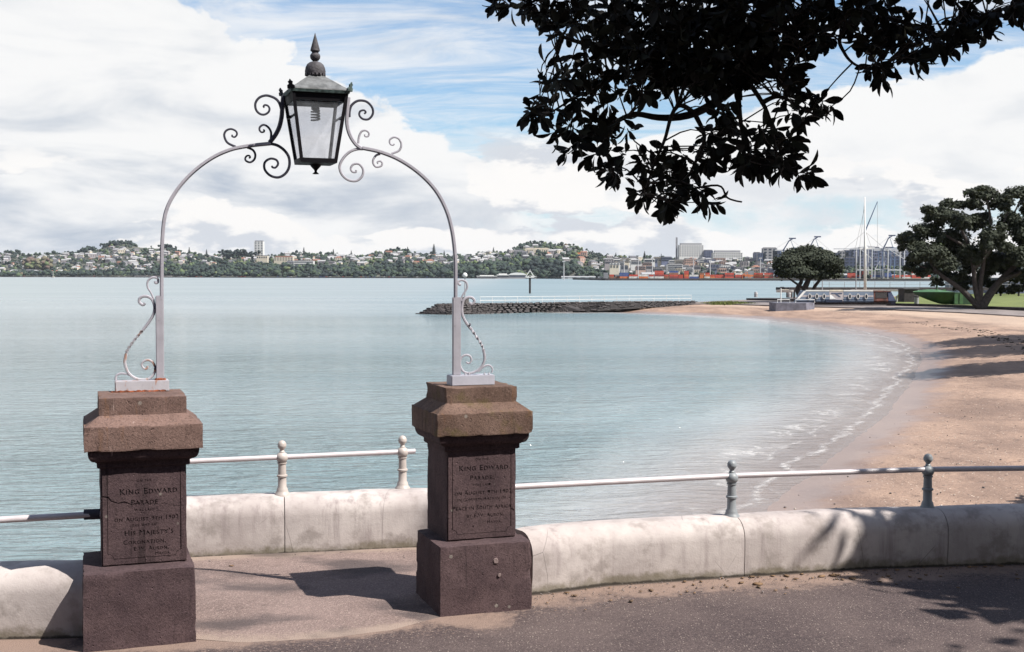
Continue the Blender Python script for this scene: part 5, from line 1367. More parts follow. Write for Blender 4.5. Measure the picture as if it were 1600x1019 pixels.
p = W(1220, 474, -2.17); s_ = p.y/FPX
eP = thing('gauge_post', 'thin white post with a dark bracket standing beside the concrete box', 'post', tuple(p))
mb = MB(); mb.tube([p, p+Vector((0, 0, 25*s_))], 0.9*s_, 6); mb.build('pole', 'white_paint', eP)
mb = MB(); mb.box((p.x+2*s_, p.y, p.z+25*s_), (6*s_, 0.2, 1.5*s_)); mb.build('bracket', 'timber_dark', eP)

# ---------------- blue boat-shaped shelter
bz = -2.16
y_b = 167.0
def BX(px): return D(px, 465, y_b).x
sb = y_b/FPX
eS = thing('boat_shelter', 'long blue-grey boat hull with six round portholes beached on the promenade', 'boat', (BX(1320), y_b, bz))
def zpx(py, y_=y_b): return D(1320, py, y_).z
# hull sides as three painted lengths
def hull_part(name, x0, x1, mat, tl=0.0, tr=0.0, front_y=0.0):
    """side panel between px x0..x1; tl/tr lean of the ends at the top"""
    z0, z1, zt2 = zpx(476.5), zpx(470), zpx(454.5)
    X0, X1 = BX(x0), BX(x1); rings = []
    mb = MB()
    A_ = [(X0, y_b+0.25, z0), (X1, y_b+0.25, z0), (X1, y_b-0.05+front_y, z1), (X0, y_b-0.05+front_y, z1)]
    T_ = [(X0+tl*sb, y_b+0.15, zt2), (X1-tr*sb, y_b+0.15, zt2)]
    bk_ = 2.6
    V_ = A_+T_+[(X0, y_b+bk_, z0), (X1, y_b+bk_, z0), (X1-tr*sb, y_b+bk_, zt2), (X0+tl*sb, y_b+bk_, zt2)]
    mb.add(V_, [(0, 1, 2, 3), (3, 2, 5, 4), (6, 9, 8, 7), (4, 5, 8, 9), (0, 6, 7, 1), (0, 3, 4, 9, 6), (1, 7, 8, 5, 2)]); return mb.build(name, mat, eS)
hull_part('bow_section', 1245, 1296, 'boat_blue', tl=12); hull_part('middle_section', 1296.15, 1318, 'pale_concrete'); hull_part('stern_section', 1318.15, 1365, 'boat_blue')
hull_part('rusted_section', 1365.15, 1388, 'boat_rust', tr=4); hull_part('prow_block', 1388.15, 1400, 'navy', tr=8)
def strip(name, x0, x1, ya, yb, mat, dx0=0, dx1=0, proud=0.12):
    def Y(z): # outer face of the side at this height
        z1, zt2 = zpx(470), zpx(454.5); return y_b-0.05+0.2*(z-z1)/(zt2-z1) if z > z1 else y_b-0.05+0.3*(z1-z)/(z1-zpx(476.5))
    z0, z1 = zpx(yb), zpx(ya); q_ = [(BX(x0), z0), (BX(x1), z0), (BX(x1)+dx1*sb, z1), (BX(x0)+dx0*sb, z1)]
    mb = MB(); F_ = [(x, Y(z)-proud*0.25, z) for x, z in q_]; B_ = [(x, Y(z)+0.02, z) for x, z in q_]
    mb.add(F_+B_, [(0, 1, 2, 3), (7, 6, 5, 4), (0, 4, 5, 1), (1, 5, 6, 2), (2, 6, 7, 3), (3, 7, 4, 0)]); return mb.build(name, mat, eS)
for x0_, x1_, d0 in ((1249, 1295.8, 3), (1318.5, 1364.5, 0)):
    strip('pale_stripe', x0_, x1_, 461.5, 464.0, 'pale_concrete', dx0=d0*0.3); strip('dark_boot_stripe', x0_-3, x1_, 467.5, 471, 'boat_dark_blue', dx0=2)
    strip('gunwale', x0_+10 if d0 else x0_, x1_, 453.2, 455.4, 'container_white')
strip('bow_edge', 1245, 1249, 455, 467, 'container_white', dx0=11, dx1=11, proud=0.2)
strip('gunwale', 1296.5, 1317.8, 453.0, 455.4, 'cream_paint'); strip('white_wave', 1296.5, 1306, 461, 467.2, 'white_paint', dx0=0, dx1=-7); strip('dark_wave', 1299, 1316, 457.8, 459.4, 'boat_dark_blue'); strip('dark_wave', 1311, 1314, 459.4, 464, 'boat_dark_blue', dx0=-6, dx1=-6)
strip('plinth_step', 1289, 1315, 468.5, 472.5, 'boat_dark_blue', proud=1.6); strip('base_shadow_board', 1246, 1392, 472.5, 476.5, 'timber_dark', proud=0.6)  # last strip: a dark band added as the shade under the hull
strip('rust_panel', 1368, 1386, 457, 466, 'timber_dark', proud=0.15); strip('rust_rail', 1366, 1392, 454.6, 456, 'boat_rust', proud=0.3)
for px_ in (1265.0, 1276.0, 1287.3, 1327.5, 1340.3, 1353.2):
    X, Z = BX(px_), zpx(463.3); ring, gl_ = MB(), MB(); n = 18
    vo, vi = [], []
    for k_ in range(n):
        a_ = 2*math.pi*k_/n; vo.append((X+2.5*sb*math.cos(a_), y_b-0.16, Z+4.3*sb*math.sin(a_))); vi.append((X+1.75*sb*math.cos(a_), y_b-0.16, Z+3.4*sb*math.sin(a_)))
    vb = [(x, y_b+0.06, z) for x, y, z in vo]
    ring.add(vo+vi+vb, [(i_, (i_+1) % n, n+(i_+1) % n, n+i_) for i_ in range(n)]+[(i_, 2*n+i_, 2*n+(i_+1) % n, (i_+1) % n) for i_ in range(n)])
    po = ring.build('porthole', 'white_paint', eS); gl_.add([(x, y_b-0.13, z) for x, y, z in vi], [tuple(range(n))]); gl_.build('glass', 'window_dark', po)
# bin
p = W(1432, 475.5, LAWN); s_ = p.y/FPX
e = thing('litter_bin', 'round dark litter bin standing on the lawn left of the green boat', 'bin', tuple(p))
mb = MB(); mb.lathe([(3.4*s_, 0), (3.6*s_, 11*s_)], p, 14); mb.build('body', 'grey_paint', e); mb = MB(); mb.lathe([(4.0*s_, 11*s_), (4.0*s_, 12.5*s_), (2.5*s_, 13.6*s_)], p, 14); mb.build('lid', 'timber_dark', e)
p = W(1401, 473.5, -2.16); e = thing('bollard', 'squat grey bollard just right of the blue boat', 'bollard', tuple(p), group=None)
mb = MB(); mb.lathe([(1.7*s_, 0), (1.7*s_, 10*s_)], p, 10); mb.build('body', 'grey_paint', e); mb = MB(); mb.lathe([(2.0*s_, 10*s_), (2.0*s_, 11.5*s_), (0.8*s_, 12.5*s_)], p, 10); mb.build('cap', 'pale_concrete', e)
p = W(1424, 470, LAWN)
e = thing('dark_kiosk', 'small dark box hut on the lawn behind the litter bin', 'hut', tuple(p)); s_ = p.y/FPX
a_, b_ = D(1413, 464, 185), D(1434, 452, 185)
e.location = ((a_.x+b_.x)/2, 185, LAWN)
mb = MB(); mb.box(((a_.x+b_.x)/2, 186.5, (LAWN+b_.z)/2), (b_.x-a_.x, 3, b_.z-LAWN)); mb.build('body', 'timber_dark', e); mb = MB(); mb.box(((a_.x+b_.x)/2, 186.5, b_.z+0.1), (b_.x-a_.x+0.4, 3.4, 0.18)); mb.build('roof', 'slate_roof', e)
# ---------------- green boat with mast
yg = 163.0; sg = yg/FPX
def GX(px): return D(px, 465, yg).x
def gz(py): return D(1470, py, yg).z
eg = thing('green_boat', 'green wooden sailing boat with a mast sitting on the lawn under the big tree', 'boat', (GX(1480), yg+1.5, LAWN))
mb = MB(); rings = []
for k_ in range(13):
    f = k_/12; X = GX(1433)+(GX(1491)-GX(1433))*f; hw = 1.7*math.sin(min(1, f*1.15)*math.pi/2)**0.8+0.03
    zt_ = gz(456.5) - 0.0*f; zk = gz(457.8+18*min(1, f*1.25)**0.8); 
    rings.append([(X, yg+1.7-hw, zt_), (X, yg+1.7-hw*0.82, zt_*0.45+zk*0.55), (X, yg+1.7-hw*0.45, zk), (X, yg+1.7+hw*0.45, zk), (X, yg+1.7+hw*0.82, zt_*0.45+zk*0.55), (X, yg+1.7+hw, zt_)])
mb.loft(rings); mb.build('hull', 'boat_green', eg, smooth=35)
mb = MB(); rings = []
for k_ in range(9):
    f = k_/8; X = GX(1433)+(GX(1491)-GX(1433))*f; hw = 1.75*math.sin(min(1, f*1.15)*math.pi/2)**0.8+0.05; z_ = gz(456.5)
    rings.append([(X, yg+1.7-hw, z_), (X, yg+1.7, z_+0.28*math.sin(f*math.pi)+0.08), (X, yg+1.7+hw, z_)])
mb.loft(rings); mb.build('deck', 'boat_pale_green', eg)
mb = MB(); mb.box((GX(1500), yg+1.6, (gz(476)+gz(457))/2), (17*sg, 3.2, gz(457)-gz(476))); mb.build('stern_box', 'boat_green', eg)
for px_ in (1494, 1502):
    mb = MB(); mb.box((GX(px_), yg-0.02, (gz(475)+gz(459))/2), (5.5*sg, 0.08, gz(459)-gz(475))); mb.build('ribbed_panel', 'boat_pale_green', eg)
mb = MB(); mb.box((GX(1514), yg+1.7, (gz(476)+gz(460))/2), (12*sg, 2.6, gz(460)-gz(476))); mb.build('steering_box', 'boat_green', eg)
mb = MB(); mb.tube([(GX(1470), yg+1.7, gz(457)), (GX(1471), yg+1.7, gz(432)), (GX(1471), yg+1.7, gz(404))], [1.7*sg, 1.4*sg, 0.6*sg], 8); mb.build('mast', 'boat_green', eg)
mb = MB(); mb.box((GX(1482), yg+1.7, gz(455)), (0.35, 0.35, 0.5)); mb.build('bitt', 'boat_pale_green', eg)
# ---------------- flagstaff with gaff, thin poles
YF = 205.0; sf = YF/FPX
pf = D(1352, 456, YF)
ef = thing('flagstaff', 'tall white flagstaff with a slanting gaff and stays behind the blue boat', 'flagpole', (pf.x, YF, LAWN))
def FX(px, py): return D(px, py, YF)
mb = MB(); mb.tube([Vector((pf.x, YF, LAWN)), FX(1351.6, 390), FX(1351.3, 308)], [0.26, 0.2, 0.09], 8); mb.build('pole', 'white_paint', ef, smooth=True)
mb = MB(); mb.tube([FX(1351.5, 362), FX(1371, 315)], [0.12, 0.06], 6); mb.build('gaff', 'crane_blue', ef)
mb = MB(); mb.tube([FX(1343, 389), FX(1362, 388)], 0.07, 5); mb.build('crosstree', 'white_paint', ef)
for a_, b_ in (((1351, 325), (1336, 390)), ((1351.5, 362), (1316, 392)), ((1351.5, 362), (1398, 402)), ((1371, 315), (1371, 388)), ((1351.5, 310), (1343, 389)), ((1352, 360), (1362, 388))):
    mb = MB(); mb.tube([FX(*a_), FX(*b_)], 0.028, 4); mb.build('stay', 'grey_paint', ef)
for px_, y0_, y1_, yy, lab in ((1285, 456, 402, 205, 'thin grey pole in front of the right half of the round tree'), (1337.5, 456, 395, 205, 'thin dark pole just left of the white flagstaff')):
    a_, b_ = D(px_, y0_, yy), D(px_, y1_, yy); e = thing('lamp_pole', lab, 'pole', (a_.x, yy, LAWN))
    mb = MB(); mb.tube([Vector((a_.x, yy, LAWN)), b_], [0.10, 0.06], 6); mb.build('pole', 'grey_paint', e)
    mb = MB(); mb.lathe([(0.05, 0), (0.16, 0.05), (0.12, 0.22), (0.03, 0.26)], b_, 8); mb.build('finial', 'grey_paint', e)
# sheds behind the big tree
for (x0_, x1_, y0_, y1_, yy, lab) in ((1497, 1532, 452, 425, 262, 'pale blue-grey boat shed seen through the big tree'), (1550, 1605, 456, 428, 270, 'wide pale blue shed at the right edge behind the big tree')):
    a_, b_ = D(x0_, y0_, yy), D(x1_, y1_, yy); w_ = b_.x-a_.x; e = thing('shed', lab, 'shed', ((a_.x+b_.x)/2, yy, -1.8)); h_ = b_.z+1.8
    mb = MB(); mb.box(((a_.x+b_.x)/2, yy+4, -1.8+h_*0.4), (w_, 8, h_*0.8)); mb.build('wall', 'boat_blue' if x0_ < 1500 else 'blue_tower', e)
    mb = MB(); zb2_ = -1.8+h_*0.8; xa, xb = a_.x-0.3, b_.x+0.3
    mb.add([(xa, yy-0.3, zb2_), (xb, yy-0.3, zb2_), (xb, yy+8.3, zb2_), (xa, yy+8.3, zb2_), (xa, yy+4, zb2_+h_*0.25), (xb, yy+4, zb2_+h_*0.25)], [(0, 1, 5, 4), (2, 3, 4, 5), (0, 4, 3), (1, 2, 5), (0, 3, 2, 1)]); mb.build('roof', 'pale_roof', e)
    for k_ in range(4):
        mb = MB(); mb.box((a_.x+w_*(k_+0.5)/4, yy-0.03, -1.8+h_*0.5), (w_/7, 0.08, h_*0.2)); mb.build('window', 'window_dark', e)

# ---------------- trees on the right
def big_tree(name, label, base, masses, n, size, limbs, seed, mat='pohutukawa_leaf', barkm='pale_bark'):
    e = thing(name, label, 'tree', tuple(base))
    V, F, T = crown_cards(masses, n, size, seed)
    tag(mesh_np('crown', V-np.array(base), F, mat, {'tone': T}, parent=e), kind='stuff')
    # dense dark heart so that the crown is not see-through everywhere
    for i_, (pts, r0_, r1_) in enumerate(limbs): limb(e, [Vector(p) for p in pts], r0_, r1_, barkm, 'trunk' if i_ == 0 else 'limb', 8)
    return e
YT = 150.0; st = YT/FPX
def T3(px, py, dy=0.0): p = D(px, py, YT+dy); return (p.x, p.y, p.z)
def MS(px, py, rx, ry, dy=0.0, rz=None): p = T3(px, py, dy); return (p[0], p[1], p[2], rx*st, (rx+ry)/2*st*1.0, ry*st)
crn = [(1425, 378, 24, 12, 0), (1417, 371, 17, 10, 1), (1408, 376, 10, 7, 0), (1450, 360, 26, 14, 1), (1470, 335, 30, 13, 0), (1455, 395, 30, 16, -2), (1490, 375, 30, 22, 2), (1500, 345, 24, 14, -1), (1500, 320, 16, 8, 3), (1480, 318, 14, 7, 1), (1535, 302, 30, 11, 0), (1520, 318, 18, 10, 2),
       (1560, 315, 24, 13, 2), (1590, 300, 22, 10, -1), (1615, 320, 26, 22, 1), (1530, 345, 22, 14, 3), (1550, 370, 24, 20, -2), (1575, 345, 18, 16, 3), (1600, 360, 24, 24, -1), (1520, 398, 28, 18, 1), (1480, 410, 22, 12, -1), (1430, 405, 16, 9, 0), (1440, 425, 16, 8, 1), (1420, 418, 10, 6, 0),
       (1560, 405, 26, 16, 2), (1595, 400, 26, 18, -2), (1455, 418, 16, 10, 2), (1515, 415, 16, 10, 3), (1575, 420, 22, 12, 3), (1610, 440, 14, 10, 2), (1552, 445, 12, 7, 3), (1478, 428, 12, 7, 3), (1500, 445, 14, 7, 3), (1560, 452, 14, 7, 4), (1530, 440, 18, 8, 5), (1585, 450, 16, 8, 4), (1620, 390, 26, 26, 0), (1500, 432, 20, 9, 2), (1465, 440, 12, 6, 0), (1590, 432, 22, 10, 1), (1645, 340, 30, 30, 0), (1650, 400, 30, 30, 0), (1540, 425, 18, 9, 3)]
rc = np.random.default_rng(77); masses = []
for a, b, c, d, dy in crn:
    masses.append(MS(a, b, c*0.80, d*0.84, dy))
    for _k in range(5): masses.append(MS(a+float(np.clip(rc.normal(), -0.9, 0.9))*c*0.75, b+float(np.clip(rc.normal(), -1, 1))*d*0.75, c*rc.uniform(0.22, 0.42), d*rc.uniform(0.3, 0.5), dy+rc.normal()*1.5))
tb_ = W(1532, 480, LAWN); YB = tb_.y; 
base = Vector((D(1532, 470, YT).x, YT, LAWN))
def TB(px, py, dy=0.0): return T3(px, py, dy)
b0 = (base.x, base.y, LAWN-0.2)
limbs = [((b0, TB(1545, 462), TB(1562, 440, 1), TB(1585, 415, 1), TB(1600, 385, 0), TB(1612, 345, 0)), 0.6, 0.16),
         ((b0, TB(1510, 460), TB(1492, 445, -1), TB(1468, 428, -1), TB(1452, 408, 0), TB(1432, 385, 0)), 0.42, 0.1),
         ((b0, TB(1524, 450), TB(1521, 420), TB(1515, 390), TB(1500, 355), TB(1485, 330)), 0.36, 0.1),
         ((b0, TB(1532, 445), TB(1537, 410), TB(1540, 380), TB(1548, 345), TB(1540, 308)), 0.34, 0.1),
         ((TB(1562, 440, 1), TB(1590, 428), TB(1620, 410)), 0.4, 0.12), ((TB(1521, 420), TB(1545, 395), TB(1560, 370), TB(1575, 330)), 0.3, 0.08),
         ((TB(1468, 428, -1), TB(1450, 420), TB(1428, 412)), 0.2, 0.05), ((TB(1515, 390), TB(1490, 375), TB(1460, 362), TB(1420, 372)), 0.22, 0.05), ((TB(1540, 380), TB(1575, 350), TB(1595, 310)), 0.22, 0.06)]
big_tree('pohutukawa_tree', 'big spreading dark evergreen with many pale trunks on the lawn at the right edge', base, masses, 62000, 0.33, limbs, 21)
# round tree
YT2 = 190.0; s2 = YT2/FPX
def R3(px, py, dy=0.0): p = D(px, py, YT2+dy); return (p.x, p.y, p.z)
crn = [(1262, 400, 34, 15, 0), (1262, 393, 22, 10, 2), (1235, 410, 26, 14, -2), (1290, 410, 26, 14, -2), (1262, 415, 40, 14, 3), (1225, 425, 15, 9, 0), (1300, 425, 17, 10, 1), (1250, 425, 26, 10, -3), (1280, 428, 22, 9, -2), (1240, 398, 18, 10, 3), (1288, 400, 18, 10, 2), (1262, 410, 34, 18, 0), (1215, 415, 8, 8, 1), (1311, 418, 8, 9, 0)]
ms2 = []
for a, b, c, d, dy in crn:
    p = R3(a, b, dy); ms2.append((p[0], p[1], p[2], c*0.9*s2, (c+d)/2*s2, d*0.88*s2))
base = Vector((R3(1262, 470)[0], YT2, LAWN)); b0 = (base.x, base.y, -1.9)
limbs = [((b0, R3(1258, 452), R3(1262, 440), R3(1270, 420)), 0.6, 0.3), (((base.x-0.9, base.y, -1.9), R3(1246, 452), R3(1252, 438), R3(1240, 420)), 0.45, 0.2), (((base.x+0.6, base.y, -1.9), R3(1272, 450), R3(1282, 436), R3(1290, 420)), 0.35, 0.15), ((R3(1258, 452), R3(1244, 443), R3(1228, 432)), 0.25, 0.1)]
big_tree('round_tree', 'dense dome-shaped dark evergreen standing behind the blue boat', base, ms2, 36000, 0.33, limbs, 22)
# trees beyond the right edge whose shade lies on the upper beach
for k_, (x_, y_, r_, h_) in enumerate(((38.5, 72.0, 5.8, 10.0), (42, 83, 5.5, 9.5), (15.0, 22.0, 2.2, 3.6), (31.0, 58, 4.2, 9.0))):
    zz_ = -1.85; ms3 = [(x_+r_*0.55*math.cos(a_), y_+r_*0.55*math.sin(a_), zz_+h_*0.85+0.5*math.sin(a_*2), r_*0.55, r_*0.55, h_*0.18) for a_ in np.linspace(0, 6.28, 6)[:-1]]+[(x_, y_, zz_+h_, r_*0.6, r_*0.6, h_*0.18), (x_, y_, zz_+h_*0.8, r_*0.8, r_*0.8, h_*0.12)]
    lab = ['spreading evergreen above the beach beyond the right edge', 'further spreading evergreen beyond the right edge', 'small tree on the near beach edge outside the frame', 'smaller evergreen shading the upper beach at the right edge'][k_]
    big_tree('pohutukawa_tree', lab, Vector((x_, y_, zz_-0.2)), ms3, 9000, 0.42, [(((x_, y_, zz_-0.3), (x_+0.3, y_, zz_+h_*0.5), (x_+0.4, y_, zz_+h_*0.9)), 0.3, 0.1), (((x_, y_, zz_), (x_-r_*0.4, y_, zz_+h_*0.5), (x_-r_*0.6, y_, zz_+h_*0.8)), 0.2, 0.08)], 40+k_)
# ================================================================ FAR SHORE
SKYL = [(-500, 396), (-200, 390), (0, 394.5), (22, 393), (34, 397), (82, 395), (112, 395), (124, 393), (132, 390), (152, 389), (163, 383), (174, 380), (191, 377.5), (208, 380), (214, 384), (247, 386), (262, 384), (273, 388), (287, 394.6), (318, 397), (346, 399), (357, 396), (394, 396), (416, 400),
        (450, 396), (465, 396), (512, 397), (546, 399), (569, 399), (608, 391), (631, 391), (642, 395), (667, 397), (698, 399), (726, 399), (760, 395), (794, 394), (805, 387), (822, 380), (837, 379.5), (850, 380), (884, 381), (898, 382), (912, 389), (941, 396), (969, 399), (1011, 399),
        (1053, 402), (1101, 401), (1160, 401), (1194, 399), (1240, 397), (1300, 396), (1400, 396), (1600, 400), (2000, 402), (2300, 404)]
def Dshore(u): return float(np.interp(u, [-500, 0, 400, 700, 850, 950, 1100, 2300], [4600, 4200, 3500, 3100, 2800, 2200, 1650, 1650]))
def Dridge(u): return float(np.interp(u, [-500, 0, 400, 850, 950, 1100, 2300], [5400, 5200, 4600, 4300, 3700, 3000, 3000]))
def hor_y(u): return ray_h(u)
def ray_h(u):
    lo, hi = 400.0, 460.0
    for _ in range(30):
        m = (lo+hi)/2
        if ray(u, m).z > 0: lo = m
        else: hi = m
    return lo
def azx(u): d = ray(u, ray_h(u)); return d.x/d.y
us = np.arange(-500, 2301, 8.0); AX = np.array([azx(u) for u in us]); DS = np.array([Dshore(u) for u in us]); DR = np.array([Dridge(u) for u in us])
HY = np.array([ray_h(u) for u in us]); SY = np.array([np.interp(u, [p[0] for p in SKYL], [p[1] for p in SKYL]) for u in us])
ZR = EYE+(HY-SY)*DR/FPX - 7.0
TS = np.concatenate([[0, 0.004], np.linspace(0.03, 1, 22), [1.15, 1.5]])
def slope_f(u, t):
    """height share between shore (0) and ridge (1): flat foreshore, bluff, gentle slope"""
    bl = float(np.interp(u, [-500, 100, 230, 260, 850, 930, 1000, 2300], [0.10, 0.10, 0.14, 0.30, 0.33, 0.15, 0.05, 0.05]))
    pts = [0, 0.03, 0.12, 0.25, 0.55, 0.8, 1.0, 1.5]; v = [0.02, 0.03, bl*0.75, bl, bl+(1-bl)*0.42, bl+(1-bl)*0.75, 1.0, 0.85]
    return float(np.interp(t, pts, v))
def far_pt(u, t, dz=0.0):
    ax = np.interp(u, us, AX); d = np.interp(u, us, DS); r = np.interp(u, us, DR); zr = np.interp(u, us, ZR)
    y = d+(r-d)*t; z = WATER+2.2+(zr-WATER-2.2)*slope_f(u, t)
    return Vector((ax*y, y, z+dz))
V = []; 
for u in us:
    for t in TS: p = far_pt(u, t); V.append((p.x, p.y, WATER-2 if t == 0 else p.z))
nt_ = len(TS); i = np.arange(len(us)*nt_).reshape(len(us), nt_)
Fh = np.stack([i[:-1, :-1].ravel(), i[1:, :-1].ravel(), i[1:, 1:].ravel(), i[:-1, 1:].ravel()], 1)
simple('far_ground', (0.085, 0.085, 0.065), 0.95, 0.4, 0.004)
structure(mesh_np('far_hills', V, Fh, 'far_ground', smooth=True))
mb = MB(); 
ring0 = []
for u in np.arange(-500, 2301, 20):
    p = far_pt(u, 0); ring0.append([(p.x, p.y-6, WATER-2), (p.x, p.y-6, WATER+2.6), (p.x, p.y+2, WATER+2.6), (p.x, p.y+2, WATER-2)])
mb.loft(ring0); structure(mb.build('far_sea_wall', 'seawall_dark'))

# ---- trees of the far shore: one mass of small lumpy crowns
def ico():
    bm = bmesh.new(); bmesh.ops.create_icosphere(bm, subdivisions=1, radius=1.0); v = np.array([tuple(x.co) for x in bm.verts]); f = np.array([[q.index for q in fc.verts] for fc in bm.faces]); bm.free(); return v, f
IV, IF = ico()
def tree_mass(name, label, pts, sizes, tones, seed, mat='far_leaf'):
    r = np.random.default_rng(seed); n = len(pts); k = 3
    P_ = np.repeat(np.array(pts), k, 0); S_ = np.repeat(np.array(sizes), k)
    off = r.normal(size=(n*k, 3))*np.array([0.38, 0.38, 0.28])*S_[:, None]; sc_ = S_*r.uniform(0.35, 0.62, n*k)
    V = IV[None]*(1+r.normal(0, 0.16, (n*k, len(IV), 1)))*sc_[:, None, None]*np.array([1, 1, 0.85])+(P_+off)[:, None, :]
    F = IF[None]+(np.arange(n*k)*len(IV))[:, None, None]
    T = np.repeat(np.clip(np.repeat(np.array(tones), k)+r.normal(0, 0.10, n*k), 0, 1), len(IV))
    return tag(mesh_np(name, V.reshape(-1, 3), F.reshape(-1, 3), mat, {'tone': T}), label, 'trees', kind='stuff')
# tone-driven colour: dark green, olive, fresh green, brownish
m = MATS['far_leaf']; g = G(m.node_tree); b_ = [x for x in m.node_tree.nodes if x.type == 'BSDF_PRINCIPLED'][0]
cr = g.nd('ShaderNodeValToRGB'); el_ = cr.color_ramp.elements
el_[0].position = 0.0; el_[0].color = (0.012, 0.020, 0.021, 1); el_[1].position = 1.0; el_[1].color = (0.10, 0.07, 0.06, 1)
for p_, c_ in ((0.35, (0.026, 0.042, 0.030)), (0.55, (0.040, 0.060, 0.034)), (0.72, (0.085, 0.115, 0.045)), (0.84, (0.105, 0.11, 0.06))):
    e_ = el_.new(p_); e_.color = (*c_, 1)
m.node_tree.links.new(g.attr('tone'), cr.inputs[0]); g.put(b_.inputs['Base Color'], cr.outputs[0])
rf = np.random.default_rng(5)
pts, sz, tn = [], [], []
def open_slope(u, t):
    """share of tree cover on the slope"""
    if t < 0.05: return 0.85 if u < 940 else 0.05
    if u < 230: return 0.95 if t < 0.14 else 0.40
    if u < 930: return 1.0 if t < 0.28 else 0.45
    return 0.15 if t < 0.1 else 0.45 if u < 1120 else 0.35
while len(pts) < 8200:
    u = rf.uniform(-350, 1900); t = rf.uniform(0.012, 1.06)**1.15
    if 150 < u < 290 and t > 0.8: pass
    cov = open_slope(u, t)
    if 214 < u < 262 and t > 0.86: cov = 0.08          # bare grass top of the left hill
    if 842 < u < 890 and t > 0.93: cov = 0.10
    if rf.uniform() > cov: continue
    s_ = rf.uniform(7, 14) if t > 0.25 else rf.uniform(8, 16)
    if u > 900: s_ *= 0.62
    p = far_pt(u, t, s_*0.35); pts.append(tuple(p)); sz.append(s_)
    patch = noise.noise(Vector((u*0.02, t*6, 3)))
    tn.append(np.clip(rf.beta(2, 3.2)*0.8+patch*0.35+(0.0 if t > 0.25 else -0.10), 0, 0.95))
tree_mass('far_woods', 'dark green wooded slopes and gardens along the far shore', pts, sz, tn, 8)
# individual bigger trees on the skyline
def pine_mesh(seed):
    r = random.Random(seed); mb = MB()
    mb.tube([(0, 0, 0), (0, 0, 1.0)], [0.03, 0.008], 5)
    for k_ in range(9):
        z = 0.16+k_*0.092; rr = 0.26*(1-k_/10.5)*r.uniform(0.8, 1.15); n = 7; a0 = r.uniform(0, 6)
        for j in range(n):
            a_ = a0+j*2*math.pi/n; c_, s_ = math.cos(a_), math.sin(a_); w = rr*0.34; rr_ = rr*r.uniform(0.75, 1.15)
            mb.add([(0, 0, z+0.05), (c_*rr_*0.6-s_*w, s_*rr_*0.6+c_*w, z), (c_*rr_, s_*rr_, z+0.03), (c_*rr_*0.6+s_*w, s_*rr_*0.6-c_*w, z), (c_*rr_*0.4, s_*rr_*0.4, z-0.05)], [(0, 1, 2), (0, 2, 3), (1, 4, 2), (2, 4, 3)])
    return mb
simple('pine_needles', (0.030, 0.042, 0.032), 0.9, 0.3, 0.3)
PM = []
for k_ in range(3):
    o = pine_mesh(k_).build('norfolk_pine', 'pine_needles', fix=False); PM.append(o.data); bpy.data.objects.remove(o)
pines = [(296, 386, 405, 0.98, 'tall dark pine on the skyline right of the left arch post'), (323, 389, 405, 0.98, 'second skyline pine between the arch post and the white tower'), (475, 386, 408, 0.9, 'dark pine on the skyline right of the white tower block'),
         (521, 389, 409, 0.9, 'dark skyline pine above the terrace houses, middle of three'), (549, 391, 408, 0.9, 'small dark pine on the skyline, right of the middle one'), (637, 385, 402, 0.95, 'dark pine beside the flat-topped clump of trees'),
         (678, 381, 404, 0.9, 'tallest dark pine on the skyline left of the right arch post'), (694, 391, 408, 0.9, 'smaller dark pine just left of the right arch post'), (771, 386, 406, 0.95, 'dark pine just left of the big museum building'),
         (1007, 392, 408, 0.9, 'dark pine between the museum hill and the chimney'), (962, 394, 407, 0.9, 'small dark pine on the right foot of the museum hill'), (1033, 396, 408, 0.9, 'low dark pine left of the tall chimney'), (1196, 394, 408, 0.9, 'dark pine left of the round tree by the cranes')]
for k_, (px_, y0_, y1_, t_, lab) in enumerate(pines):
    base = far_pt(px_, t_); top_ = EYE+(ray_h(px_)-y0_)*base.y/FPX; h_ = max(12, top_-base.z)
    o = bpy.data.objects.new('norfolk_pine', PM[k_ % 3]); COL.objects.link(o); o.location = base; o.scale = (h_*0.95, h_*0.95, h_); tag(o, lab, 'tree', 'pines on the far skyline')
# flat-crowned clumps on the left hill and by the middle
def clump(px_, py_, w_px, h_px, t, lab, tone=0.1, n=26, seed=0):
    r = np.random.default_rng(seed); b0 = far_pt(px_, t); s_ = b0.y/FPX; zc = EYE+(ray_h(px_)-py_)*s_
    e = thing('skyline_trees', lab, 'trees', tuple(b0))
    P_ = np.column_stack([b0.x+r.uniform(-.5, .5, n)*w_px*s_, b0.y+r.uniform(-12, 12, n), zc+r.uniform(-.5, .35, n)*h_px*s_]); 
    o = tree_mass('crown', None, P_, r.uniform(0.35, 0.6, n)*h_px*s_*1.1, np.full(n, tone)+r.normal(0, .06, n), seed); del o['category']
    o.parent = e; me = o.data; co_ = np.zeros(len(me.vertices)*3); me.vertices.foreach_get('co', co_); co_ = co_.reshape(-1, 3)-np.array(b0); me.vertices.foreach_set('co', co_.ravel()); me.update()
    for j in range(3):
        mb = MB(); x_ = b0.x+(j-1)*w_px*s_*0.25; mb.tube([(x_, b0.y, b0.z-3), (x_, b0.y, zc)], 1.2, 5); mb.build('trunk', 'bark', e)
clump(191, 379, 34, 8, 0.98, 'dark flat-crowned trees crowning the left hill', 0.08, 44, 1)
clump(170, 385, 16, 9, 0.97, 'dark trees stepping down the left side of the left hill', 0.1, 22, 6)
clump(262, 385, 20, 7, 0.98, 'dark trees on the right shoulder of the left hill', 0.1, 22, 2)
clump(140, 391, 22, 9, 0.97, 'broad dark tree clump left of the left hill', 0.15, 26, 3)
clump(620, 392, 32, 8, 0.97, 'broad dark flat-topped clump left of the tallest pine', 0.1, 30, 4)
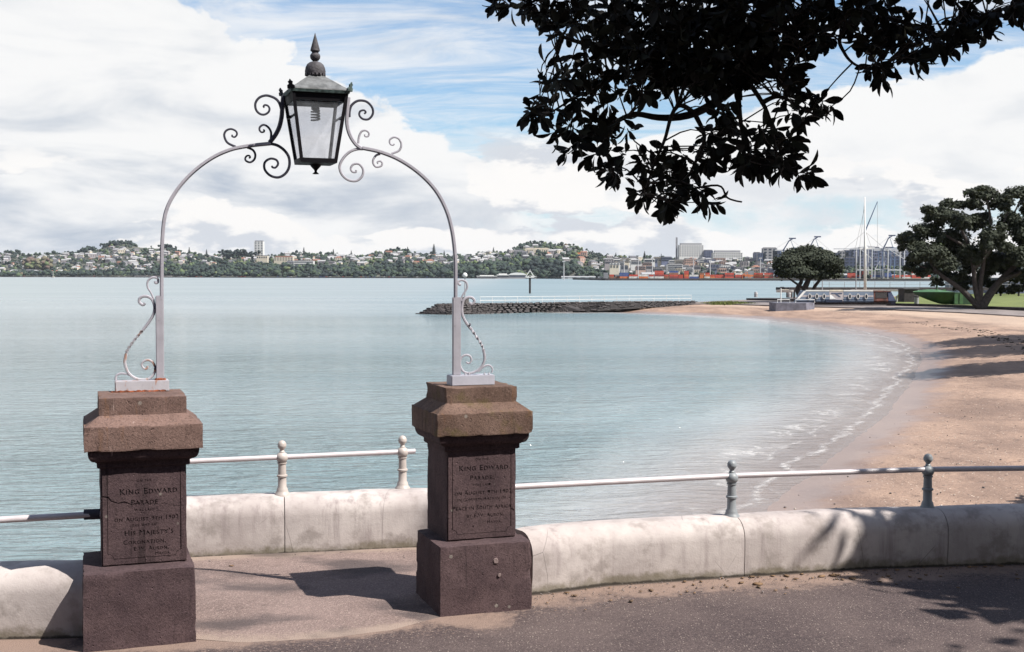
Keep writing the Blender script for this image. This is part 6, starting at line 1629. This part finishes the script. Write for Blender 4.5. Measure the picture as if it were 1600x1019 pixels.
clump(838, 379, 20, 5, 0.99, 'dark trees on the summit of the museum hill', 0.15, 22, 5)
clump(60, 412, 38, 15, 0.3, 'big dark purple-brown tree clump above the left shore', 0.93, 34, 7)
clump(375, 396, 60, 9, 0.6, 'long dark tree mass left of the white tower block', 0.05, 60, 8)
clump(22, 394, 20, 6, 0.97, 'dark trees on the skyline at the far left', 0.15, 20, 9)

# ---- houses
def house_mesh(w, d, h, roofm, wallm, rh, hip, chim=False):
    mb = MB()
    mb.box((0, 0, h/2-2), (w, d, h+4), mi=0); z = h; o_ = 0.5
    if hip: mb.add([(-w/2-o_, -d/2-o_, z), (w/2+o_, -d/2-o_, z), (w/2+o_, d/2+o_, z), (-w/2-o_, d/2+o_, z), (-w*0.2, 0, z+rh), (w*0.2, 0, z+rh)], [(0, 1, 5, 4), (2, 3, 4, 5), (0, 4, 3), (1, 2, 5), (0, 3, 2, 1)], 1)
    else: mb.add([(-w/2-o_, -d/2-o_, z), (w/2+o_, -d/2-o_, z), (w/2+o_, d/2+o_, z), (-w/2-o_, d/2+o_, z), (-w/2-o_, 0, z+rh), (w/2+o_, 0, z+rh)], [(0, 1, 5, 4), (2, 3, 4, 5), (0, 4, 3), (1, 2, 5), (0, 3, 2, 1)], 1)
    for j in range(3):
        for q_ in range(max(1, int(h/3.2))): mb.box((-w/3+j*w/3, -d/2-0.03, 1.6+q_*3.0), (w*0.16, 0.12, 1.5), mi=2)
    return mb, [wallm, roofm, 'window_dark']
kinds = []
for nm, roofm, wallm, hip, label in (('terracotta', 'terracotta_roof', 'cream_paint', True, 'cream house with a terracotta hip roof among trees on the far hillside'), ('white', 'pale_roof', 'pale_concrete', False, 'white house with a pale gable roof among trees on the far hillside'),
                         ('slate', 'slate_roof', 'pale_concrete', True, 'white house with a dark slate roof among trees on the far hillside'), ('pink', 'terracotta_roof', 'pink_paint', False, 'pinkish house with a red gable roof among trees on the far hillside'),
                         ('grey', 'slate_roof', 'grey_paint', False, 'grey house with a dark gable roof among trees on the far hillside'), ('bright', 'pale_roof', 'cream_paint', True, 'cream house with a pale hip roof among trees on the far hillside')):
    for w, d, h, rh in ((14, 10, 5.5, 3.2), (20, 12, 7.5, 3.5)):
        mb, ms = house_mesh(w, d, h, roofm, wallm, rh, hip); o = mb.build('house', ms, fix=True); kinds.append((o.data, 'small ' + label if w == 14 else 'larger ' + label, nm)); bpy.data.objects.remove(o)
rh_ = np.random.default_rng(12); nh = 0
bands = [(-60, 240, 0.12, 0.90, 230), (240, 300, 0.3, 0.85, 28), (296, 440, 0.4, 0.86, 36), (440, 600, 0.3, 0.88, 60), (600, 800, 0.34, 0.9, 84), (800, 940, 0.3, 0.8, 26), (930, 1210, 0.12, 0.8, 100)]
spots_ = []
for u0, u1, t0, t1, n in bands:
    for _ in range(n):
        u, t = rh_.uniform(u0, u1), rh_.uniform(t0, t1); k_ = int(rh_.choice(12, p=np.array([.05, .02, .24, .16, .14, .06, .03, .02, .08, .03, .10, .07])))
        sc_ = rh_.uniform(0.7, 1.3)*(0.75 if u > 930 else 0.95); p = far_pt(u, t, 4.5); spots_.append((p.y/sc_, u, t, k_, sc_, p, rh_.uniform(-0.9, 0.9)))
spots_.sort(key=lambda q: q[0])
restV, restF, restM = [], [], []
for rank, (_, u, t, k_, sc_, p, rz_) in enumerate(spots_):
    me, lab, nm = kinds[k_]
    if rank >= 300:
        M4 = Matrix.Translation(p) @ Matrix.Rotation(rz_, 4, 'Z') @ Matrix.Diagonal((sc_, sc_, sc_*1.1, 1)); b_ = len(restV)
        restV += [tuple(M4 @ v.co) for v in me.vertices]
        for f in me.polygons: restF.append(tuple(b_+q for q in f.vertices)); restM.append({'cream_paint': 0, 'white_paint': 1, 'pink_paint': 2, 'grey_paint': 3, 'terracotta_roof': 4, 'pale_roof': 5, 'slate_roof': 6, 'window_dark': 7, 'pale_concrete': 1}[me.materials[f.material_index].name])
        continue
    o = bpy.data.objects.new('house', me); COL.objects.link(o); o.location = p; o.rotation_euler = (0, 0, rz_); o.scale = (sc_, sc_, sc_*1.1)
    zone = [z_ for lim, z_ in ((60, 'at the far left'), (150, 'left of the grassy hill'), (252, 'under the grassy hill'), (330, 'right of the left arch post'), (440, 'around the white tower'), (560, 'above the balcony flats'), (712, 'left of the right arch post'), (800, 'left of the museum'), (930, 'on the museum hill'), (1055, 'above the left port'), (9999, 'near the hospitals')) if u < lim][0]
    lev = 'high up' if t > 0.6 else 'halfway up' if t > 0.36 else 'low down'
    lb = lab.replace(' among trees on the far hillside', '').replace(' with a ', ', ')
    lb = '%s, %s %s' % (lb, lev, zone); tag(o, lb, 'house', 'houses: '+lb); nh += 1
me = bpy.data.meshes.new('houses'); me.from_pydata(restV, [], restF)
for q in ('cream_paint', 'pale_concrete', 'pink_paint', 'grey_paint', 'terracotta_roof', 'pale_roof', 'slate_roof', 'window_dark'): me.materials.append(MATS[q])
me.polygons.foreach_set('material_index', restM); me.update(); o = bpy.data.objects.new('houses', me); COL.objects.link(o); tag(o, 'farther small houses scattered among the trees of the far slopes', 'houses', kind='stuff')
print('houses', nh)
# ---- larger named buildings, each with its own windows
def px_box(px0, px1, ytop, ybot, dist):
    """a facade seen between two bearings at a distance -> centre x, y, width, z0, z1"""
    a = azx(px0)*dist; b = azx(px1)*dist; hy = ray_h((px0+px1)/2); return (a+b)/2, dist, b-a, EYE+(hy-ybot)*dist/FPX, EYE+(hy-ytop)*dist/FPX
_boxcache = {}
def unit_box(mat):
    if mat not in _boxcache:
        mb = MB(); mb.box((0, 0, 0), (1, 1, 1)); o = mb.build('window', mat, fix=False); _boxcache[mat] = o.data; bpy.data.objects.remove(o)
    return _boxcache[mat]
def building(name, label, px0, px1, ytop, ybot, dist, wall, cols, rows, win='window_dark', depth=22, bands_=False, roof='slate_roof', roof_h=2.0, wf=0.5, hf=0.45, cat='building', group=None, base_drop=12, parapet=True):
    cx_, y_, w_, z0, z1 = px_box(px0, px1, ytop, ybot, dist)
    e = thing(name, label, cat, (cx_, y_, z0), group=group)
    mb = MB(); mb.box((cx_, y_+depth/2, (z0-base_drop+z1)/2), (w_, depth, z1-z0+base_drop)); mb.build('wall', wall, e)
    if parapet: mb = MB(); mb.box((cx_, y_+depth/2, z1+roof_h/2+0.05), (w_*0.86, depth*0.8, roof_h)); mb.build('roof', roof, e)
    H = z1-z0
    for r_ in range(rows):
        zc = z0+H*(r_+0.55)/rows
        if bands_:
            o = bpy.data.objects.new('window', unit_box(win)); COL.objects.link(o); o.parent = e; o.location = (0, -0.15, zc-z0); o.scale = (w_*0.94, 0.6, H/rows*hf)
        else:
            for c_ in range(cols):
                o = bpy.data.objects.new('window', unit_box(win)); COL.objects.link(o); o.parent = e; o.location = (-w_/2+w_*(c_+0.5)/cols, -0.15, zc-z0); o.scale = (w_/cols*wf, 0.6, H/rows*hf)
    return e
building('tower_block', 'tall white apartment tower block standing alone on the skyline', 397.5, 411.5, 377.5, 400, 4200, 'white_paint', 3, 9, roof_h=3, wf=0.6, hf=0.42)
e = building('museum', 'wide cream columned museum building on the slope of the right hill', 820, 859, 389, 399.5, 3700, 'cream_paint', 12, 1, wf=0.35, hf=0.55, roof='cream_paint', roof_h=3)
building('museum_wing', 'shaded left wing of the cream museum building', 803, 819.5, 391, 400, 3720, 'grey_paint', 5, 1, wf=0.4, hf=0.5)  # grey in place of cream: the wing's shade put into its wall colour
for px_ in (822, 834, 846, 857):
    cx_, y_, w_, z0, z1 = px_box(px_-1.2, px_+1.2, 388, 399.5, 3694); mb = MB(); mb.box((cx_, y_, (z0+z1)/2), (w_, 4, z1-z0)); mb.build('pavilion', 'cream_paint', e)
building('hospital', 'large pale grey hospital block with a grid of windows right of the chimney', 1061, 1099, 383, 401, 2750, 'white_paint', 10, 6, win='grey_paint', wf=0.5, hf=0.5, roof='grey_paint', roof_h=4)
building('hospital_annex', 'dark blue-grey block between the grid hospital and the white one', 1100, 1114, 392, 406, 2740, 'blue_tower', 4, 4)
building('white_hospital', 'long white hospital block with rows of windows', 1114, 1160, 395, 409, 2700, 'white_paint', 13, 4, wf=0.5, hf=0.4, roof='grey_paint', roof_h=5)
building('chimney_tower', 'tall thin grey chimney beside the grid-windowed hospital', 1055.8, 1058.4, 371, 400, 2760, 'grey_paint', 1, 5, wf=0.15, hf=0.1, depth=4, parapet=False, cat='chimney')
building('office_tower', 'slim blue-grey tower left of the round tree', 1179, 1188, 395.5, 410, 2650, 'blue_tower', 3, 6)
building('school', 'bright white flat-roofed building in the middle of the right slope', 950, 986, 404, 411, 2650, 'white_paint', 9, 2, wf=0.6)
building('terrace_flats', 'white terraced flats with long balconies left of centre', 459, 490, 408, 418.5, 3700, 'white_paint', 8, 3, bands_=True, hf=0.4)
building('terrace_flats', 'lower grey and white flats right of the balcony terrace', 497, 524, 409, 416, 3720, 'pale_concrete', 7, 2, bands_=True, hf=0.4)
building('apartment_house', 'pink-roofed cream apartment house below the white tower', 428, 458, 402, 408, 3900, 'cream_paint', 7, 2, roof='terracotta_roof', roof_h=4)
building('apartment_house', 'cream apartment house at the foot of the tower block', 401, 418, 400, 405, 4050, 'cream_paint', 5, 1)
building('church', 'small orange-roofed hall on the right flank of the museum hill', 896, 912, 397, 400, 3500, 'pink_paint', 4, 1, roof='container_orange', roof_h=4)
building('striped_block', 'white block with long dark window stripes above the containers', 1043, 1067, 413.5, 424.5, 1980, 'white_paint', 8, 4, bands_=True, hf=0.42)
building('pink_block', 'pink-topped building right of the striped white block', 1070, 1086, 405.5, 412, 2200, 'pink_paint', 5, 2)
building('low_office', 'low white office row right below the white hospital', 1066, 1092, 422, 428, 1900, 'cream_paint', 8, 2)
# waterfront pavilion, left of the beacon
for (x0_, x1_, yt, lab, kind_) in ((745, 776, 430, 'two-tier white waterfront pavilion left of the beacon', 0), (776.5, 795, 427.5, 'plain white waterfront hall between pavilion and arched hall', 0), (795.5, 822, 426, 'white waterfront hall with a curved blue-shaded roof', 1), (823, 838, 431, 'low white waterfront building right behind the beacon', 0)):
    cx_, y_, w_, z0, z1 = px_box(x0_, x1_, yt, 435.5, 2700); e = thing('waterfront_hall', lab, 'hall', (cx_, y_, z0)); H = z1-z0
    mb = MB(); mb.box((cx_, y_+10, z0+H*0.3), (w_, 20, H*0.6)); mb.build('wall', 'pale_concrete', e)
    mb = MB()
    if kind_:
        rings = []
        for q_ in range(9): a_ = math.pi*q_/8; rings.append((cx_-w_/2*math.cos(a_)*1.05, z0+H*0.6+H*0.4*math.sin(a_)))
        mb.add([(x, y_-2, z) for x, z in rings]+[(x, y_+22, z) for x, z in rings], [tuple(range(9)), tuple(range(17, 8, -1))]+[(q_, 9+q_, 10+q_, q_+1) for q_ in range(8)]+[(0, 8, 17, 9)])
    else: mb.box((cx_, y_+10, z0+H*0.72), (w_*1.03, 24, H*0.16)); mb.box((cx_, y_+10, z0+H*0.9), (w_*0.7, 16, H*0.2))
    mb.build('roof', 'white_paint', e)
    mb = MB(); mb.box((cx_, y_-0.1, z0+H*0.42), (w_*0.9, 0.5, H*0.14)); mb.build('window', 'blue_glass' if kind_ else 'window_dark', e)
# mid-rise city blocks: right slope behind the port and the skyline behind the flagstaff
rb = np.random.default_rng(31); cnt = 0
def block(px_, w_px, ytop, ybot, dist, wall, rows, cols, where, shade_):
    nm_ = {'white_paint': 'white', 'cream_paint': 'cream', 'pale_concrete': 'pale grey', 'grey_paint': 'grey', 'blue_tower': 'blue-grey', 'navy': 'dark blue', 'pink_paint': 'pink', 'blue_glass': 'dark glass'}[wall]
    lb_ = '%s %s-storey city building %s' % (nm_, {1: 'low one', 2: 'low two', 3: 'mid-rise three', 4: 'mid-rise four', 5: 'mid-rise five'}.get(rows, 'high multi'), where)
    building('city_block', lb_, px_-w_px/2, px_+w_px/2, ytop, ybot, dist, wall, cols, rows, depth=16, group='alike: '+lb_, wf=0.55, hf=0.45, roof_h=1.5, bands_=cols > 4)
for _ in range(64):
    px_ = rb.uniform(950, 1215); yb_ = rb.uniform(408, 427); h_ = rb.uniform(3, 6.5); dist = 1760+ (427-yb_)*45
    block(px_, rb.uniform(7, 18), yb_-h_, yb_, dist, str(rb.choice(['white_paint', 'cream_paint', 'pale_concrete', 'grey_paint', 'blue_tower', 'white_paint', 'pink_paint'])), int(rb.integers(1, 4)), int(rb.integers(3, 7)), ('above the containers left of the hospital chimney' if px_ < 1056 else 'above the containers below the grid hospital' if px_ < 1110 else 'above the containers below the white hospital' if px_ < 1165 else 'above the containers by the round tree'), 0)
sk = [(1190, 396, 12), (1203, 388, 22), (1214, 392, 14), (1306, 396, 12), (1318, 393, 14), (1326, 392, 12), (1338, 389, 16), (1347, 388, 10), (1357, 390, 12), (1368, 387, 12), (1380, 389, 14), (1391, 387, 12), (1403, 390, 14), (1415, 392, 12), (1330, 403, 18), (1352, 400, 16), (1375, 403, 20), (1396, 401, 18), (1418, 404, 16), (1440, 398, 22), (1465, 402, 20), (1490, 395, 20), (1520, 392, 16), (1545, 397, 20), (1570, 390, 14), (1590, 396, 18), (1610, 392, 18)]
for k_, (px_, yt_, w_) in enumerate(sk):
    block(px_, w_, yt_, 424, 2500 if yt_ < 399 else 2300, str(rb.choice(['blue_tower', 'navy', 'blue_glass', 'blue_tower', 'grey_paint'])), int(np.clip((424-yt_)/4.5, 4, 9)), 3, ('beside the round tree' if px_ < 1300 else 'downtown left of the flagstaff' if px_ < 1352 else 'downtown right of the flagstaff' if px_ < 1400 else 'downtown behind the big tree'), 0)  # blue walls: distance haze put into the block colours
# ---- container port
cx_, y_, w_, z0, z1 = px_box(900, 1500, 436, 438, 1640)
mb = MB(); a_ = far_pt(885, 0); mb.prism([(azx(895)*2000, 2000), (azx(940)*1700, 1632), (azx(1500)*1630, 1630), (azx(1500)*1800, 1800), (azx(940)*1900, 1900)], WATER-2, WATER+2.75); structure(mb.build('port_wharf', 'seawall_dark'))
cm = {}
for nm in ('red', 'orange', 'maroon', 'blue', 'white', 'grey', 'brown'):
    for L_ in (12.2, 6.1):
        mb = MB(); mb.box((0, 0, 1.3), (L_, 2.4, 2.52))
        for q_ in range(5): mb.box((-L_/2+L_*(q_+0.5)/5, -1.23, 1.3), (L_*0.03, 0.08, 2.3))
        o = mb.build('shipping_container', 'container_'+nm, fix=False); cm[(nm, L_)] = o.data; bpy.data.objects.remove(o)
rc = np.random.default_rng(9); zc0 = WATER+2.76; px_ = 934.0; nc = 0
while px_ < 1440 and nc < 300:
    L_ = 12.2 if rc.uniform() < 0.7 else 6.1; y_ = 1668+rc.uniform(0, 10); wpx = L_/y_*FPX
    if 1212 < px_ < 1308: px_ += 6; continue
    hgt = int(rc.integers(2, 5)) if px_ > 960 else int(rc.integers(1, 4)); dom = str(rc.choice(['red', 'red', 'maroon', 'blue', 'white', 'orange', 'grey', 'brown']))
    for k_ in range(hgt):
        nm = dom if rc.uniform() < 0.5 else str(rc.choice(['red', 'red', 'maroon', 'blue', 'white', 'grey', 'brown', 'orange'])); 
        if k_ == hgt-1 and rc.uniform() < 0.45: nm = 'red'
        o = bpy.data.objects.new('shipping_container', cm[(nm, L_)]); COL.objects.link(o); o.location = (azx(px_+wpx/2)*y_, y_, zc0+k_*2.6); o.rotation_euler = (0, 0, 0)
        sec = 'left of the hospital chimney' if px_ < 1056 else 'below the hospitals' if px_ < 1215 else 'behind the flagstaff'
        lv = 'lowest' if k_ == 0 else 'topmost' if k_ == hgt-1 else 'middle'
        sec = 'left of the long shed' if px_ < 1004 else 'by the long shed' if px_ < 1040 else 'under the grid hospital' if px_ < 1105 else 'under the white hospital' if px_ < 1165 else 'left of the round tree' if px_ < 1215 else 'left of the flagstaff' if px_ < 1352 else 'right of the flagstaff'
        lb = '%s %s shipping container, %s in its stack, %s' % ('long' if L_ > 10 else 'short', nm, lv, sec); tag(o, lb, 'container', 'alike: '+lb); nc += 1
    px_ += wpx+rc.uniform(0.4, 2.2)
print('containers', nc)
for px0_, px1_, yt, wall, lab in ((1004, 1036, 425.5, 'white_paint', 'long white wharf shed among the red containers'), (878, 930, 431.5, 'white_paint', 'long low white shed at the left end of the port'), (1310, 1352, 427.5, 'pale_roof', 'pale wharf shed left of the flagstaff base'), (1385, 1420, 429, 'pale_roof', 'pale wharf shed right of the white gantry legs'), (1195, 1212, 428, 'grey_paint', 'grey wharf shed hidden partly by the round tree')):
    cx_, y_, w_, z0, z1 = px_box(px0_, px1_, yt, 436, 1720 if px0_ > 900 else 2100); e = thing('wharf_shed', lab, 'shed', (cx_, y_, z0)); H = z1-z0
    mb = MB(); mb.box((cx_, y_+10, z0+H*0.35), (w_, 20, H*0.7+0.01)); mb.build('wall', wall, e)
    mb = MB(); a_, b_ = cx_-w_/2-1, cx_+w_/2+1; zz_ = z0+H*0.7
    mb.add([(a_, y_-1, zz_), (b_, y_-1, zz_), (b_, y_+21, zz_), (a_, y_+21, zz_), (a_, y_+10, z1), (b_, y_+10, z1)], [(0, 1, 5, 4), (2, 3, 4, 5), (0, 4, 3), (1, 2, 5), (0, 3, 2, 1)]); mb.build('roof', 'pale_roof', e)
    for q_ in range(4): mb = MB(); mb.box((cx_-w_/2+w_*(q_+0.5)/4, y_-0.1, z0+H*0.3), (w_*0.12, 0.4, H*0.42)); mb.build('door', 'grey_paint', e)
names_ = ['left end of the port', 'left of the long white shed', 'second from the long white shed', 'above the long white shed', 'in front of the striped building', 'below the white hospital', 'beside the slim blue-grey tower', 'left of the white gantry', 'right of the white gantry']
for px_, yt, lab in zip((881, 975, 997, 1019, 1083.5, 1109.5, 1188), (409, 407, 406, 404.5, 404, 408, 404), names_):
    cx_, y_, w_, z0, z1 = px_box(px_-1, px_+1, yt, 434, 1700); e = thing('port_light_tower', 'tall white floodlight mast at the port, '+lab, 'light mast', (cx_, y_, z0), group=None)
    mb = MB(); mb.tube([(cx_, y_, z0-3), (cx_, y_, z1)], [0.85, 0.5], 6); mb.build('mast', 'crane_white', e); mb = MB(); mb.box((cx_, y_, z1+0.4), (4.2, 1.5, 1.3)); mb.build('lamp_head', 'crane_white', e)
# gantry cranes
def crane(px_, ytop, boom_up, lab, col='crane_blue', flip=1, dist=1655, legs=8.0):
    s_ = dist/FPX; hy = ray_h(px_); Z = lambda py: EYE+(hy-py)*s_; X = azx(px_)*dist; zb_ = WATER+2.75; e = thing('gantry_crane', lab, 'crane', (X, dist, zb_))
    zd = Z(389 if not boom_up else 391)
    for sx in (-1, 1):
        for yy in (0, 18):
            mb = MB(); mb.tube([(X+sx*legs, dist+yy, zb_), (X+sx*legs, dist+yy, zd)], 0.8, 4); mb.build('leg', 'crane_white' if col == 'crane_white' else col, e)
    for yy in (0, 18): mb = MB(); mb.tube([(X-legs, dist+yy, zb_+12), (X+legs, dist+yy, zb_+12)], 0.9, 4); mb.build('portal_beam', col, e)
    mb = MB(); mb.tube([(X-legs, dist, zd), (X+legs, dist, zd-14)], 0.55, 4); mb.build('brace', col, e)
    zt_ = Z(ytop)
    mb = MB(); mb.tube([(X-legs, dist+4, zd), (X+flip*2, dist+4, zt_), (X+legs, dist+4, zd)], 0.6, 4); mb.build('apex_frame', col, e)
    if boom_up:
        mb = MB(); mb.tube([(X-flip*10, dist-4, zd-2), (X-flip*2, dist-4, zt_-3), (X+flip*4, dist-4, zt_+1)], 0.9, 4); mb.build('raised_boom', 'navy', e)
        mb = MB(); mb.box((X+flip*3, dist-4, zt_+1), (9, 2.2, 1.6)); mb.build('boom_tip', 'navy', e)
    mb = MB(); mb.tube([(X-legs*2.3-(0 if boom_up else 24)*flip, dist+6, zd), (X+legs*2.6, dist+6, zd)], 1.0, 4); mb.build('boom', 'crane_white', e)
    mb = MB(); mb.box((X+legs*1.2, dist+8, zd+2.0), (8, 4, 3.4)); mb.build('machine_house', col, e)
    for x_ in (-20*flip, 22*flip): mb = MB(); mb.tube([(X+flip*2, dist+4, zt_), (X+x_, dist+6, zd+0.5)], 0.16, 3); mb.build('stay', 'grey_paint', e)
crane(1233, 374, True, 'blue gantry crane with raised boom showing above the left of the round tree')
crane(1272, 371.5, True, 'blue gantry crane with raised boom showing above the top of the round tree')
crane(1388, 369.5, True, 'blue gantry crane with raised boom left of the big tree crown')
crane(1353, 384, False, 'white gantry crane with lowered boom behind the flagstaff', 'crane_white', dist=1650)
crane(1400, 393, False, 'white gantry crane with a diagonal brace beside the big tree', 'crane_white', dist=1648, legs=11)
for k_, (px_, yt) in enumerate(((1373, 408), (1166, 425))):
    cx_, y_, w_, z0, z1 = px_box(px_-6, px_+6, yt, 434, 1652); e = thing('straddle_carrier' if k_ == 0 else 'mobile_crane', ['white frame carrier with a yellow mast standing by the gantry legs', 'small orange mobile crane among the containers'][k_], 'crane', (cx_, y_, z0))
    mc = 'crane_white' if k_ == 0 else 'container_orange'
    for sx in (-1, 1): mb = MB(); mb.tube([(cx_+sx*w_/2, y_, z0-3), (cx_+sx*w_/2, y_, z0+(z1-z0)*0.5)], 0.6, 4); mb.build('leg', mc, e)
    mb = MB(); mb.tube([(cx_-w_/2, y_, z0+(z1-z0)*0.5), (cx_+w_/2, y_, z0+(z1-z0)*0.5)], 0.8, 4); mb.build('beam', mc, e)
    mb = MB(); mb.tube([(cx_-w_/2, y_, z0+(z1-z0)*0.5), (cx_+w_*0.1, y_, z1), (cx_+w_*0.3, y_, z0)], 0.6, 4); mb.build('jib', mc, e)
# small things on the water
p = W(83, 436, WATER); d_ = 3000.0; x_ = azx(83)*d_; e = thing('sailing_boat', 'small white sailing boat moored near the left shore', 'boat', (x_, d_, WATER))
s_ = d_/FPX; mb = MB(); rings = []
for q_ in range(7):
    f = q_/6; hw = 2.2*math.sin(math.pi*min(1, f*0.85+0.15)); rings.append([(x_+(f-.5)*6*s_, d_-hw, WATER+1.6), (x_+(f-.5)*6*s_, d_-hw*0.5, WATER-0.2), (x_+(f-.5)*6*s_, d_+hw*0.5, WATER-0.2), (x_+(f-.5)*6*s_, d_+hw, WATER+1.6)])
mb.loft(rings); mb.build('hull', 'white_paint', e); mb = MB(); mb.tube([(x_, d_, WATER+1), (x_, d_, WATER+10.5*s_)], 0.35, 5); mb.build('mast', 'white_paint', e); mb = MB(); mb.box((x_+0.5, d_, WATER+2.1), (3*s_, 2, 1.2)); mb.build('cabin', 'cream_paint', e)
cx_, y_, w_, z0, z1 = px_box(211, 268, 431.5, 434, 3500); e = thing('far_wharf', 'low pale wharf deck on the far shore left of the arch post', 'wharf', (cx_, y_, WATER))
mb = MB(); mb.box((cx_, y_, WATER+4.2), (w_, 12, 1.4)); mb.build('deck', 'pale_concrete', e)
for q_ in range(9): mb = MB(); mb.box((cx_-w_/2+w_*(q_+0.5)/9, y_-4, WATER+1.5), (1.5, 1.5, 5)); mb.build('pile', 'timber_dark', e)
# parked cars along the far shore road
cc = {}
for nm, mt in (('white', 'white_paint'), ('grey', 'grey_paint'), ('red', 'container_red'), ('blue', 'container_blue')):
    mb = MB(); mb.box((0, 0, 0.75), (4.6, 1.9, 0.9)); mb.box((0.2, 0, 1.5), (2.6, 1.7, 0.75), taper=0.8, mi=1); o = mb.build('parked_car', [mt, 'window_dark'], fix=False); cc[nm] = o.data; bpy.data.objects.remove(o)
rk = np.random.default_rng(2)
for k_ in range(90):
    u = rk.uniform(-10, 740); nm = str(rk.choice(['white', 'white', 'grey', 'red', 'blue'])); p = far_pt(u, 0.0); o = bpy.data.objects.new('parked_car', cc[nm]); COL.objects.link(o); o.location = (p.x, p.y-2.5, WATER+2.6); o.scale = (1.0, 1.0, 1.0)
    side = [z_ for lim, z_ in ((80, 'left of the little sailing boat'), (253, 'left of the left arch post'), (400, 'left of the white tower'), (560, 'right of the white tower'), (712, 'left of the right arch post'), (9999, 'left of the waterfront halls')) if u < lim][0]
    tag(o, 'tiny %s car parked on the far shore road %s' % (nm, side), 'car', '%s cars on the far shore road %s' % (nm, side))

# ================================================================ SMALL LITTER OF THE PLACE
def scatter_bits(name, label, cat, n, place, size, mat, seed, flat=0.6):
    r = np.random.default_rng(seed); P_ = place(r, n)
    n = len(P_); P_ = np.array(P_); S_ = size*np.exp(r.normal(0, 0.45, n)); A_ = r.uniform(0, 6.28, n)
    base = IV[None]*(1+r.normal(0, 0.18, (n, len(IV), 1)))*np.array([1.0, 0.65, flat]); c_, s_ = np.cos(A_)[:, None], np.sin(A_)[:, None]
    x_ = base[:, :, 0]*c_-base[:, :, 1]*s_; y_ = base[:, :, 0]*s_+base[:, :, 1]*c_
    V = np.stack([x_, y_, base[:, :, 2]], 2)*S_[:, None, None]+P_[:, None, :]
    F = IF[None]+(np.arange(n)*len(IV))[:, None, None]
    return tag(mesh_np(name, V.reshape(-1, 3), F.reshape(-1, 3), mat), label, cat, kind='stuff')
def on_sand(smin, smax, ymax=75, xmin=3.2):
    def f(r, n):
        y_ = 8+(ymax-8)*r.uniform(size=n*14)**1.6; x_ = xmin+(0.45*y_+2-xmin)*r.uniform(size=n*14)
        sv = signed(np.column_stack([x_, y_])); k = np.where((sv > smin) & (sv < smax))[0][:n]
        return [(a_, b_, c_+0.01) for a_, b_, c_ in zip(x_[k], y_[k], land_z(sv[k]))]
    return f
simple('wet_pebble', (0.06, 0.052, 0.05), 0.5, 0.5, 3); simple('shell_white', (0.62, 0.56, 0.50), 0.6, 0.2, 3); simple('dry_leaf', (0.12, 0.070, 0.035), 0.8, 0.5, 9); simple('sea_weed', (0.045, 0.032, 0.020), 0.8, 0.5, 3)
scatter_bits('pebbles', 'small dark pebbles and shell bits strewn over the wet sand', 'pebbles', 420, on_sand(0.2, 5.0, 45), 0.017, 'wet_pebble', 1)
scatter_bits('shells', 'pale shell fragments scattered over the beach sand', 'shells', 420, on_sand(0.5, 14.0, 55), 0.020, 'shell_white', 2, 0.4)
scatter_bits('seaweed', 'dark dried seaweed bits along the drift line of the beach', 'seaweed', 1100, on_sand(5.2, 7.2, 120), 0.085, 'sea_weed', 3, 0.3)
def by_wall(r, n):
    out = []
    for _ in range(n):
        x_ = r.uniform(-0.1, 4.5); d_ = abs(r.normal(0, 0.2))+0.01
        if x_ < 0.05: x_ = r.uniform(-1.9, -0.6); out.append((x_, yback(x_)-d_, 0.014))
        else: out.append((x_, ywall(x_)-d_, 0.006))
    return out
scatter_bits('fallen_leaves', 'dry brown leaf litter along the foot of the parapet', 'leaves', 170, by_wall, 0.014, 'dry_leaf', 4, 0.18)
scatter_bits('gravel', 'loose gravel and sand grains along the parapet foot', 'gravel', 1500, by_wall, 0.0024, 'path_grey', 5, 0.7)
# ================================================================ AIR
def haze():
    m = bpy.data.materials.new('air_haze'); m.use_nodes = True; nt = m.node_tree; nt.nodes.clear()
    o = nt.nodes.new('ShaderNodeOutputMaterial'); v = nt.nodes.new('ShaderNodeVolumePrincipled')
    v.inputs['Color'].default_value = (0.80, 0.88, 1.0, 1); v.inputs['Density'].default_value = HAZE; v.inputs['Anisotropy'].default_value = 0.2
    nt.links.new(v.outputs[0], o.inputs['Volume']); MATS['air_haze'] = m
    mb = MB(); mb.box((0, 4650, 110), (19600, 10100, 237)); tag(mb.build('haze', 'air_haze'), kind='stuff')
HAZE = 1.8e-5
haze()

# all solid surfaces share one exposure-matched albedo level
for nm_, m_ in MATS.items():
    if not m_.node_tree: continue
    for n_ in m_.node_tree.nodes:
        if n_.type == 'BSDF_PRINCIPLED' and n_.inputs['Base Color'].is_linked and 'leaf' not in nm_:
            l_ = n_.inputs['Base Color'].links[0].from_socket; g_ = G(m_.node_tree)
            g_.put(n_.inputs['Base Color'], g_.mix(1.0, l_, (0.76, 0.76, 0.76), 'MULTIPLY'))
